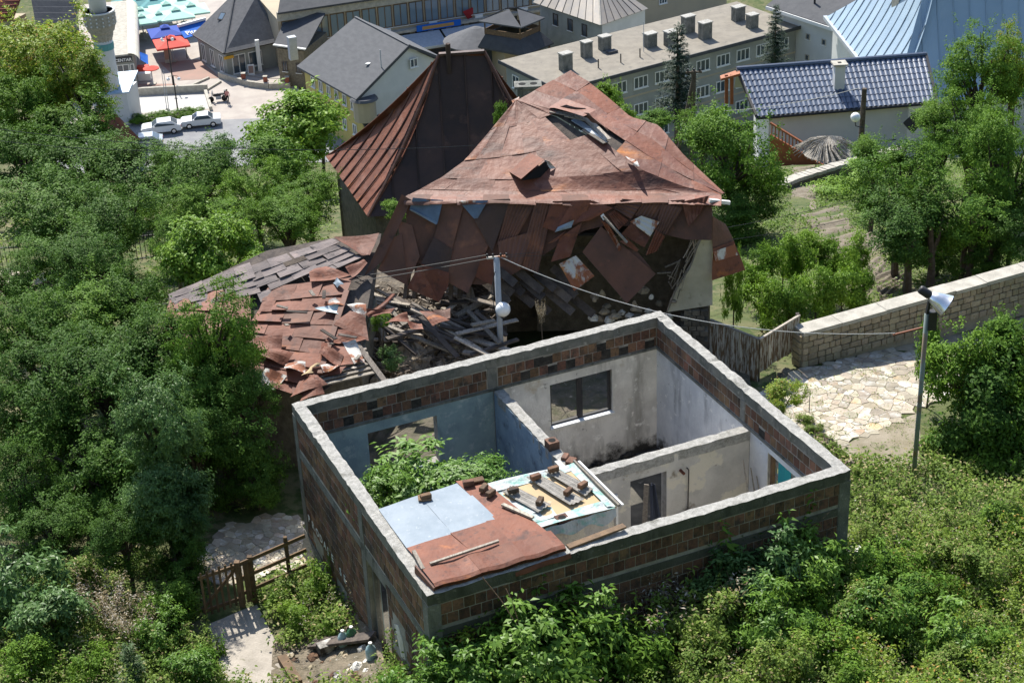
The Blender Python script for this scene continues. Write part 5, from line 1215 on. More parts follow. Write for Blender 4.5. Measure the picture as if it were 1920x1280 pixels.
# --- blue tiled house
bh = thing('blue_tiled_house', 'white house with glossy dark blue tiled roof behind the garden wall', 'house', (17, 84, -12))
te0, te1 = PY(1418, 219, 84), PY(1756, 190, 84); tt0, tt1 = PY(1381, 131, 87), PY(1736, 104, 87)
slab(bh, [te0, te1, tt1, tt0], 'metal_dark', .14, 'roof_base'); tN = nrm(np.cross(te1 - te0, tt0 - te0)); tN = tN if tN[2] > 0 else -tN
slab(bh, [tt0, tt1, tt1 + V3(-.3, 3, -2), tt0 + V3(.3, 3, -2)], 'bluetile', .1, 'rear_roof')
NCt, NRt = 37, 8
tw_ = np.linalg.norm(te1 - te0) / NCt; tlen = np.linalg.norm(tt0 - te0) / NRt
tmesh = MB().sheet(lambda a, b: V3((a - .5) * 1.0, (b - .5) * 1.22, .5 * math.sin(a * math.pi) ** .7 + .25 * (1 - b)), 6, 2, V3(0, 0, .18)).mesh('roof_tile', smooth=False); tmesh.materials.append(MAT['bluetile'])
for i in range(NRt):
    for j in range(NCt):
        f = lambda a, b: lerp(lerp(te0, te1, a), lerp(tt0, tt1, a), b)
        c = f((j + .5) / NCt, (i + .5) / NRt) + tN * .01
        ax = (f((j + 1) / NCt, (i + .5) / NRt) - f(j / NCt, (i + .5) / NRt)); ay = (f((j + .5) / NCt, (i + 1) / NRt) - f((j + .5) / NCt, i / NRt)); az = tN * .13
        o = bpy.data.objects.new('roof_tile', tmesh); COL.objects.link(o)
        o.matrix_basis = Matrix(((ax[0], ay[0], az[0], c[0]), (ax[1], ay[1], az[1], c[1]), (ax[2], ay[2], az[2], c[2]), (0, 0, 0, 1)))
        o.parent = bh; o.matrix_parent_inverse = wmat(bh).inverted()
obj('ridge_cap', MB().tube([tt0 + tN * .08, tt1 + tN * .08], .13, 8), MAT['bluetile'], bh)
for a, b in ((te0, tt0), (te1, tt1)): obj('verge', MB().bar(a + tN * .06, b + tN * .06, .12, .16, up=tN), MAT['metal_dark'], bh)
obj('gutter', MB().tube([te0 + V3(0, -.1, -.05), te1 + V3(0, -.1, -.05)], .08, 6), MAT['metal_dark'], bh)
tq = [te0 + V3(.7, .35, 0), te1 + V3(-1.3, .35, 0), te1 + V3(-1.3, 5.5, 0), te0 + V3(.7, 5.5, 0)]; shell(bh, tq, -14, te1[2] - .12, 'white_wall')
ccp = PY(1572, 160, 85.4); co = obj('chimney', MB().box(ccp + ZUP * .35, (.52, .5, 1.5), .05), MAT['white_wall'], bh); obj('cap', MB().box(ccp + ZUP * 1.16, (.74, .7, .09), .05), MAT['coping'], co); obj('flue', MB().box(ccp + ZUP * 1.21, (.18, .18, .02), .05), MAT['black'], co)
obj('flashing', MB().box(ccp + V3(0, -.05, -.36), (.62, .62, .3), .05), MAT['wood_dark'], bh)
dp = PY(1712, 226, 83.6); obj('sun_blind', MB().prism([dp + V3(-.5, 0, -.1), dp + V3(.15, 0, .55), dp + V3(.6, -.25, .1), dp + V3(-.05, -.25, -.6)], V3(0, .05, -.03)), MAT['metal_dark'], bh)
obj('hand_rail', MB().tube([PY(1642, 283, 83.5), PY(1642, 265, 83.5), PY(1680, 262, 83.5)], .03, 5), MAT['metal_dark'], bh)
for x in (1362, 1372): obj('porch_post', MB().bar(PY(x, 195, 86), PY(x, 140, 86), .16, .16), MAT['wood_red'], bh)
obj('porch_roof', MB().prism([PY(1352, 148, 85.5), PY(1388, 138, 85.5), PY(1386, 130, 87.5), PY(1350, 142, 87.5)], ZUP * -.12), MAT['wood_red'], bh)
st = thing('timber_stair', 'red-brown timber stair with balusters descending in front of the white house', 'stair', PY(1500, 300, 81))
s0, s1 = PY(1444, 243, 82), PY(1548, 305, 80.5)
obj('side_panel', MB().prism([s0 + ZUP * -.35, s1 + ZUP * -.2, V3(s1[0], s1[1], s1[2] - .9), V3(s0[0], s0[1], s0[2] - 3.0)], V3(.05, .12, 0)), MAT['wood_red'], st)
obj('hand_rail', MB().bar(s0 + ZUP * .35, s1 + ZUP * .3, .12, .08), MAT['wood_red'], st); obj('string', MB().bar(s0 - ZUP * .3, s1 - ZUP * .25, .1, .14), MAT['wood_red'], st)
for k in range(16): p = lerp(s0, s1, (k + .5) / 16); obj('baluster', MB().bar(p - ZUP * .28, p + ZUP * .32, .07, .05), MAT['wood_red'], st)
# thatched parasol
tp = PY(1553, 275, 78); th = thing('thatch_parasol', 'grey reed thatched parasol beside the timber stair', 'parasol', tp - ZUP * 2)
tmb = MB()
for k in range(320):
    t_ = random.uniform(0, 2 * math.pi); r_ = random.uniform(.7, 1.5) * (1 + .2 * math.sin(3 * t_)); a0 = tp + V3(.04 * math.cos(t_), .04 * math.sin(t_), .5 + random.uniform(-.05, .03)); 
    tmb.tube([a0, tp + V3(math.cos(t_) * r_ * .5, math.sin(t_) * r_ * .5, .2 + random.uniform(-.08, .10)), tp + V3(math.cos(t_ + .15) * r_, math.sin(t_ + .15) * r_, -.28 + random.uniform(-.14, .12))], [.018, .026, .014], 4)
tmb.lathe(tp, [(1.2, -.28), (.6, .12), (.05, .45)], 18)
obj('thatch', tmb, MAT['thatch'], th); obj('pole', MB().tube([tp - ZUP * 2.2, tp + ZUP * .3], .05, 6), MAT['wood_brown'], th)
# garden wall below and timber pole with globe
gw = thing('garden_wall', 'low rubble garden wall with pale rounded coping along the vegetable plot', 'wall', PY(1580, 320, 72))
gpts = [PY(1440, 352, 69), PY(1500, 328, 71), PY(1560, 310, 72.5), PY(1620, 294, 74), PY(1690, 276, 76)]
for a, b in zip(gpts[:-1], gpts[1:]):
    obj('wall', MB().bar(a - ZUP * .75, b - ZUP * .75, .4, 1.3), MAT['stone_dark'], gw)
    n_ = 7
    for k in range(n_): obj('coping', MB().bar(lerp(a, b, k / n_) - ZUP * .08, lerp(a, b, (k + .94) / n_) - ZUP * .08 + ZUP * random.uniform(-.03, .03), .48 + random.uniform(-.04, .04), .16), MAT['coping'], gw)
wp0, wp1 = PY(1612, 296, 73.3), PY(1621, 166, 73.3)
wpl = thing('timber_lamp_pole', 'dark timber pole with white globe lamp in front of the blue tiled house', 'lamp post', wp0 - ZUP)
obj('pole', MB().tube([wp0 - ZUP * 1.0, wp1], [.14, .11], 10), MAT['bark'], wpl)
g2 = PY(1604, 220, 72.9); obj('globe', MB().sphere(g2, .215, 20, 12), MAT['globe'], wpl, smooth=True)
obj('bracket', MB().tube([g2 - ZUP * .22, g2 + V3(.05, .1, -.45), V3(wp0[0] + .05, 73.2, g2[2] - .62)], .025, 6), MAT['metal_dark'], wpl)
up0, up1 = PY(1296, 225, 84), PY(1301, 133, 84)
upl = thing('dark_utility_pole', 'dark leaning utility pole with insulators in front of the tall spruce', 'pole', up0 - ZUP * 2)
obj('pole', MB().tube([up0 - ZUP * 3, up1], .12, 8), MAT['bark'], upl); obj('stay', MB().tube([up0 + V3(-.9, 0, -3), up1 - ZUP * .3], .09, 6), MAT['bark'], upl)
for dx in (-.3, 0, .3): obj('insulator', MB().lathe(up1 + V3(dx, 0, -.05), [(.03, 0), (.06, .05), (.05, .16)], 7), MAT['metal_dark'], upl)
obj('cross_arm', MB().bar(up1 + V3(-.4, 0, -.08), up1 + V3(.4, 0, -.08), .08, .08), MAT['bark'], upl)

# --- minaret and mosque
mp = PZ(214, 230, TZ); mn = thing('minaret', 'white round minaret with carved stone gallery rising through the left treetop', 'minaret', mp)
mb0 = PY(186, 30, mp[1]); mx_, my_, gz = mb0[0], mp[1], mb0[2]
obj('shaft', MB().lathe((mx_, my_, TZ), [(1.12, 0), (1.02, gz - TZ - 3.2), (1.05, gz - TZ - 2.4)], 20), MAT['white_wall'], mn, smooth=True)
obj('gallery', MB().lathe((mx_, my_, gz - 2.4), [(.95, -.9), (1.05, -.2), (1.2, .2), (1.25, .6), (1.45, .8), (1.55, 1.2), (1.68, 1.45), (1.70, 2.9), (1.58, 2.9), (1.58, 2.0), (.9, 1.9)], 24), M('carved_stone', (.36, .33, .28), .9, (.26, .24, .20), scale=4), mn)
obj('gallery_rim', MB().lathe((mx_, my_, gz + .5), [(1.76, 0), (1.76, .14), (1.54, .14), (1.54, 0)], 24), MAT['white_wall'], mn)
obj('neck_band', MB().lathe((mx_, my_, gz - 3.7), [(1.08, 0), (1.1, .1), (1.1, .7), (1.0, .75)], 20), M('turquoise_tile', (.10, .28, .28), .6), mn)
obj('upper_shaft', MB().lathe((mx_, my_, gz - .5), [(.93, 0), (.9, 6)], 20), MAT['white_wall'], mn, smooth=True)
for k in range(16):
    t_ = 2 * math.pi * k / 16
    for q in range(3): obj('boss', MB().sphere((mx_ + 1.71 * math.cos(t_), my_ + 1.71 * math.sin(t_), gz - .75 + q * .42), .1, 6, 4), MAT['white_wall'], mn)
mq = thing('mosque_porch', 'white mosque side building with arched window and slim metal roof', 'mosque', PZ(235, 232, TZ))
m0 = PZ(246, 234, TZ); mqq = [m0 + V3(-3.6, -.8, 0), m0, m0 + V3(.6, 3.4, 0), m0 + V3(-3.2, 2.8, 0)]; shell(mq, mqq, TZ, -41.2, 'white_wall')
slab(mq, [A3(mqq[0], -41.1), A3(mqq[1] + V3(.3, -.2, 0), -41.1), A3(mqq[2] + V3(.3, 0, 0), -39.9), A3(mqq[3], -39.9)], 'palemetal', .15)
dM, nM = outw(mqq[0], mqq[1]); wm = MB(); wm.prism([A3(mqq[1], -44) - dM * 2.2 + nM * .02 + dM * (.45 * math.cos(t)) + ZUP * (1.1 + .5 * math.sin(t)) for t in np.linspace(0, math.pi, 9)] + [A3(mqq[1], -44) - dM * 2.65 + nM * .02, A3(mqq[1], -44) - dM * 1.75 + nM * .02], nM * .03); obj('arched_window', wm, MAT['wood_grey'], mq)
dl = PZ(240, 222, TZ)
# dark folded roof and red tile roof, top left
dk = thing('dark_ribbed_roof_house', 'house with dark ribbed metal roof folds left of the minaret', 'house', (-51, 199, TZ))
q0, q1, q2, q3 = PZ(55, -20, -36), PZ(70, 60, -36), PZ(147, 60, -38), PZ(140, -20, -38)
for k in range(7):
    p, q = lerp(q0, q1, k / 7), lerp(q0, q1, (k + 1) / 7); r_, s = lerp(q3, q2, (k + 1) / 7), lerp(q3, q2, k / 7)
    obj('roof_fold', MB()._add([p, q + ZUP * -.5, r_ + ZUP * -.5, s, lerp(p, q, .5) + ZUP * .35, lerp(s, r_, .5) + ZUP * .35, p - ZUP, q - ZUP * 1.5, r_ - ZUP * 1.5, s - ZUP], [(0, 4, 5, 3), (4, 1, 2, 5), (0, 6, 7, 1, 4), (3, 5, 2, 8, 9), (6, 9, 8, 7), (0, 3, 9, 6), (1, 7, 8, 2)]), MAT['tar'], dk)
shell(dk, [lerp(p, (q0 + q1 + q2 + q3) / 4, .08) for p in (q0, q1, q2, q3)], TZ, -39.5, 'facade_beige')
rt = thing('red_tile_house', 'house with plain red clay tile roof in the top left corner', 'house', (-60, 205, TZ))
q0, q1, q2, q3 = PZ(-60, -25, -36), PZ(-60, 40, -39), PZ(24, 35, -39), PZ(46, -25, -36)
slab(rt, [q0, q1, q2, q3], 'redtile', .25); shell(rt, [lerp(p, (q0 + q1 + q2 + q3) / 4, .1) for p in (q0, q1, q2, q3)], TZ, -39.3, 'facade_beige')
for k in range(8): obj('tile_course', MB().bar(lerp(q0, q1, (k + .5) / 8) + ZUP * .03, lerp(q3, q2, (k + .5) / 8) + ZUP * .03, .35, .06), MAT['redtile'], rt)
# rusty lean-to roof in front of the mosque
lt = thing('rusty_leanto', 'small rust-brown sheet roof half hidden by trees below the mosque', 'shed', PZ(225, 262, -43))
q = [PZ(178, 208, -39.5), PZ(218, 214, -39.5), PZ(264, 262, -42), PZ(205, 272, -42)]
seamed(lt, q[0], q[1], q[2], q[3], 3, ['rust'], 'rust_dark'); shell(lt, [lerp(p, sum(q) / 4, .1) for p in q], TZ - 1, -42.4, 'stone_dark')
# kiosk with barrel awning
kk = thing('awning_kiosk', 'long kiosk with cream barrel awning and dark name board', 'kiosk', PZ(235, 150, TZ))
k0, k1 = V3(-44.9, 197.6, 0), V3(-48.6, 218.5, 0); kd = nrm(k1 - k0); ks = V3(kd[1], -kd[0], 0)     # ks to the right
obj('flat_roof', MB().obox(A3(k0, -41.1), kd * 21.5, ks * 2.0, ZUP * .2), MAT['coping'], kk)
for k in range(26):
    obj('awning_rib', MB().sheet(lambda a, b, k=k: A3(k0, -40.9) + kd * (.83 * k + .83 * b * 1.0) + ks * (2.0 + 1.25 * math.sin(a * math.pi / 2)) + ZUP * (.1 - 1.1 * (1 - math.cos(a * math.pi / 2)) + .04 * math.sin(b * math.pi)), 6, 2, ZUP * .04), MAT['cream'], kk)
shell(kk, [k0 + ks * .2 + kd * .4, k0 + ks * 2.6 + kd * .4, k0 + ks * 2.6 + kd * 21, k0 + ks * .2 + kd * 21], TZ, -41.15, 'facade_grey')
dK, nK = outw(k0, k0 + ks); nb = obj('name_board', MB().obox(A3(k0, -41.8) + kd * -.05, ks * 2.4, -kd * .1, ZUP * .65), MAT['metal_dark'], kk)
def text3(s, size, org, xd, yd, parent, mat, name='lettering', ext=.01):
    cu = bpy.data.curves.new('lettering', 'FONT'); cu.body = s; cu.size = size; cu.extrude = ext; cu.offset = size * .02
    tmp = bpy.data.objects.new('lettering', cu); COL.objects.link(tmp); me = bpy.data.meshes.new_from_object(tmp); bpy.data.objects.remove(tmp)
    me.materials.clear(); me.materials.append(MAT[mat]); o = bpy.data.objects.new(name, me); COL.objects.link(o); zd = np.cross(xd, yd)
    o.matrix_basis = Matrix(((xd[0], yd[0], zd[0], org[0]), (xd[1], yd[1], zd[1], org[1]), (xd[2], yd[2], zd[2], org[2]), (0, 0, 0, 1)))
    o.parent = parent; o.matrix_parent_inverse = wmat(parent).inverted(); return o
text3('I CENTAR', .5, A3(k0, -41.68) + kd * -.17 + ks * .12, ks, ZUP, nb, 'white')
window(kk, A3(k0, -44.6) + ks * .5 + kd * .38, ks, -kd, 1.4, 2.4); window(kk, A3(k0, -44.6) + ks * 2.0 + kd * .38, ks, -kd, .5, 2.4, mull=0)
o = obj('blue_side_awning', MB().prism([PZ(258, 96, -41.6), PZ(277, 103, -42.4), PZ(278, 121, -42.9), PZ(261, 111, -42.2)], ZUP * -.05), MAT['bright_blue'], kk)
tag(obj('red_freezer', MB().box(PZ(270, 140, TZ) + ZUP * .55, (1.3, .8, 1.1)), MAT['red_canvas']), 'red drinks cabinet beside the cream kiosk', 'cabinet')
tag(obj('white_freezer', MB().box(PZ(272, 150, TZ) + ZUP * .45, (1.5, .8, .9)), MAT['white']), 'white chest freezer beside the cream kiosk', 'freezer')

# --- parasols
def parasol(px, py, w, h, mat, label, d=None, rz=.3, group=None, valance=.22, round_=False):
    d = d or w; base = PZ(px, py, TZ + h)          # px,py mark the canopy rim centre
    b = A3(base, TZ); t = thing('parasol', label, 'parasol', b, group)
    n = 12 if round_ else 4; rim = []
    for k in range(n):
        an = rz + 2 * math.pi * k / n + (math.pi / 4 if not round_ else 0); r_ = (.5 if round_ else .7071)
        rim.append(b + V3(math.cos(rz) * 0, 0, 0) + V3(math.cos(an) * w * r_, math.sin(an) * d * r_, h))
    ap_ = b + ZUP * (h + w * .17); mb = MB()
    for k in range(n):
        a, c = rim[k], rim[(k + 1) % n]; mid = lerp(a, c, .5) * .5 + ap_ * .5 - ZUP * .05
        mb._add([a, c, ap_, a - ZUP * valance, c - ZUP * valance], [(0, 1, 2), (0, 3, 4, 1)])
    can = obj('canopy', mb, MAT[mat], t)
    if not round_: obj('vent', MB()._add([lerp(ap_, q, .28) + ZUP * .16 for q in rim] + [ap_ + ZUP * .3], [(k, (k + 1) % n, n) for k in range(n)]), MAT[mat], can)
    obj('pole', MB().tube([b, ap_], .05, 6), MAT['metal_grey'], t); obj('foot', MB().box(b + ZUP * .1, (.7, .7, .15)), MAT['coping'], t)
    return t
Gg = 'pale green cafe parasols'
for (x, y, w_), lb in zip(((263, 25, 3.4), (266, 38, 3.4), (312, 16, 4.2), (340, 6, 4.2), (330, 27, 4.2), (358, 18, 4.2), (298, 32, 3.2)),
    ('pale green parasol, far one beside the cream kiosk', 'pale green parasol, near one beside the cream kiosk', 'pale green cafe parasol at the far left of the joined four', 'pale green cafe parasol at the far right of the joined four', 'pale green cafe parasol at the near left of the joined four', 'pale green cafe parasol at the near right of the joined four', 'small pale green parasol standing apart before the joined four')):
    parasol(x, y, w_, 2.6, 'green_canvas', lb, group=Gg)
for x, y, lb in ((238, 6, 'teal awning at the far left of the cafe'), (262, 4, 'teal awning behind the pale green parasols'), (288, 5, 'teal awning at the far right of the cafe')): parasol(x, y, 3.6, 2.5, 'teal_canvas', lb, group='teal cafe awnings')
parasol(310, 60, 4.0, 2.5, 'blue_canvas', 'dark blue square parasol behind the red one')
parasol(321, 80, 4.0, 2.4, 'red_canvas', 'red square parasol in the middle of the plaza')
parasol(283, 128, 1.9, 2.0, 'red_canvas', 'small round red and white sunshade by the kiosk', round_=True, valance=.1)
bc = thing('blue_canopy', 'long bright blue canopy with white lettering behind the hipped shop', 'canopy', PZ(355, 90, TZ))
q = [PZ(334, 52, -41.6), PZ(385, 38, -41.6), PZ(398, 58, -42.4), PZ(346, 72, -42.4)]
obj('canopy', MB().prism(q, ZUP * -.06), MAT['bright_blue'], bc); xd = nrm(q[2] - q[3]); yd = nrm(q[0] - q[3]); yd = nrm(yd - xd * (yd @ xd))
text3('Pite', 1.0, q[3] + xd * .6 + yd * .35 + ZUP * .05, xd, yd, bc, 'white'); obj('back_strip', MB().bar(q[0] + ZUP * .2, q[1] + ZUP * .2, .4, .3), MAT['white'], bc)
for p in (q[2], q[3]): obj('post', MB().tube([A3(p, TZ), p], .06, 5), MAT['metal_dark'], bc)

# --- plaza furniture
def lamp2(px, py, h, lab):
    b = PZ(px, py, TZ); t = thing('plaza_lamp', lab, 'lamp post', b, 'plaza lamps')
    obj('post', MB().tube([b, b + ZUP * h], [.09, .06], 8), MAT['metal_dark'], t)
    for s in (-1, 1):
        obj('arm', MB().tube([b + ZUP * h, b + V3(s * .5, 0, h - .1), b + V3(s * .6, 0, h - .25)], .03, 5), MAT['metal_dark'], t); obj('globe', MB().sphere(b + V3(s * .6, 0, h - .42), .2, 10, 8), MAT['globe'], t, smooth=True)
lamp2(333, 205, 4.0, 'two-armed lamp post at the edge of the sunken court'); lamp2(325, 160, 6.0, 'tall two-armed lamp post in front of the red parasol')
for x, y, lb in ((313, 206, 'left of the two slim flagpoles by the hedge'), (317, 208, 'right of the two slim flagpoles by the hedge')):
    b = PZ(x, y, TZ); t = thing('flagpole', lb, 'flagpole', b, 'flagpoles'); obj('pole', MB().tube([b, b + ZUP * 4.8], [.05, .03], 6), MAT['metal_grey'], t); obj('base', MB().lathe(b, [(.16, 0), (.16, .12), (.06, .2)], 8), MAT['coping'], t)
t = thing('sandwich_board', 'white advertising sandwich board outside the hipped shop', 'sign', PZ(472, 140, TZ)); b = PZ(472, 140, TZ)
for s in (-1, 1): obj('panel', MB().obox(b + V3(-.4, s * .3, .05), V3(.8, 0, 0), V3(0, .04, 0), V3(0, -s * .28, 1.2)), MAT['white'], t)
obj('picture', MB().obox(b + V3(-.28, -.31, .3), V3(.56, 0, 0), V3(0, .02, 0), V3(0, .19, .8)), MAT['redpave'], t)
t = thing('banner_column', 'white banner column standing outside the hipped shop', 'sign', PZ(488, 136, TZ)); b = PZ(488, 136, TZ); obj('column', MB().box(b + ZUP * 2.0, (.45, .35, 4.0), .3), MAT['white'], t); obj('foot', MB().box(b + ZUP * .1, (.7, .6, .2), .3), MAT['coping'], t)
t = thing('information_column', 'slim printed column beside the red parasol', 'sign', PZ(316, 118, TZ)); b = PZ(316, 118, TZ); obj('column', MB().box(b + ZUP * 1.4, (.8, .5, 2.8), .2), MAT['coping'], t); obj('print', MB().box(b + V3(0, -.24, 1.5), (.6, .06, 2.0), .2), MAT['redpave'], t)

# --- cars
def car(px, py, rz, label, paint, L=4.3, hatch=True, group='cars parked by the hedge'):
    b = PZ(px, py, TZ); b[2] = TZ + .04
    t = thing('parked_car', label, 'car', b, group, rz)
    prof = [(-2.1, .35), (-2.14, .75), (-1.95, .92), (-1.0, 1.0), (-.4, 1.42), (1.1, 1.46), (1.75, 1.05), (2.1, .98), (2.14, .5), (2.05, .33)] if hatch else [(-2.15, .35), (-2.2, .75), (-2.0, .9), (-.95, .96), (-.35, 1.38), (.85, 1.38), (1.35, .98), (2.15, .93), (2.2, .5), (2.1, .33)]
    def loc(mb, nm, mat, par=t, smooth=False):
        o = obj(nm, mb, MAT[mat], None, smooth); o.parent = par; return o
    mb = MB(); W2 = .86; vs, fs = [], []; n = len(prof)
    for s in (-1, 1):
        for i, (x, z) in enumerate(prof): vs.append((x, s * (W2 - (.14 if z > 1.2 else 0)), z))
    fs = [(i, (i + 1) % n, n + (i + 1) % n, n + i) for i in range(n)] + [tuple(range(n)), tuple(reversed(range(n, 2 * n)))]
    mb._add(vs, fs); loc(mb, 'body', paint)
    x0, x1 = (-.85, 1.5) if hatch else (-.8, 1.2)
    for s in (-1, 1):
        y0, y1 = s * (W2 + .004), s * (W2 - .125)
        g = MB(); a = [(x0, y0 * .995, 1.0), (x1, y0 * .995, 1.02), ((1.0 if hatch else .8), y1, 1.36), (-.4, y1, 1.34)]; g.prism([V3(*q) for q in a], V3(0, s * .012, .0)); loc(g, 'side_window', 'glass')
        for x in (-1.3, 1.3):
            w_ = MB().lathe((x, s * .72, .32), [(.3, 0), (.32, .04), (.32, .17), (.3, .2)], 16, axis=V3(0, s, 0)); wo = loc(w_, 'wheel', 'tyre'); loc(MB().lathe((x, s * .91, .32), [(.19, 0), (.19, .02)], 12, axis=V3(0, s, 0)), 'rim', 'alu', wo)
        loc(MB().box((-2.08, s * .62, .72), (.12, .35, .16)), 'headlight', 'glass_blue'); loc(MB().box((2.1, s * .66, .75), (.08, .25, .2)), 'tail_light', 'red_canvas'); loc(MB().box((-.75, s * .95, 1.0), (.14, .16, .12)), 'mirror', paint)
    fw_ = [(-1.0, 1.0), (-.4, 1.42)] if hatch else [(-.95, .96), (-.35, 1.38)]; rw = [(1.1, 1.46), (1.75, 1.05)] if hatch else [(.85, 1.38), (1.35, .98)]
    for (xa, za), (xb, zb), nm in ((*fw_, 'windscreen'), (*rw, 'rear_window')):
        w0, w1 = (.76, .64) if za < zb else (.64, .76); no = nrm(V3(-(zb - za), 0, xb - xa)); no = no if no[2] > 0 else -no
        loc(MB().prism([V3(xa, -w0, za), V3(xa, w0, za), V3(xb, w1, zb), V3(xb, -w1, zb)], no * .012), nm, 'glass')
    loc(MB().box((-2.17, 0, .5), (.06, .5, .12)), 'number_plate', 'white')
    return t
car(304, 249, R(190 - 180), 'white compact car parked left by the green hedge', 'carpaint')
car(378, 236, R(8), 'older cream-white saloon parked right by the hedge', 'carpaint', hatch=False)
car(270, 277, R(8), 'silver car half hidden by the rusty lean-to', 'carsilver')

# --- motorbike
mbp = PZ(409, 191, TZ); mt = thing('motorbike', 'dark touring motorbike with panniers parked on the plaza', 'motorbike', mbp + ZUP * .03, rz=R(12))
def mloc(mb, nm, mat, par=mt):
    o = obj(nm, mb, MAT[mat]); o.parent = par; return o
for x in (-.75, .75): wo = mloc(MB().lathe((x, -.08, .33), [(.2, 0), (.33, .02), (.33, .14), (.2, .16)], 16, axis=V3(0, 1, 0)), 'wheel', 'tyre')
mloc(MB().sphere((-.1, 0, .78), .3, 10, 6, (1.5, .6, .7)), 'tank', 'metal_dark'); mloc(MB().box((.1, 0, .5), (.6, .4, .4)), 'engine', 'metal_grey'); mloc(MB().box((.55, 0, .85), (.7, .34, .14)), 'seat', 'tyre')
for s in (-1, 1): mloc(MB().box((.85, s * .32, .65), (.5, .2, .36)), 'pannier', 'metal_dark')
mloc(MB().box((.98, 0, 1.08), (.4, .42, .3)), 'top_box', 'metal_dark'); mloc(MB().tube([(-.78, 0, .33), (-.5, 0, 1.05)], .05, 6), 'fork', 'metal_grey'); mloc(MB().tube([(-.45, -.4, 1.08), (-.5, 0, 1.1), (-.45, .4, 1.08)], .03, 6), 'handlebar', 'metal_dark'); mloc(MB().prism([V3(-.68, -.2, .95), V3(-.68, .2, .95), V3(-.5, .16, 1.4), V3(-.5, -.16, 1.4)], V3(.02, 0, 0)), 'windshield', 'glass_blue')

# --- people
def person(base, h, label, shirt, trousers, hair, rz=0.0, pose=0):
    s = h / 1.7; t = thing('person', label, 'person', base, rz=rz)
    J = {'pel': (0, 0, .95), 'wai': (0, 0, 1.12), 'che': (0, .01, 1.33), 'nek': (0, 0, 1.47), 'hed': (0, -.01, 1.56), 'top': (0, -.01, 1.68)}
    E = [('pel', 'wai'), ('wai', 'che'), ('che', 'nek'), ('nek', 'hed'), ('hed', 'top')]; Rd = {'pel': .15, 'wai': .13, 'che': .155, 'nek': .055, 'hed': .095, 'top': .07}
    for n_, sx in (('l', -1), ('r', 1)):
        st_ = .06 * sx * (1 if pose else .3)
        for k, p, r_ in (('hip', (.09 * sx, 0, .9), .095), ('kne', (.1 * sx, -.03 + st_, .5), .062), ('ank', (.1 * sx, .02 + st_ * 1.6, .09), .042), ('toe', (.11 * sx, -.13 + st_ * 1.6, .04), .038), ('sho', (.18 * sx, 0, 1.40), .06), ('elb', (.25 * sx, .03, 1.12), .044), ('wri', (.24 * sx, -.1, .9), .032), ('han', (.24 * sx, -.13, .82), .04)):
            J[k + n_] = p; Rd[k + n_] = r_
        E += [('pel', 'hip' + n_), ('hip' + n_, 'kne' + n_), ('kne' + n_, 'ank' + n_), ('ank' + n_, 'toe' + n_), ('che', 'sho' + n_), ('sho' + n_, 'elb' + n_), ('elb' + n_, 'wri' + n_), ('wri' + n_, 'han' + n_)]
    keys = list(J); me = bpy.data.meshes.new('body'); me.from_pydata([tuple(np.array(J[k]) * s) for k in keys], [(keys.index(a), keys.index(b)) for a, b in E], [])
    o = bpy.data.objects.new('body', me); COL.objects.link(o); o.modifiers.new('skin', 'SKIN'); 
    for i, k in enumerate(keys):
        v = me.skin_vertices[0].data[i]; v.radius = (Rd[k] * s * (1.15 if k in ('che', 'pel', 'wai') else 1), Rd[k] * s * (.8 if k in ('che', 'pel', 'wai') else 1)); v.use_root = (k == 'pel')
    sb = o.modifiers.new('sub', 'SUBSURF'); sb.levels = sb.render_levels = 1
    dg_ = bpy.context.evaluated_depsgraph_get(); dg_.update(); m2 = bpy.data.meshes.new_from_object(o.evaluated_get(dg_)); bpy.data.objects.remove(o)
    m2.materials.clear()
    for m_ in (M('skin', (.45, .28, .20), .6), shirt, trousers): m2.materials.append(m_)
    for p in m2.polygons:
        z = p.center.z / s; x = abs(p.center.x) / s
        p.material_index = 2 if z < .98 and not (x > .19) and z > .1 else (1 if .95 < z < 1.46 and x < .3 and not (x > .2 and z < 1.1) else 0)
        p.use_smooth = True
    o = bpy.data.objects.new('body', m2); COL.objects.link(o); o.parent = t
    hr = obj('hair', MB().sphere((0, .015 * s, 1.645 * s), .105 * s, 10, 7, (.95, 1.05, .85)), hair, None, True); hr.parent = t
    return t
person(PZ(428, 195, TZ) + ZUP * .035, 1.68, 'person in pink top and dark trousers walking behind the motorbike', M('pink_cotton', (.55, .25, .24), .9), M('black_cotton', (.02, .02, .022), .9), M('dark_hair', (.02, .015, .012), .6), .4, 1)
person(PZ(417, 136, TZ) + ZUP * .035, 1.75, 'person in dark clothes standing at the hipped shop corner', M('dark_jacket', (.03, .03, .035), .9), M('dark_trousers', (.025, .025, .03), .9), M('brown_hair', (.04, .025, .015), .6), .2)
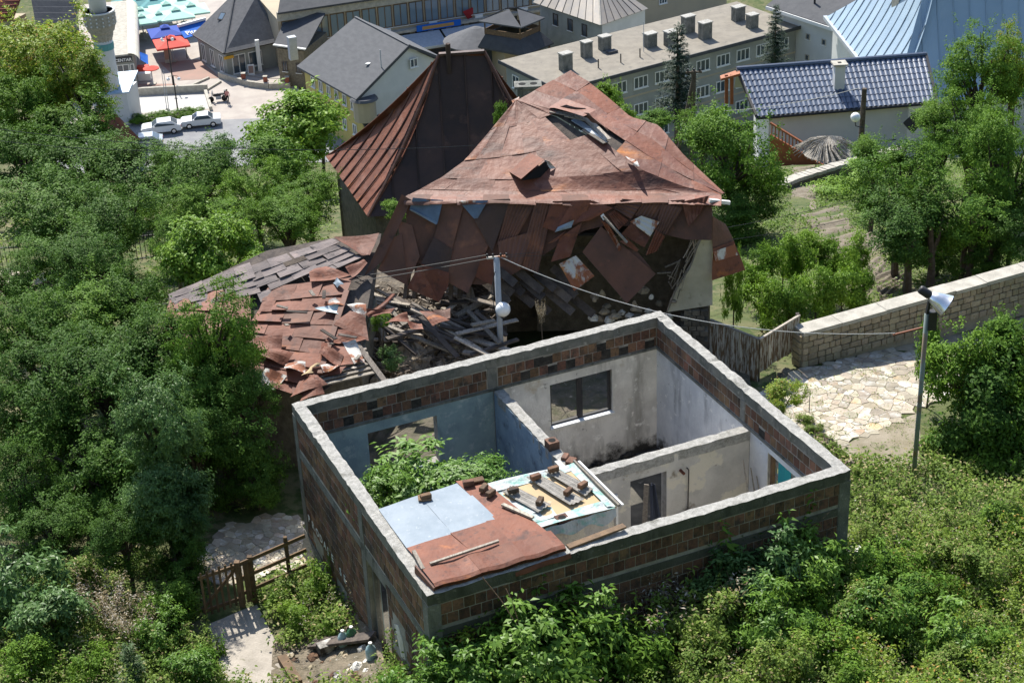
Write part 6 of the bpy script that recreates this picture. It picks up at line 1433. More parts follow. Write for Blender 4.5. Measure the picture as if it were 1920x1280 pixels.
# ------------------------------------------------------------------ foliage
def leaves_mesh(name, P, Nn, size, mat, ratio=.5, droop=.25, seed=0, T=None):
    """one folded rhombic leaf at each point"""
    rs = np.random.default_rng(seed); n = len(P)
    Nn = Nn + rs.normal(0, .42, (n, 3)); Nn /= np.linalg.norm(Nn, axis=1)[:, None] + 1e-9
    if T is None: T = rs.normal(0, 1, (n, 3))
    T = T - Nn * (T * Nn).sum(1)[:, None]; T /= np.linalg.norm(T, axis=1)[:, None] + 1e-9
    S = np.cross(Nn, T); l = (size * rs.uniform(.7, 1.3, n))[:, None] if np.ndim(size) == 0 else (size * rs.uniform(.8, 1.2, n))[:, None]
    w = l * ratio * .5
    a = P; b = P + T * l * .45 + S * w + Nn * l * .06; c = P + T * l - Nn * l * droop * .5; d = P + T * l * .45 - S * w + Nn * l * .06
    v = np.stack([a, b, c, d], 1).reshape(-1, 3).astype(np.float32)
    me = bpy.data.meshes.new(name); me.vertices.add(4 * n); me.vertices.foreach_set('co', v.ravel())
    me.loops.add(4 * n); me.loops.foreach_set('vertex_index', np.arange(4 * n, dtype=np.int32))
    me.polygons.add(n); me.polygons.foreach_set('loop_start', np.arange(0, 4 * n, 4, dtype=np.int32)); me.polygons.foreach_set('loop_total', np.full(n, 4, np.int32))
    me.update(calc_edges=True); me.materials.append(mat); return me
def unit(n, rs):
    d = rs.normal(0, 1, (n, 3)); return d / np.linalg.norm(d, axis=1)[:, None]
def crown_pts(seed, lobes, K, per, spread, inner=.35):
    rs = np.random.default_rng(seed)
    lc = unit(lobes, rs) * rs.uniform(.38, .76, (lobes, 1)); lc[0] *= .2; lc[:, 2] *= .9
    lr = rs.uniform(.18, .36, lobes) * (1.25 if lobes < 10 else 1); lr[0] = .45
    which = rs.integers(0, lobes, K); d = unit(K, rs); r_ = rs.uniform(inner, 1, K) ** .45
    C = lc[which] + d * (lr[which] * r_)[:, None]
    P = np.repeat(C, per, 0) + rs.normal(0, spread, (K * per, 3)) * np.array([1.1, 1.1, .42])
    ns = max(14, K // 12); sd_ = unit(ns, rs); sd_[:, 2] = np.abs(sd_[:, 2]) * .8 + .15; sb = lc[rs.integers(0, lobes, ns)] + sd_ * .40   # shoots breaking the outline
    m = max(10, per // 2); f = rs.uniform(0, 1, (ns, m, 1)); gr = sd_ * .5 + np.array([0, 0, .7]); S_ = sb[:, None] + gr[:, None] * f * rs.uniform(.12, .30, (ns, 1, 1)) + rs.normal(0, .018, (ns, m, 3))
    P = np.concatenate([P, S_.reshape(-1, 3)])
    Nn = P / (np.linalg.norm(P, axis=1)[:, None] + 1e-6) * .7 + np.array([0, 0, .6]); return P, Nn, lc
def pinnate(P, Nn, rs, n=6, step=.04):
    """turn each point into a row of leaflets either side of a stalk"""
    m = len(P); D = rs.normal(0, 1, (m, 3)); D[:, 2] = D[:, 2] * .4 - .1; D += Nn * .8; D /= np.linalg.norm(D, axis=1)[:, None]
    S = np.cross(D, Nn + .01); S /= np.linalg.norm(S, axis=1)[:, None] + 1e-9
    Ps, Ns, Ts = [], [], []
    for k in range(n):
        droop = np.array([0, 0, -1]) * (k / n) ** 2 * step * 1.6
        for s in (-1, 1): Ps.append(P + D * step * k + droop); Ns.append(Nn); Ts.append(S * s * .8 + D * .55)
    Ps.append(P + D * step * n); Ns.append(Nn); Ts.append(D)
    return np.concatenate(Ps), np.concatenate(Ns), np.concatenate(Ts)
LIB = {}
for k in range(3):
    P, Nn, lc = crown_pts(100 + k, 22, 330, 52, .052); LIB['pear', k] = (leaves_mesh('crown', P, Nn, .042, MAT['leaf_dark'], .55, seed=k), lc)
for k in range(2):
    P, Nn, lc = crown_pts(200 + k, 16, 230, 9, .06); rs = np.random.default_rng(k); P, Nn, T = pinnate(P, Nn, rs, 5, .034); LIB['ash', k] = (leaves_mesh('crown', P, Nn, .055, MAT['leaf_ash'], .42, .5, seed=k, T=T), lc)
for k in range(2):
    P, Nn, lc = crown_pts(300 + k, 17, 360, 26, .065); LIB['walnut', k] = (leaves_mesh('crown', P, Nn, .075, MAT['leaf_bright'], .5, .5, seed=k), lc)
for k in range(3):
    P, Nn, lc = crown_pts(400 + k, 9, 190, 26, .085); LIB['bush', k] = (leaves_mesh('crown', P, Nn, .085, MAT['leaf_mid'], .55, .4, seed=k), lc)
for k in range(2):
    P, Nn, lc = crown_pts(500 + k, 8, 70, 5, .10); rs = np.random.default_rng(k); P, Nn, T = pinnate(P, Nn, rs, 3, .075); LIB['elder', k] = (leaves_mesh('crown', P, Nn, .13, MAT['leaf_elder'], .40, .6, seed=k, T=T), lc)
def spruce_mesh(seed, tiers=17, mat='needle', droop=.25):
    rs = np.random.default_rng(seed); P, Nn, T = [], [], []
    for i in range(tiers):
        z = .06 + .92 * i / tiers; R_ = .20 * (1 - z) ** .85 + .015; nb = int(15 - 8 * z)
        for b in range(nb):
            t = rs.uniform(0, 2 * np.pi); d = np.array([np.cos(t), np.sin(t), -droop]); L_ = R_ * rs.uniform(.75, 1.2); m = int(46 * L_ / .2) + 8
            for q in range(m):
                f = (q + .5) / m; p = d * L_ * f + np.array([0, 0, z + .05 * f * f]); side = np.cross(d, [0, 0, 1])
                P.append(p + rs.normal(0, .004, 3)); Nn.append([0, 0, 1.0]); T.append(side * rs.choice([-1, 1]) * (1 - .3 * f) + d * .8 + np.array([0, 0, rs.uniform(-.5, .1)]))
    return leaves_mesh('crown', np.array(P), np.array(Nn), .04 if mat == 'needle' else .05, MAT[mat], .2, .3, seed=seed, T=np.array(T))
LIB['spruce', 0] = (spruce_mesh(1), None); LIB['spruce', 1] = (spruce_mesh(2), None); LIB['youngspruce', 0] = (spruce_mesh(3, 11, 'needle_bright', -.25), None)
def dry_mesh(seed):
    rs = np.random.default_rng(seed); P, T = [], []
    for s in range(26):
        t = rs.uniform(0, 6.28); b = np.array([np.cos(t), np.sin(t), 0]) * rs.uniform(0, .25); d = np.array([np.cos(t) * .35, np.sin(t) * .35, 1.0]) * rs.uniform(.6, 1.0)
        for q in range(60):
            f = rs.uniform(.25, 1) ** .6; P.append(b + d * f + rs.normal(0, .05 * f, 3)); T.append(rs.normal(0, 1, 3) + [0, 0, .6])
        for q in range(14): f = q / 14; P.append(b + d * f); T.append(d)
    P = np.array(P); return leaves_mesh('seed_heads', P, np.tile([0, 0, 1.0], (len(P), 1)), .05, MAT['leaf_dry'], .3, .2, seed=seed, T=np.array(T))
LIB['dry', 0] = (dry_mesh(1), None); LIB['dry', 1] = (dry_mesh(2), None)
def spike_mesh(seed, n=5, mat='leaf_weed'):           # upright leafy stems, unit height
    rs = np.random.default_rng(seed); P, Nn, T, sz = [], [], [], []
    for s in range(n):
        t = rs.uniform(0, 6.28); b = np.array([np.cos(t), np.sin(t), 0]) * rs.uniform(0, .22); d = np.array([np.cos(t) * .18, np.sin(t) * .18, 1.0]) * rs.uniform(.65, 1)
        for q in range(46):
            f = (q + 1) / 46; a = rs.uniform(0, 6.28); o = np.array([np.cos(a), np.sin(a), .25]); P.append(b + d * f); Nn.append([o[0] * .3, o[1] * .3, 1]); T.append(o); sz.append(.2 * (1.1 - .75 * f))
    return leaves_mesh('leaves', np.array(P), np.array(Nn), np.array(sz), MAT[mat], .32, .6, seed=seed, T=np.array(T))
LIB['spike', 0] = (spike_mesh(1), None); LIB['spike', 1] = (spike_mesh(2, 7), None); LIB['spike', 2] = (spike_mesh(3, 6), None)

_cnt = {}
def pick(kind):
    ks = [k for k in LIB if k[0] == kind]; _cnt[kind] = _cnt.get(kind, -1) + 1; return LIB[ks[_cnt[kind] % len(ks)]]
def setmat(o, mat):
    o.material_slots[0].link = 'OBJECT'; o.material_slots[0].material = MAT[mat]
def limbs(base, c, r, lc, rad, seed):
    rs = random.Random(seed); mb = MB(); top = c + V3(0, 0, -r[2] * .1); h = top - base
    pts = [base - ZUP * .3] + [base + h * f + V3(rs.uniform(-.08, .08), rs.uniform(-.08, .08), 0) * np.linalg.norm(h) * .3 for f in (.35, .7)] + [top]
    mb.tube(pts, [rad, rad * .8, rad * .62, rad * .35], 7)
    for q in (lc if lc is not None else [])[1:]:
        e = c + q * r; s = pts[2] if rs.random() < .6 else lerp(pts[1], pts[2], rs.uniform(.3, 1)); mid = lerp(s, e, .5) + V3(rs.uniform(-.1, .1), rs.uniform(-.1, .1), .12) * r[0]
        mb.tube([s, mid, e, e + (e - mid) * .5], [rad * .42, rad * .3, rad * .16, rad * .05], 5)
    return mb
def tree(px, py, Y, rx, rz, kind, mat, label, group=None, name=None, trunk=True, cat='tree', ryf=.9, base=None, into=None):
    c = PY(px, py, Y); sc_ = pxm(c); r = V3(rx / sc_, rx / sc_ * ryf, rz / sc_ / .93)
    g = float(ground_z(c[0], c[1])); b = V3(c[0], c[1], min(g, c[2] - .2)) if base is None else base
    t = into or thing(name or ('tree' if cat == 'tree' else cat.replace(' ', '_')), label, cat, b, group)
    if into is not None: b = np.array(into.location)
    me, lc = pick(kind); o = bpy.data.objects.new('crown' if cat == 'tree' else 'foliage', me); COL.objects.link(o); o.parent = t
    o.location = tuple(c - b); o.scale = tuple(r * (1.42 if cat == 'tree' else 1.25)); o.rotation_euler = (0, 0, random.uniform(0, 6.28))
    if mat: setmat(o, mat)
    rad = max(.035, .05 * r[0] + .02 * (c[2] - g)) if cat == 'tree' else .03
    a = o.rotation_euler.z; lc2 = [V3(q[0] * math.cos(a) - q[1] * math.sin(a), q[0] * math.sin(a) + q[1] * math.cos(a), q[2]) * 1.0 for q in lc] if lc is not None else None
    tr = obj('trunk' if cat == 'tree' else 'stems', limbs(b, c, r, lc2, rad, int(px * 7 + py)), MAT['bark'], t)
    return t
G1, G2, G3 = 'trees of the left grove', 'orchard trees on the right', 'garden bean plants'
TREES = [
 (62, 122, 80, 92, 76, 'ash', 'leaf_ash', 'yellow-green ash crown in front of the minaret, left of two', G1), (152, 142, 77, 56, 56, 'ash', 'leaf_ash', 'smaller yellow-green ash crown overlapping the minaret shaft', G1), (25, 215, 76, 70, 70, 'ash', 'leaf_mid', 'mid-green ash at the left edge below the bright crown', G1), (125, 245, 74, 70, 50, 'ash', 'leaf_mid', 'mid-green ash under the bright crown, above the rusty lean-to', G1),
 (550, 232, 75, 92, 62, 'walnut', 'leaf_bright', 'bright walnut tree in front of the yellow house', G1), (510, 300, 70, 66, 46, 'walnut', 'leaf_mid', 'walnut below the bright one, next to the parked cars', G1), (600, 225, 76, 30, 36, 'walnut', 'leaf_mid', 'small walnut top touching the steep rusty roof', G1),
 (50, 310, 70, 85, 70, 'pear', 'leaf_dark', 'dark pear tree at the left edge under the cables', G1), (160, 315, 70, 85, 60, 'pear', 'leaf_dark', 'dark pear tree below the rusty lean-to', G1), (330, 305, 72, 52, 28, 'pear', 'leaf_mid', 'pear treetop just below the silver car', G1), (412, 292, 72, 42, 30, 'walnut', 'leaf_cool', 'grey-green treetop just below the saloon car', G1),
 (250, 335, 68, 90, 62, 'pear', 'leaf_dark', 'dark pear tree in the middle of the left grove', G1), (385, 345, 66, 85, 68, 'pear', 'leaf_dark', 'dark pear tree left of the bright walnut', G1), (480, 358, 64, 62, 58, 'pear', 'leaf_mid', 'pear tree below the walnut, before the rubble edge', G1), (578, 372, 60, 60, 46, 'pear', 'leaf_mid', 'pear tree touching the lit rusty roof face', G1),
 (90, 395, 61, 105, 62, 'pear', 'leaf_dark', 'broad dark tree above the iron fence at left', G1), (215, 405, 60, 85, 60, 'pear', 'leaf_dark', 'dark tree above the gap in the iron fence', G1), (330, 395, 61, 60, 45, 'pear', 'leaf_mid', 'pear tree just above the ivy mound', G1),
 (165, 505, 52, 70, 62, 'pear', 'leaf_dark', 'dark tree right of the paved patch at left', G1), (255, 560, 49, 75, 66, 'pear', 'leaf_dark', 'dark tree below the ivy mound', G1), (150, 600, 48, 95, 66, 'pear', 'leaf_mid', 'pear tree crossed by the low cables at left', G1), (45, 620, 47, 80, 75, 'pear', 'leaf_dark', 'dark tree at the left edge below the paved patch', G1),
 (405, 620, 43, 78, 92, 'pear', 'leaf_mid', 'pear tree standing in front of the red sheet roof', G1), (300, 680, 44, 90, 85, 'pear', 'leaf_dark', 'dark tree left of the red sheet roof', G1), (190, 720, 43.5, 100, 80, 'pear', 'leaf_dark', 'dark tree in the middle of the lower left', G1), (70, 760, 43, 95, 85, 'pear', 'leaf_dark', 'dark tree at the lower left edge', G1),
 (455, 745, 42, 62, 62, 'pear', 'leaf_dark', 'dark crown reaching under the red sheet eave', G1), (425, 850, 41, 85, 95, 'pear', 'leaf_dark', 'dark tree beside the left brick wall, above the paved lane', G1), (150, 880, 41, 110, 90, 'pear', 'leaf_dark', 'deep shaded tree in the lower left corner', G1), (40, 920, 40, 70, 90, 'pear', 'leaf_dark', 'deep shaded tree at the lower left edge', G1),
 (300, 800, 38.6, 68, 90, 'ash', 'leaf_cool', 'tall feathery ash in front of the dark grove', G1), (310, 930, 38.0, 85, 90, 'ash', 'leaf_cool', 'lower feathery ash standing above the picket gate', G1), (235, 1010, 37.0, 62, 60, 'pear', 'leaf_dark', 'shaded round shrub left of the picket gate', G1), (335, 1050, 37.0, 55, 62, 'pear', 'leaf_dark', 'shaded shrub touching the picket gate', G1), (345, 985, 37.6, 40, 50, 'ash', 'leaf_cool', 'young ash crown over the gate post', G1),
 (1372, 300, 61, 92, 92, 'pear', 'leaf_mid', 'pear tree right of the collapsed roof corner', G2), (1400, 400, 60, 72, 58, 'pear', 'leaf_dark', 'lower pear crown beside the hanging rusty flap', G2), (1315, 245, 66, 40, 48, 'pear', 'leaf_mid', 'small pear crown behind the collapsed roof corner', G2),
 (1690, 340, 54, 85, 72, 'pear', 'leaf_mid', 'orchard tree in front of the timber lamp pole', G2), (1705, 425, 52, 88, 62, 'pear', 'leaf_dark', 'orchard tree with bare twin trunk above the stone wall', G2), (1815, 405, 52.5, 92, 75, 'pear', 'leaf_mid', 'orchard tree in the middle of the right grove', G2), (1885, 320, 54, 80, 110, 'pear', 'leaf_mid', 'tall orchard tree at the right edge', G2), (1840, 150, 63, 70, 85, 'pear', 'leaf_mid', 'orchard tree top against the pale blue roof', G2), (1905, 120, 64, 50, 80, 'pear', 'leaf_ash', 'yellowish treetop in the upper right corner', G2), (1770, 245, 61, 58, 55, 'pear', 'leaf_mid', 'orchard tree top right of the blue tiled roof', G2), (1895, 430, 52.5, 66, 55, 'pear', 'leaf_dark', 'low orchard crown over the stone wall at right', G2),
 (120, 470, 55, 80, 50, 'pear', 'leaf_dark', 'dark tree over the paved patch at left', G1), (330, 455, 56, 50, 45, 'pear', 'leaf_mid', 'pear crown left of the ivy mound', G1), (90, 690, 45, 90, 70, 'pear', 'leaf_dark', 'dark tree between the low cables and the left edge', G1), (230, 650, 45.5, 85, 70, 'pear', 'leaf_dark', 'dark tree left of the tree before the red roof', G1), (380, 720, 42.5, 75, 65, 'pear', 'leaf_dark', 'dark tree below the one before the red roof', G1), (360, 830, 40.5, 70, 75, 'pear', 'leaf_dark', 'dark crown behind the tall feathery ash', G1), (240, 850, 41.5, 80, 75, 'pear', 'leaf_dark', 'dark crown left of the tall feathery ash', G1), (480, 900, 40.5, 52, 55, 'pear', 'leaf_dark', 'dark crown nearest the lettered brick wall', G1), (100, 1000, 38.5, 75, 60, 'pear', 'leaf_dark', 'shaded crown above the tall feathery shrub', G1), (20, 520, 53, 50, 45, 'pear', 'leaf_dark', 'dark crown at the left edge by the paved patch', G1),
 (440, 420, 58, 60, 40, 'pear', 'leaf_mid', 'pear crown above the ivy trailing on the boards', G1), (540, 410, 58, 60, 36, 'pear', 'leaf_mid', 'pear crown above the rubble edge', G1),
 (1760, 470, 53.5, 60, 45, 'pear', 'leaf_dark', 'low dark crown behind the floodlight bowl', G2), (1640, 300, 60, 45, 45, 'pear', 'leaf_mid', 'orchard crown nearest the timber lamp pole', G2), (1845, 480, 52.5, 50, 40, 'pear', 'leaf_dark', 'low crown between the two right-hand trunks', G2), (1820, 240, 60, 70, 70, 'pear', 'leaf_mid', 'orchard crown below the pale blue roof', G2),
]
TT = {}
for (px, py, Y, rx, rz, kd_, mt_, lb, gr) in TREES: TT[px, py] = tree(px, py, Y, rx, rz, kd_, mt_, lb, gr, name={'ash': 'ash_tree', 'walnut': 'walnut_tree', 'pear': 'pear_tree'}[kd_])
def trunk(px, py0, py1, Y, lean, t):
    b, e = PY(px, py0, Y), PY(px + lean, py1, Y); b[2] = min(b[2], float(ground_z(b[0], b[1])))
    obj('trunk', MB().tube([b - ZUP * .2, lerp(b, e, .4) + V3(.06, 0, 0), e], [.16, .12, .09], 8), MAT['bark'], t)
    obj('limb', MB().tube([lerp(b, e, .45), lerp(b, e, .75) + V3(.25, 0, .05), e + V3(.4, .1, .1)], [.09, .07, .04], 6), MAT['bark'], t)
for a in ((1702, 543, 430, 51.5, -6, TT[1705, 425]), (1744, 537, 420, 51.8, 0, TT[1690, 340]), (1812, 515, 420, 52.3, 12, TT[1815, 405]), (1856, 500, 420, 52.5, -4, TT[1885, 320])): trunk(*a)
# shrubs
SHRUBS = [
 (1745, 660, 42.5, 26, 75, 'bush', 'leaf_mid', 'slim climbing bush around the floodlight post', None),
 (1140, 185, 72, 34, 40, 'walnut', 'leaf_bright', 'bright shrub behind the collapsed roof, in front of the apartments', None), (1165, 225, 70, 30, 26, 'walnut', 'leaf_bright', 'low bright shrub at the right roof edge', None), (1225, 222, 74, 40, 18, 'walnut', 'leaf_mid', 'low shrub below the tall spruce', None), (938, 210, 56, 16, 22, 'bush', 'leaf_mid', 'sprig between the two rusty roofs', None), (742, 392, 55, 24, 16, 'bush', 'leaf_mid', 'sprig at the left corner of the collapsed roof', None),
 (1376, 545, 47.6, 20, 80, 'bush', 'leaf_mid', 'ivy-wrapped trunk behind the board fence', None), (735, 668, 44.3, 24, 22, 'bush', 'leaf_cool', 'small grey-green bush growing in the rubble', None), (712, 603, 45.2, 18, 16, 'bush', 'leaf_mid', 'tuft of green among the loose timbers', None), (1015, 605, 44.6, 18, 36, 'dry', None, 'dry yellow weed between lamp post and house corner', None),
 (1640, 330, 70, 60, 22, 'bush', 'leaf_bright', 'bright green row along the garden wall', None), (1560, 350, 68, 50, 18, 'bush', 'leaf_bright', 'bright green row at the near garden wall end', None), (1470, 740, 41, 38, 24, 'bush', 'leaf_ash', 'yellow-green weed at the foot of the board fence', None), (1450, 780, 39.5, 26, 26, 'bush', 'leaf_ash', 'yellow-green weed beside the right brick wall', None),
]
for (px, py, Y, rx, rz, kd_, mt_, lb, gr) in SHRUBS: tree(px, py, Y, rx, rz, kd_, mt_, lb, gr, name='shrub', cat='shrub')
MULTI = [('leafy_bush', 'large dense leafy bush filling the right edge below the stone wall', [(1800, 700, 41, 78, 85, 'walnut', 'leaf_mid'), (1810, 850, 40, 92, 95, 'walnut', 'leaf_dark'), (1850, 770, 40.4, 100, 100, 'walnut', 'leaf_dark'), (1885, 700, 41, 80, 88, 'walnut', 'leaf_mid'), (1895, 860, 39.6, 90, 95, 'walnut', 'leaf_mid'), (1895, 630, 42, 55, 55, 'walnut', 'leaf_mid')]),
 ('elder_bush', 'elder bush growing inside the roofless left room', [(800, 900, 35.6, 108, 40, 'elder', 'leaf_elder'), (890, 892, 35.4, 60, 24, 'elder', 'leaf_elder'), (735, 920, 34.9, 56, 36, 'elder', 'leaf_elder')]),
 ('ivy_mound', 'bright ivy-covered mound trailing over the grey board roof', [(395, 470, 49.5, 92, 70, 'walnut', 'leaf_bright'), (485, 492, 48.6, 42, 28, 'walnut', 'leaf_bright'), (360, 500, 49.3, 60, 46, 'walnut', 'leaf_mid')])]
for nm_, lb, cs in MULTI:
    t = None
    for (px, py, Y, rx, rz, kd_, mt_) in cs: t = tree(px, py, Y, rx, rz, kd_, mt_, lb, name=nm_, cat='bush', into=t)
BEANS = [(1425, 500, 50.5, 36, 52), (1470, 490, 51, 36, 50), (1515, 485, 51, 36, 48), (1560, 480, 51, 34, 46), (1600, 490, 50.6, 34, 52), (1430, 570, 48.4, 40, 50), (1480, 560, 48.6, 40, 50), (1530, 550, 48.8, 40, 50), (1580, 545, 49, 38, 48), (1615, 540, 49.2, 26, 44)]
for k, (x, y, Y, a, b) in enumerate(BEANS):
    rowname = 'far' if k < 5 else 'near'; tree(x, y, Y, a, b, 'bush', 'leaf_bright' if k % 3 else 'leaf_mid', f'{["first", "second", "third", "fourth", "last"][k % 5]} leafy bean plant from the left in the {rowname} garden row', G3, name='bean_plant', cat='bean plant')
for x, y, w_, h_, Y, lb, kk_ in ((1270, 225, 0, 168, 100, 'tall dark spruce in front of the apartment block', 0), (1452, 122, 0, 106, 150, 'dark spruce at the right end of the apartment block', 1)):
    b = PY(x, y, Y); s_ = h_ / pxm(b) / .93 * 1.06; t = thing('spruce', lb, 'tree', b, 'dark spruces'); o = bpy.data.objects.new('crown', LIB['spruce', kk_][0]); COL.objects.link(o); o.parent = t; o.scale = (s_ * 1.1, s_ * 1.1, s_)
    gz_ = float(ground_z(b[0], b[1])); obj('trunk', MB().tube([V3(b[0], b[1], min(gz_, b[2] - 1)), b + ZUP * s_ * .9], [.25, .03], 7), MAT['bark'], t)
b = PG(255, 1300); t = thing('young_spruce', 'small bright young spruce at the bottom left', 'tree', b); o = bpy.data.objects.new('crown', LIB['youngspruce', 0][0]); COL.objects.link(o); o.parent = t; o.scale = (1.9, 1.9, 1.5); obj('trunk', MB().tube([b, b + ZUP * 1.4], [.03, .01], 6), MAT['bark'], t)
# hedge by the cars
hg = thing('clipped_hedge', 'low green hedge between the white cars and the sunken court', 'hedge', PZ(300, 222, TZ))
for k in range(8):
    me, _ = pick('bush'); o = bpy.data.objects.new('foliage', me); COL.objects.link(o); o.parent = hg; setmat(o, 'leaf_mid'); p = PZ(256 + k * 16, 224 - k * 2, TZ + .5); o.location = tuple(p - PZ(300, 222, TZ)); o.scale = (1.1, 1.1, .75)

# foreground weeds and shrubs
def plant(px, py, h, kind, mat, label, group=None, w=None, name=None, cat='plant', base=None):
    b = PG(px, py) if base is None else base; t = tag(thing(name or {'elder': 'elder_shrub', 'bush': 'leafy_shrub', 'spike': 'weed_plant', 'dry': 'dry_weed_plant'}[kind], label, cat, b, group), kind='thing'); me, lc = pick(kind)
    o = bpy.data.objects.new('foliage', me); COL.objects.link(o); o.parent = t; o.rotation_euler = (0, 0, random.uniform(0, 6.28))
    if kind in ('spike', 'dry'): o.scale = ((w or h), (w or h), h)
    else: o.scale = ((w or h * .6),) * 2 + (h * .55,); o.location = (0, 0, h * .5)
    if mat: setmat(o, mat)
    st = MB()
    for k in range(3): st.tube([b, b + V3(random.uniform(-.1, .1), random.uniform(-.1, .1), h * .5), b + V3(random.uniform(-.25, .25) * h, random.uniform(-.2, .2) * h, h * .9)], [.018, .012, .005], 4)
    obj('stems', st, MAT['bark'] if kind != 'dry' else MAT['wood_brown'], t); return t
GF = 'weeds on the foreground slope'
FG = [
 (1655, 1120, 1.5, 'elder', 'leaf_mid', 'broad elder on the right slope above the dark bush'), (1790, 1090, 1.4, 'elder', 'leaf_weed', 'broad elder in the upper middle of the right slope'), (1560, 1260, 1.6, 'bush', 'leaf_mid', 'dark mound of leaves low on the right slope'), (1720, 1190, 1.6, 'bush', 'leaf_mid', 'dark mound of leaves in the middle of the right slope'), (1850, 1120, 1.5, 'bush', 'leaf_weed', 'leafy mound near the right edge of the slope'), (1640, 1200, 1.5, 'elder', 'leaf_elder', 'bright elder in the middle of the right slope'), (1800, 1260, 1.6, 'elder', 'leaf_elder', 'bright elder low at the right'), (1450, 1300, 1.6, 'bush', 'leaf_weed', 'leafy mound at the bottom edge, right of centre'), (1650, 1130, 1.0, 'bush', 'leaf_mid', 'leafy bush on the right slope near the white block'), (1760, 1150, 1.0, 'bush', 'leaf_weed', 'leafy bush in the middle of the right slope'), (1690, 1240, 1.1, 'bush', 'leaf_dark', 'dark bush on the lower right slope'), (1830, 1230, 1.1, 'bush', 'leaf_weed', 'leafy bush at the lower right'), (1900, 1170, 1.1, 'spike', 'leaf_ash', 'yellowing weed at the right edge'), (1890, 1290, 1.1, 'spike', 'leaf_ash', 'yellowing weed in the lower right corner'), (1780, 1300, 1.1, 'bush', 'leaf_weed', 'pale bush at the bottom right'), (1600, 1310, 1.0, 'elder', 'leaf_mid', 'elder leaves at the bottom right of centre'),
 (1640, 960, .8, 'spike', 'leaf_weed', 'weed on the slope below the gravel verge'), (1700, 1000, .8, 'spike', 'leaf_weed', 'weed on the slope below the floodlight post'), (1780, 1010, .9, 'bush', 'leaf_weed', 'pale bush below the large right bush'), (1870, 1010, 1.0, 'bush', 'leaf_mid', 'leafy bush below the large right bush, far right'), (1620, 1040, .8, 'bush', 'leaf_weed', 'low weed beside the right building corner'), (1740, 1075, .9, 'spike', 'leaf_weed', 'broad weed in the upper right slope'),
 (590, 1130, .8, 'bush', 'leaf_bright', 'bright bush by the rail fence and brick wall'), (560, 1180, .8, 'bush', 'leaf_bright', 'bright low bush beside the garden path'), (520, 1140, .6, 'bush', 'leaf_bright', 'bright tuft just right of the gate'), (615, 1110, 1.3, 'spike', 'leaf_mid', 'climbing weed against the lettered brick wall'), (620, 1190, .6, 'bush', 'leaf_mid', 'shaded tuft below the lettering'),
 (40, 1150, 2.2, 'elder', 'leaf_cool', 'tall feathery shrub at the left edge'), (110, 1210, 1.7, 'elder', 'leaf_cool', 'feathery shrub beside the left edge'), (190, 1170, 1.5, 'dry', None, 'pale dry seed-head weed in the left thicket, upper'), (250, 1200, 1.4, 'dry', None, 'pale dry seed-head weed in the left thicket, lower'), (150, 1130, 1.4, 'bush', 'leaf_weed', 'yellow-green weed behind the dry seed heads'), (320, 1220, 1.2, 'elder', 'leaf_elder', 'bright shrub left of the garden path'), (370, 1290, 1.1, 'elder', 'leaf_elder', 'bright shrub at the bottom beside the garden path'), (60, 1290, 1.3, 'bush', 'leaf_mid', 'leafy bush in the bottom left corner'), (170, 1290, 1.2, 'bush', 'leaf_mid', 'leafy bush left of the young spruce'), (330, 1165, 1.2, 'bush', 'leaf_mid', 'leafy bush left of the picket gate'), (410, 1235, .8, 'spike', 'leaf_mid', 'weed overhanging the garden path edge'),
]
for a in FG:
    px, py, h, kd_, mt_, lb = a; plant(px, py, h, kd_, mt_, lb, GF)

FW_ = [(-.6, 1.0, 1.5, 'elder', 'leaf_elder', 'elder shrub at the near building corner, left'), (.5, .8, 1.9, 'elder', 'leaf_elder', 'elder shrub below the near building corner'), (1.1, .35, 1.9, 'bush', 'leaf_ash', 'yellow-green bush against the near building corner'), (1.5, 1.2, 2.1, 'elder', 'leaf_elder', 'elder shrub with tall shoots before the front wall'), (2.2, .8, 2.5, 'elder', 'leaf_elder', 'tallest elder shrub before the front brick wall'), (3.1, .9, 2.1, 'elder', 'leaf_elder', 'elder shrub right of the tallest one'), (3.9, 1.2, 1.8, 'elder', 'leaf_mid', 'lower elder shrub before the middle of the front wall'),
 (4.5, .9, 1.9, 'spike', 'leaf_ash', 'leafy weed before the front wall, left of the dry stalks'), (4.8, .5, 2.1, 'dry', None, 'pale dry umbel weed before the front wall, left'), (5.3, .8, 2.0, 'bush', 'leaf_weed', 'feathery yellow-green weed in front of the dry stalks'), (5.8, .5, 2.0, 'spike', 'leaf_weed', 'yellowish weed leaning on the front wall'), (6.4, .4, 2.0, 'dry', None, 'brown dry umbel weed before the front wall, right'), (6.1, 1.3, 1.7, 'bush', 'leaf_weed', 'pale bush below the dry umbels'), (6.9, .9, 1.7, 'bush', 'leaf_cool', 'dark leafy bush left of the young elders'),
 (7.7, .7, 1.9, 'elder', 'leaf_cool', 'young elder with upright shoots near the right corner, left'), (8.8, .6, 1.8, 'elder', 'leaf_elder', 'young elder with upright shoots near the right corner, right'), (8.2, 1.5, 1.6, 'bush', 'leaf_mid', 'leafy bush below the young elders'), (9.7, .9, 1.4, 'bush', 'leaf_mid', 'leafy bush below the right building corner'), (7.2, 2.2, 1.5, 'elder', 'leaf_elder', 'broad-leaved elder low on the slope'), (9.2, 2.6, 1.3, 'bush', 'leaf_weed', 'leafy bush at the bottom, right of centre'), (5.2, 2.3, 1.5, 'bush', 'leaf_weed', 'yellow-green bush at the bottom edge, centre right'), (7.75, .35, 2.6, 'spike', 'leaf_elder', 'tall leafy stem before the right half of the front wall'), (8.95, .3, 2.5, 'spike', 'leaf_elder', 'tall leafy stem nearest the right building corner')]
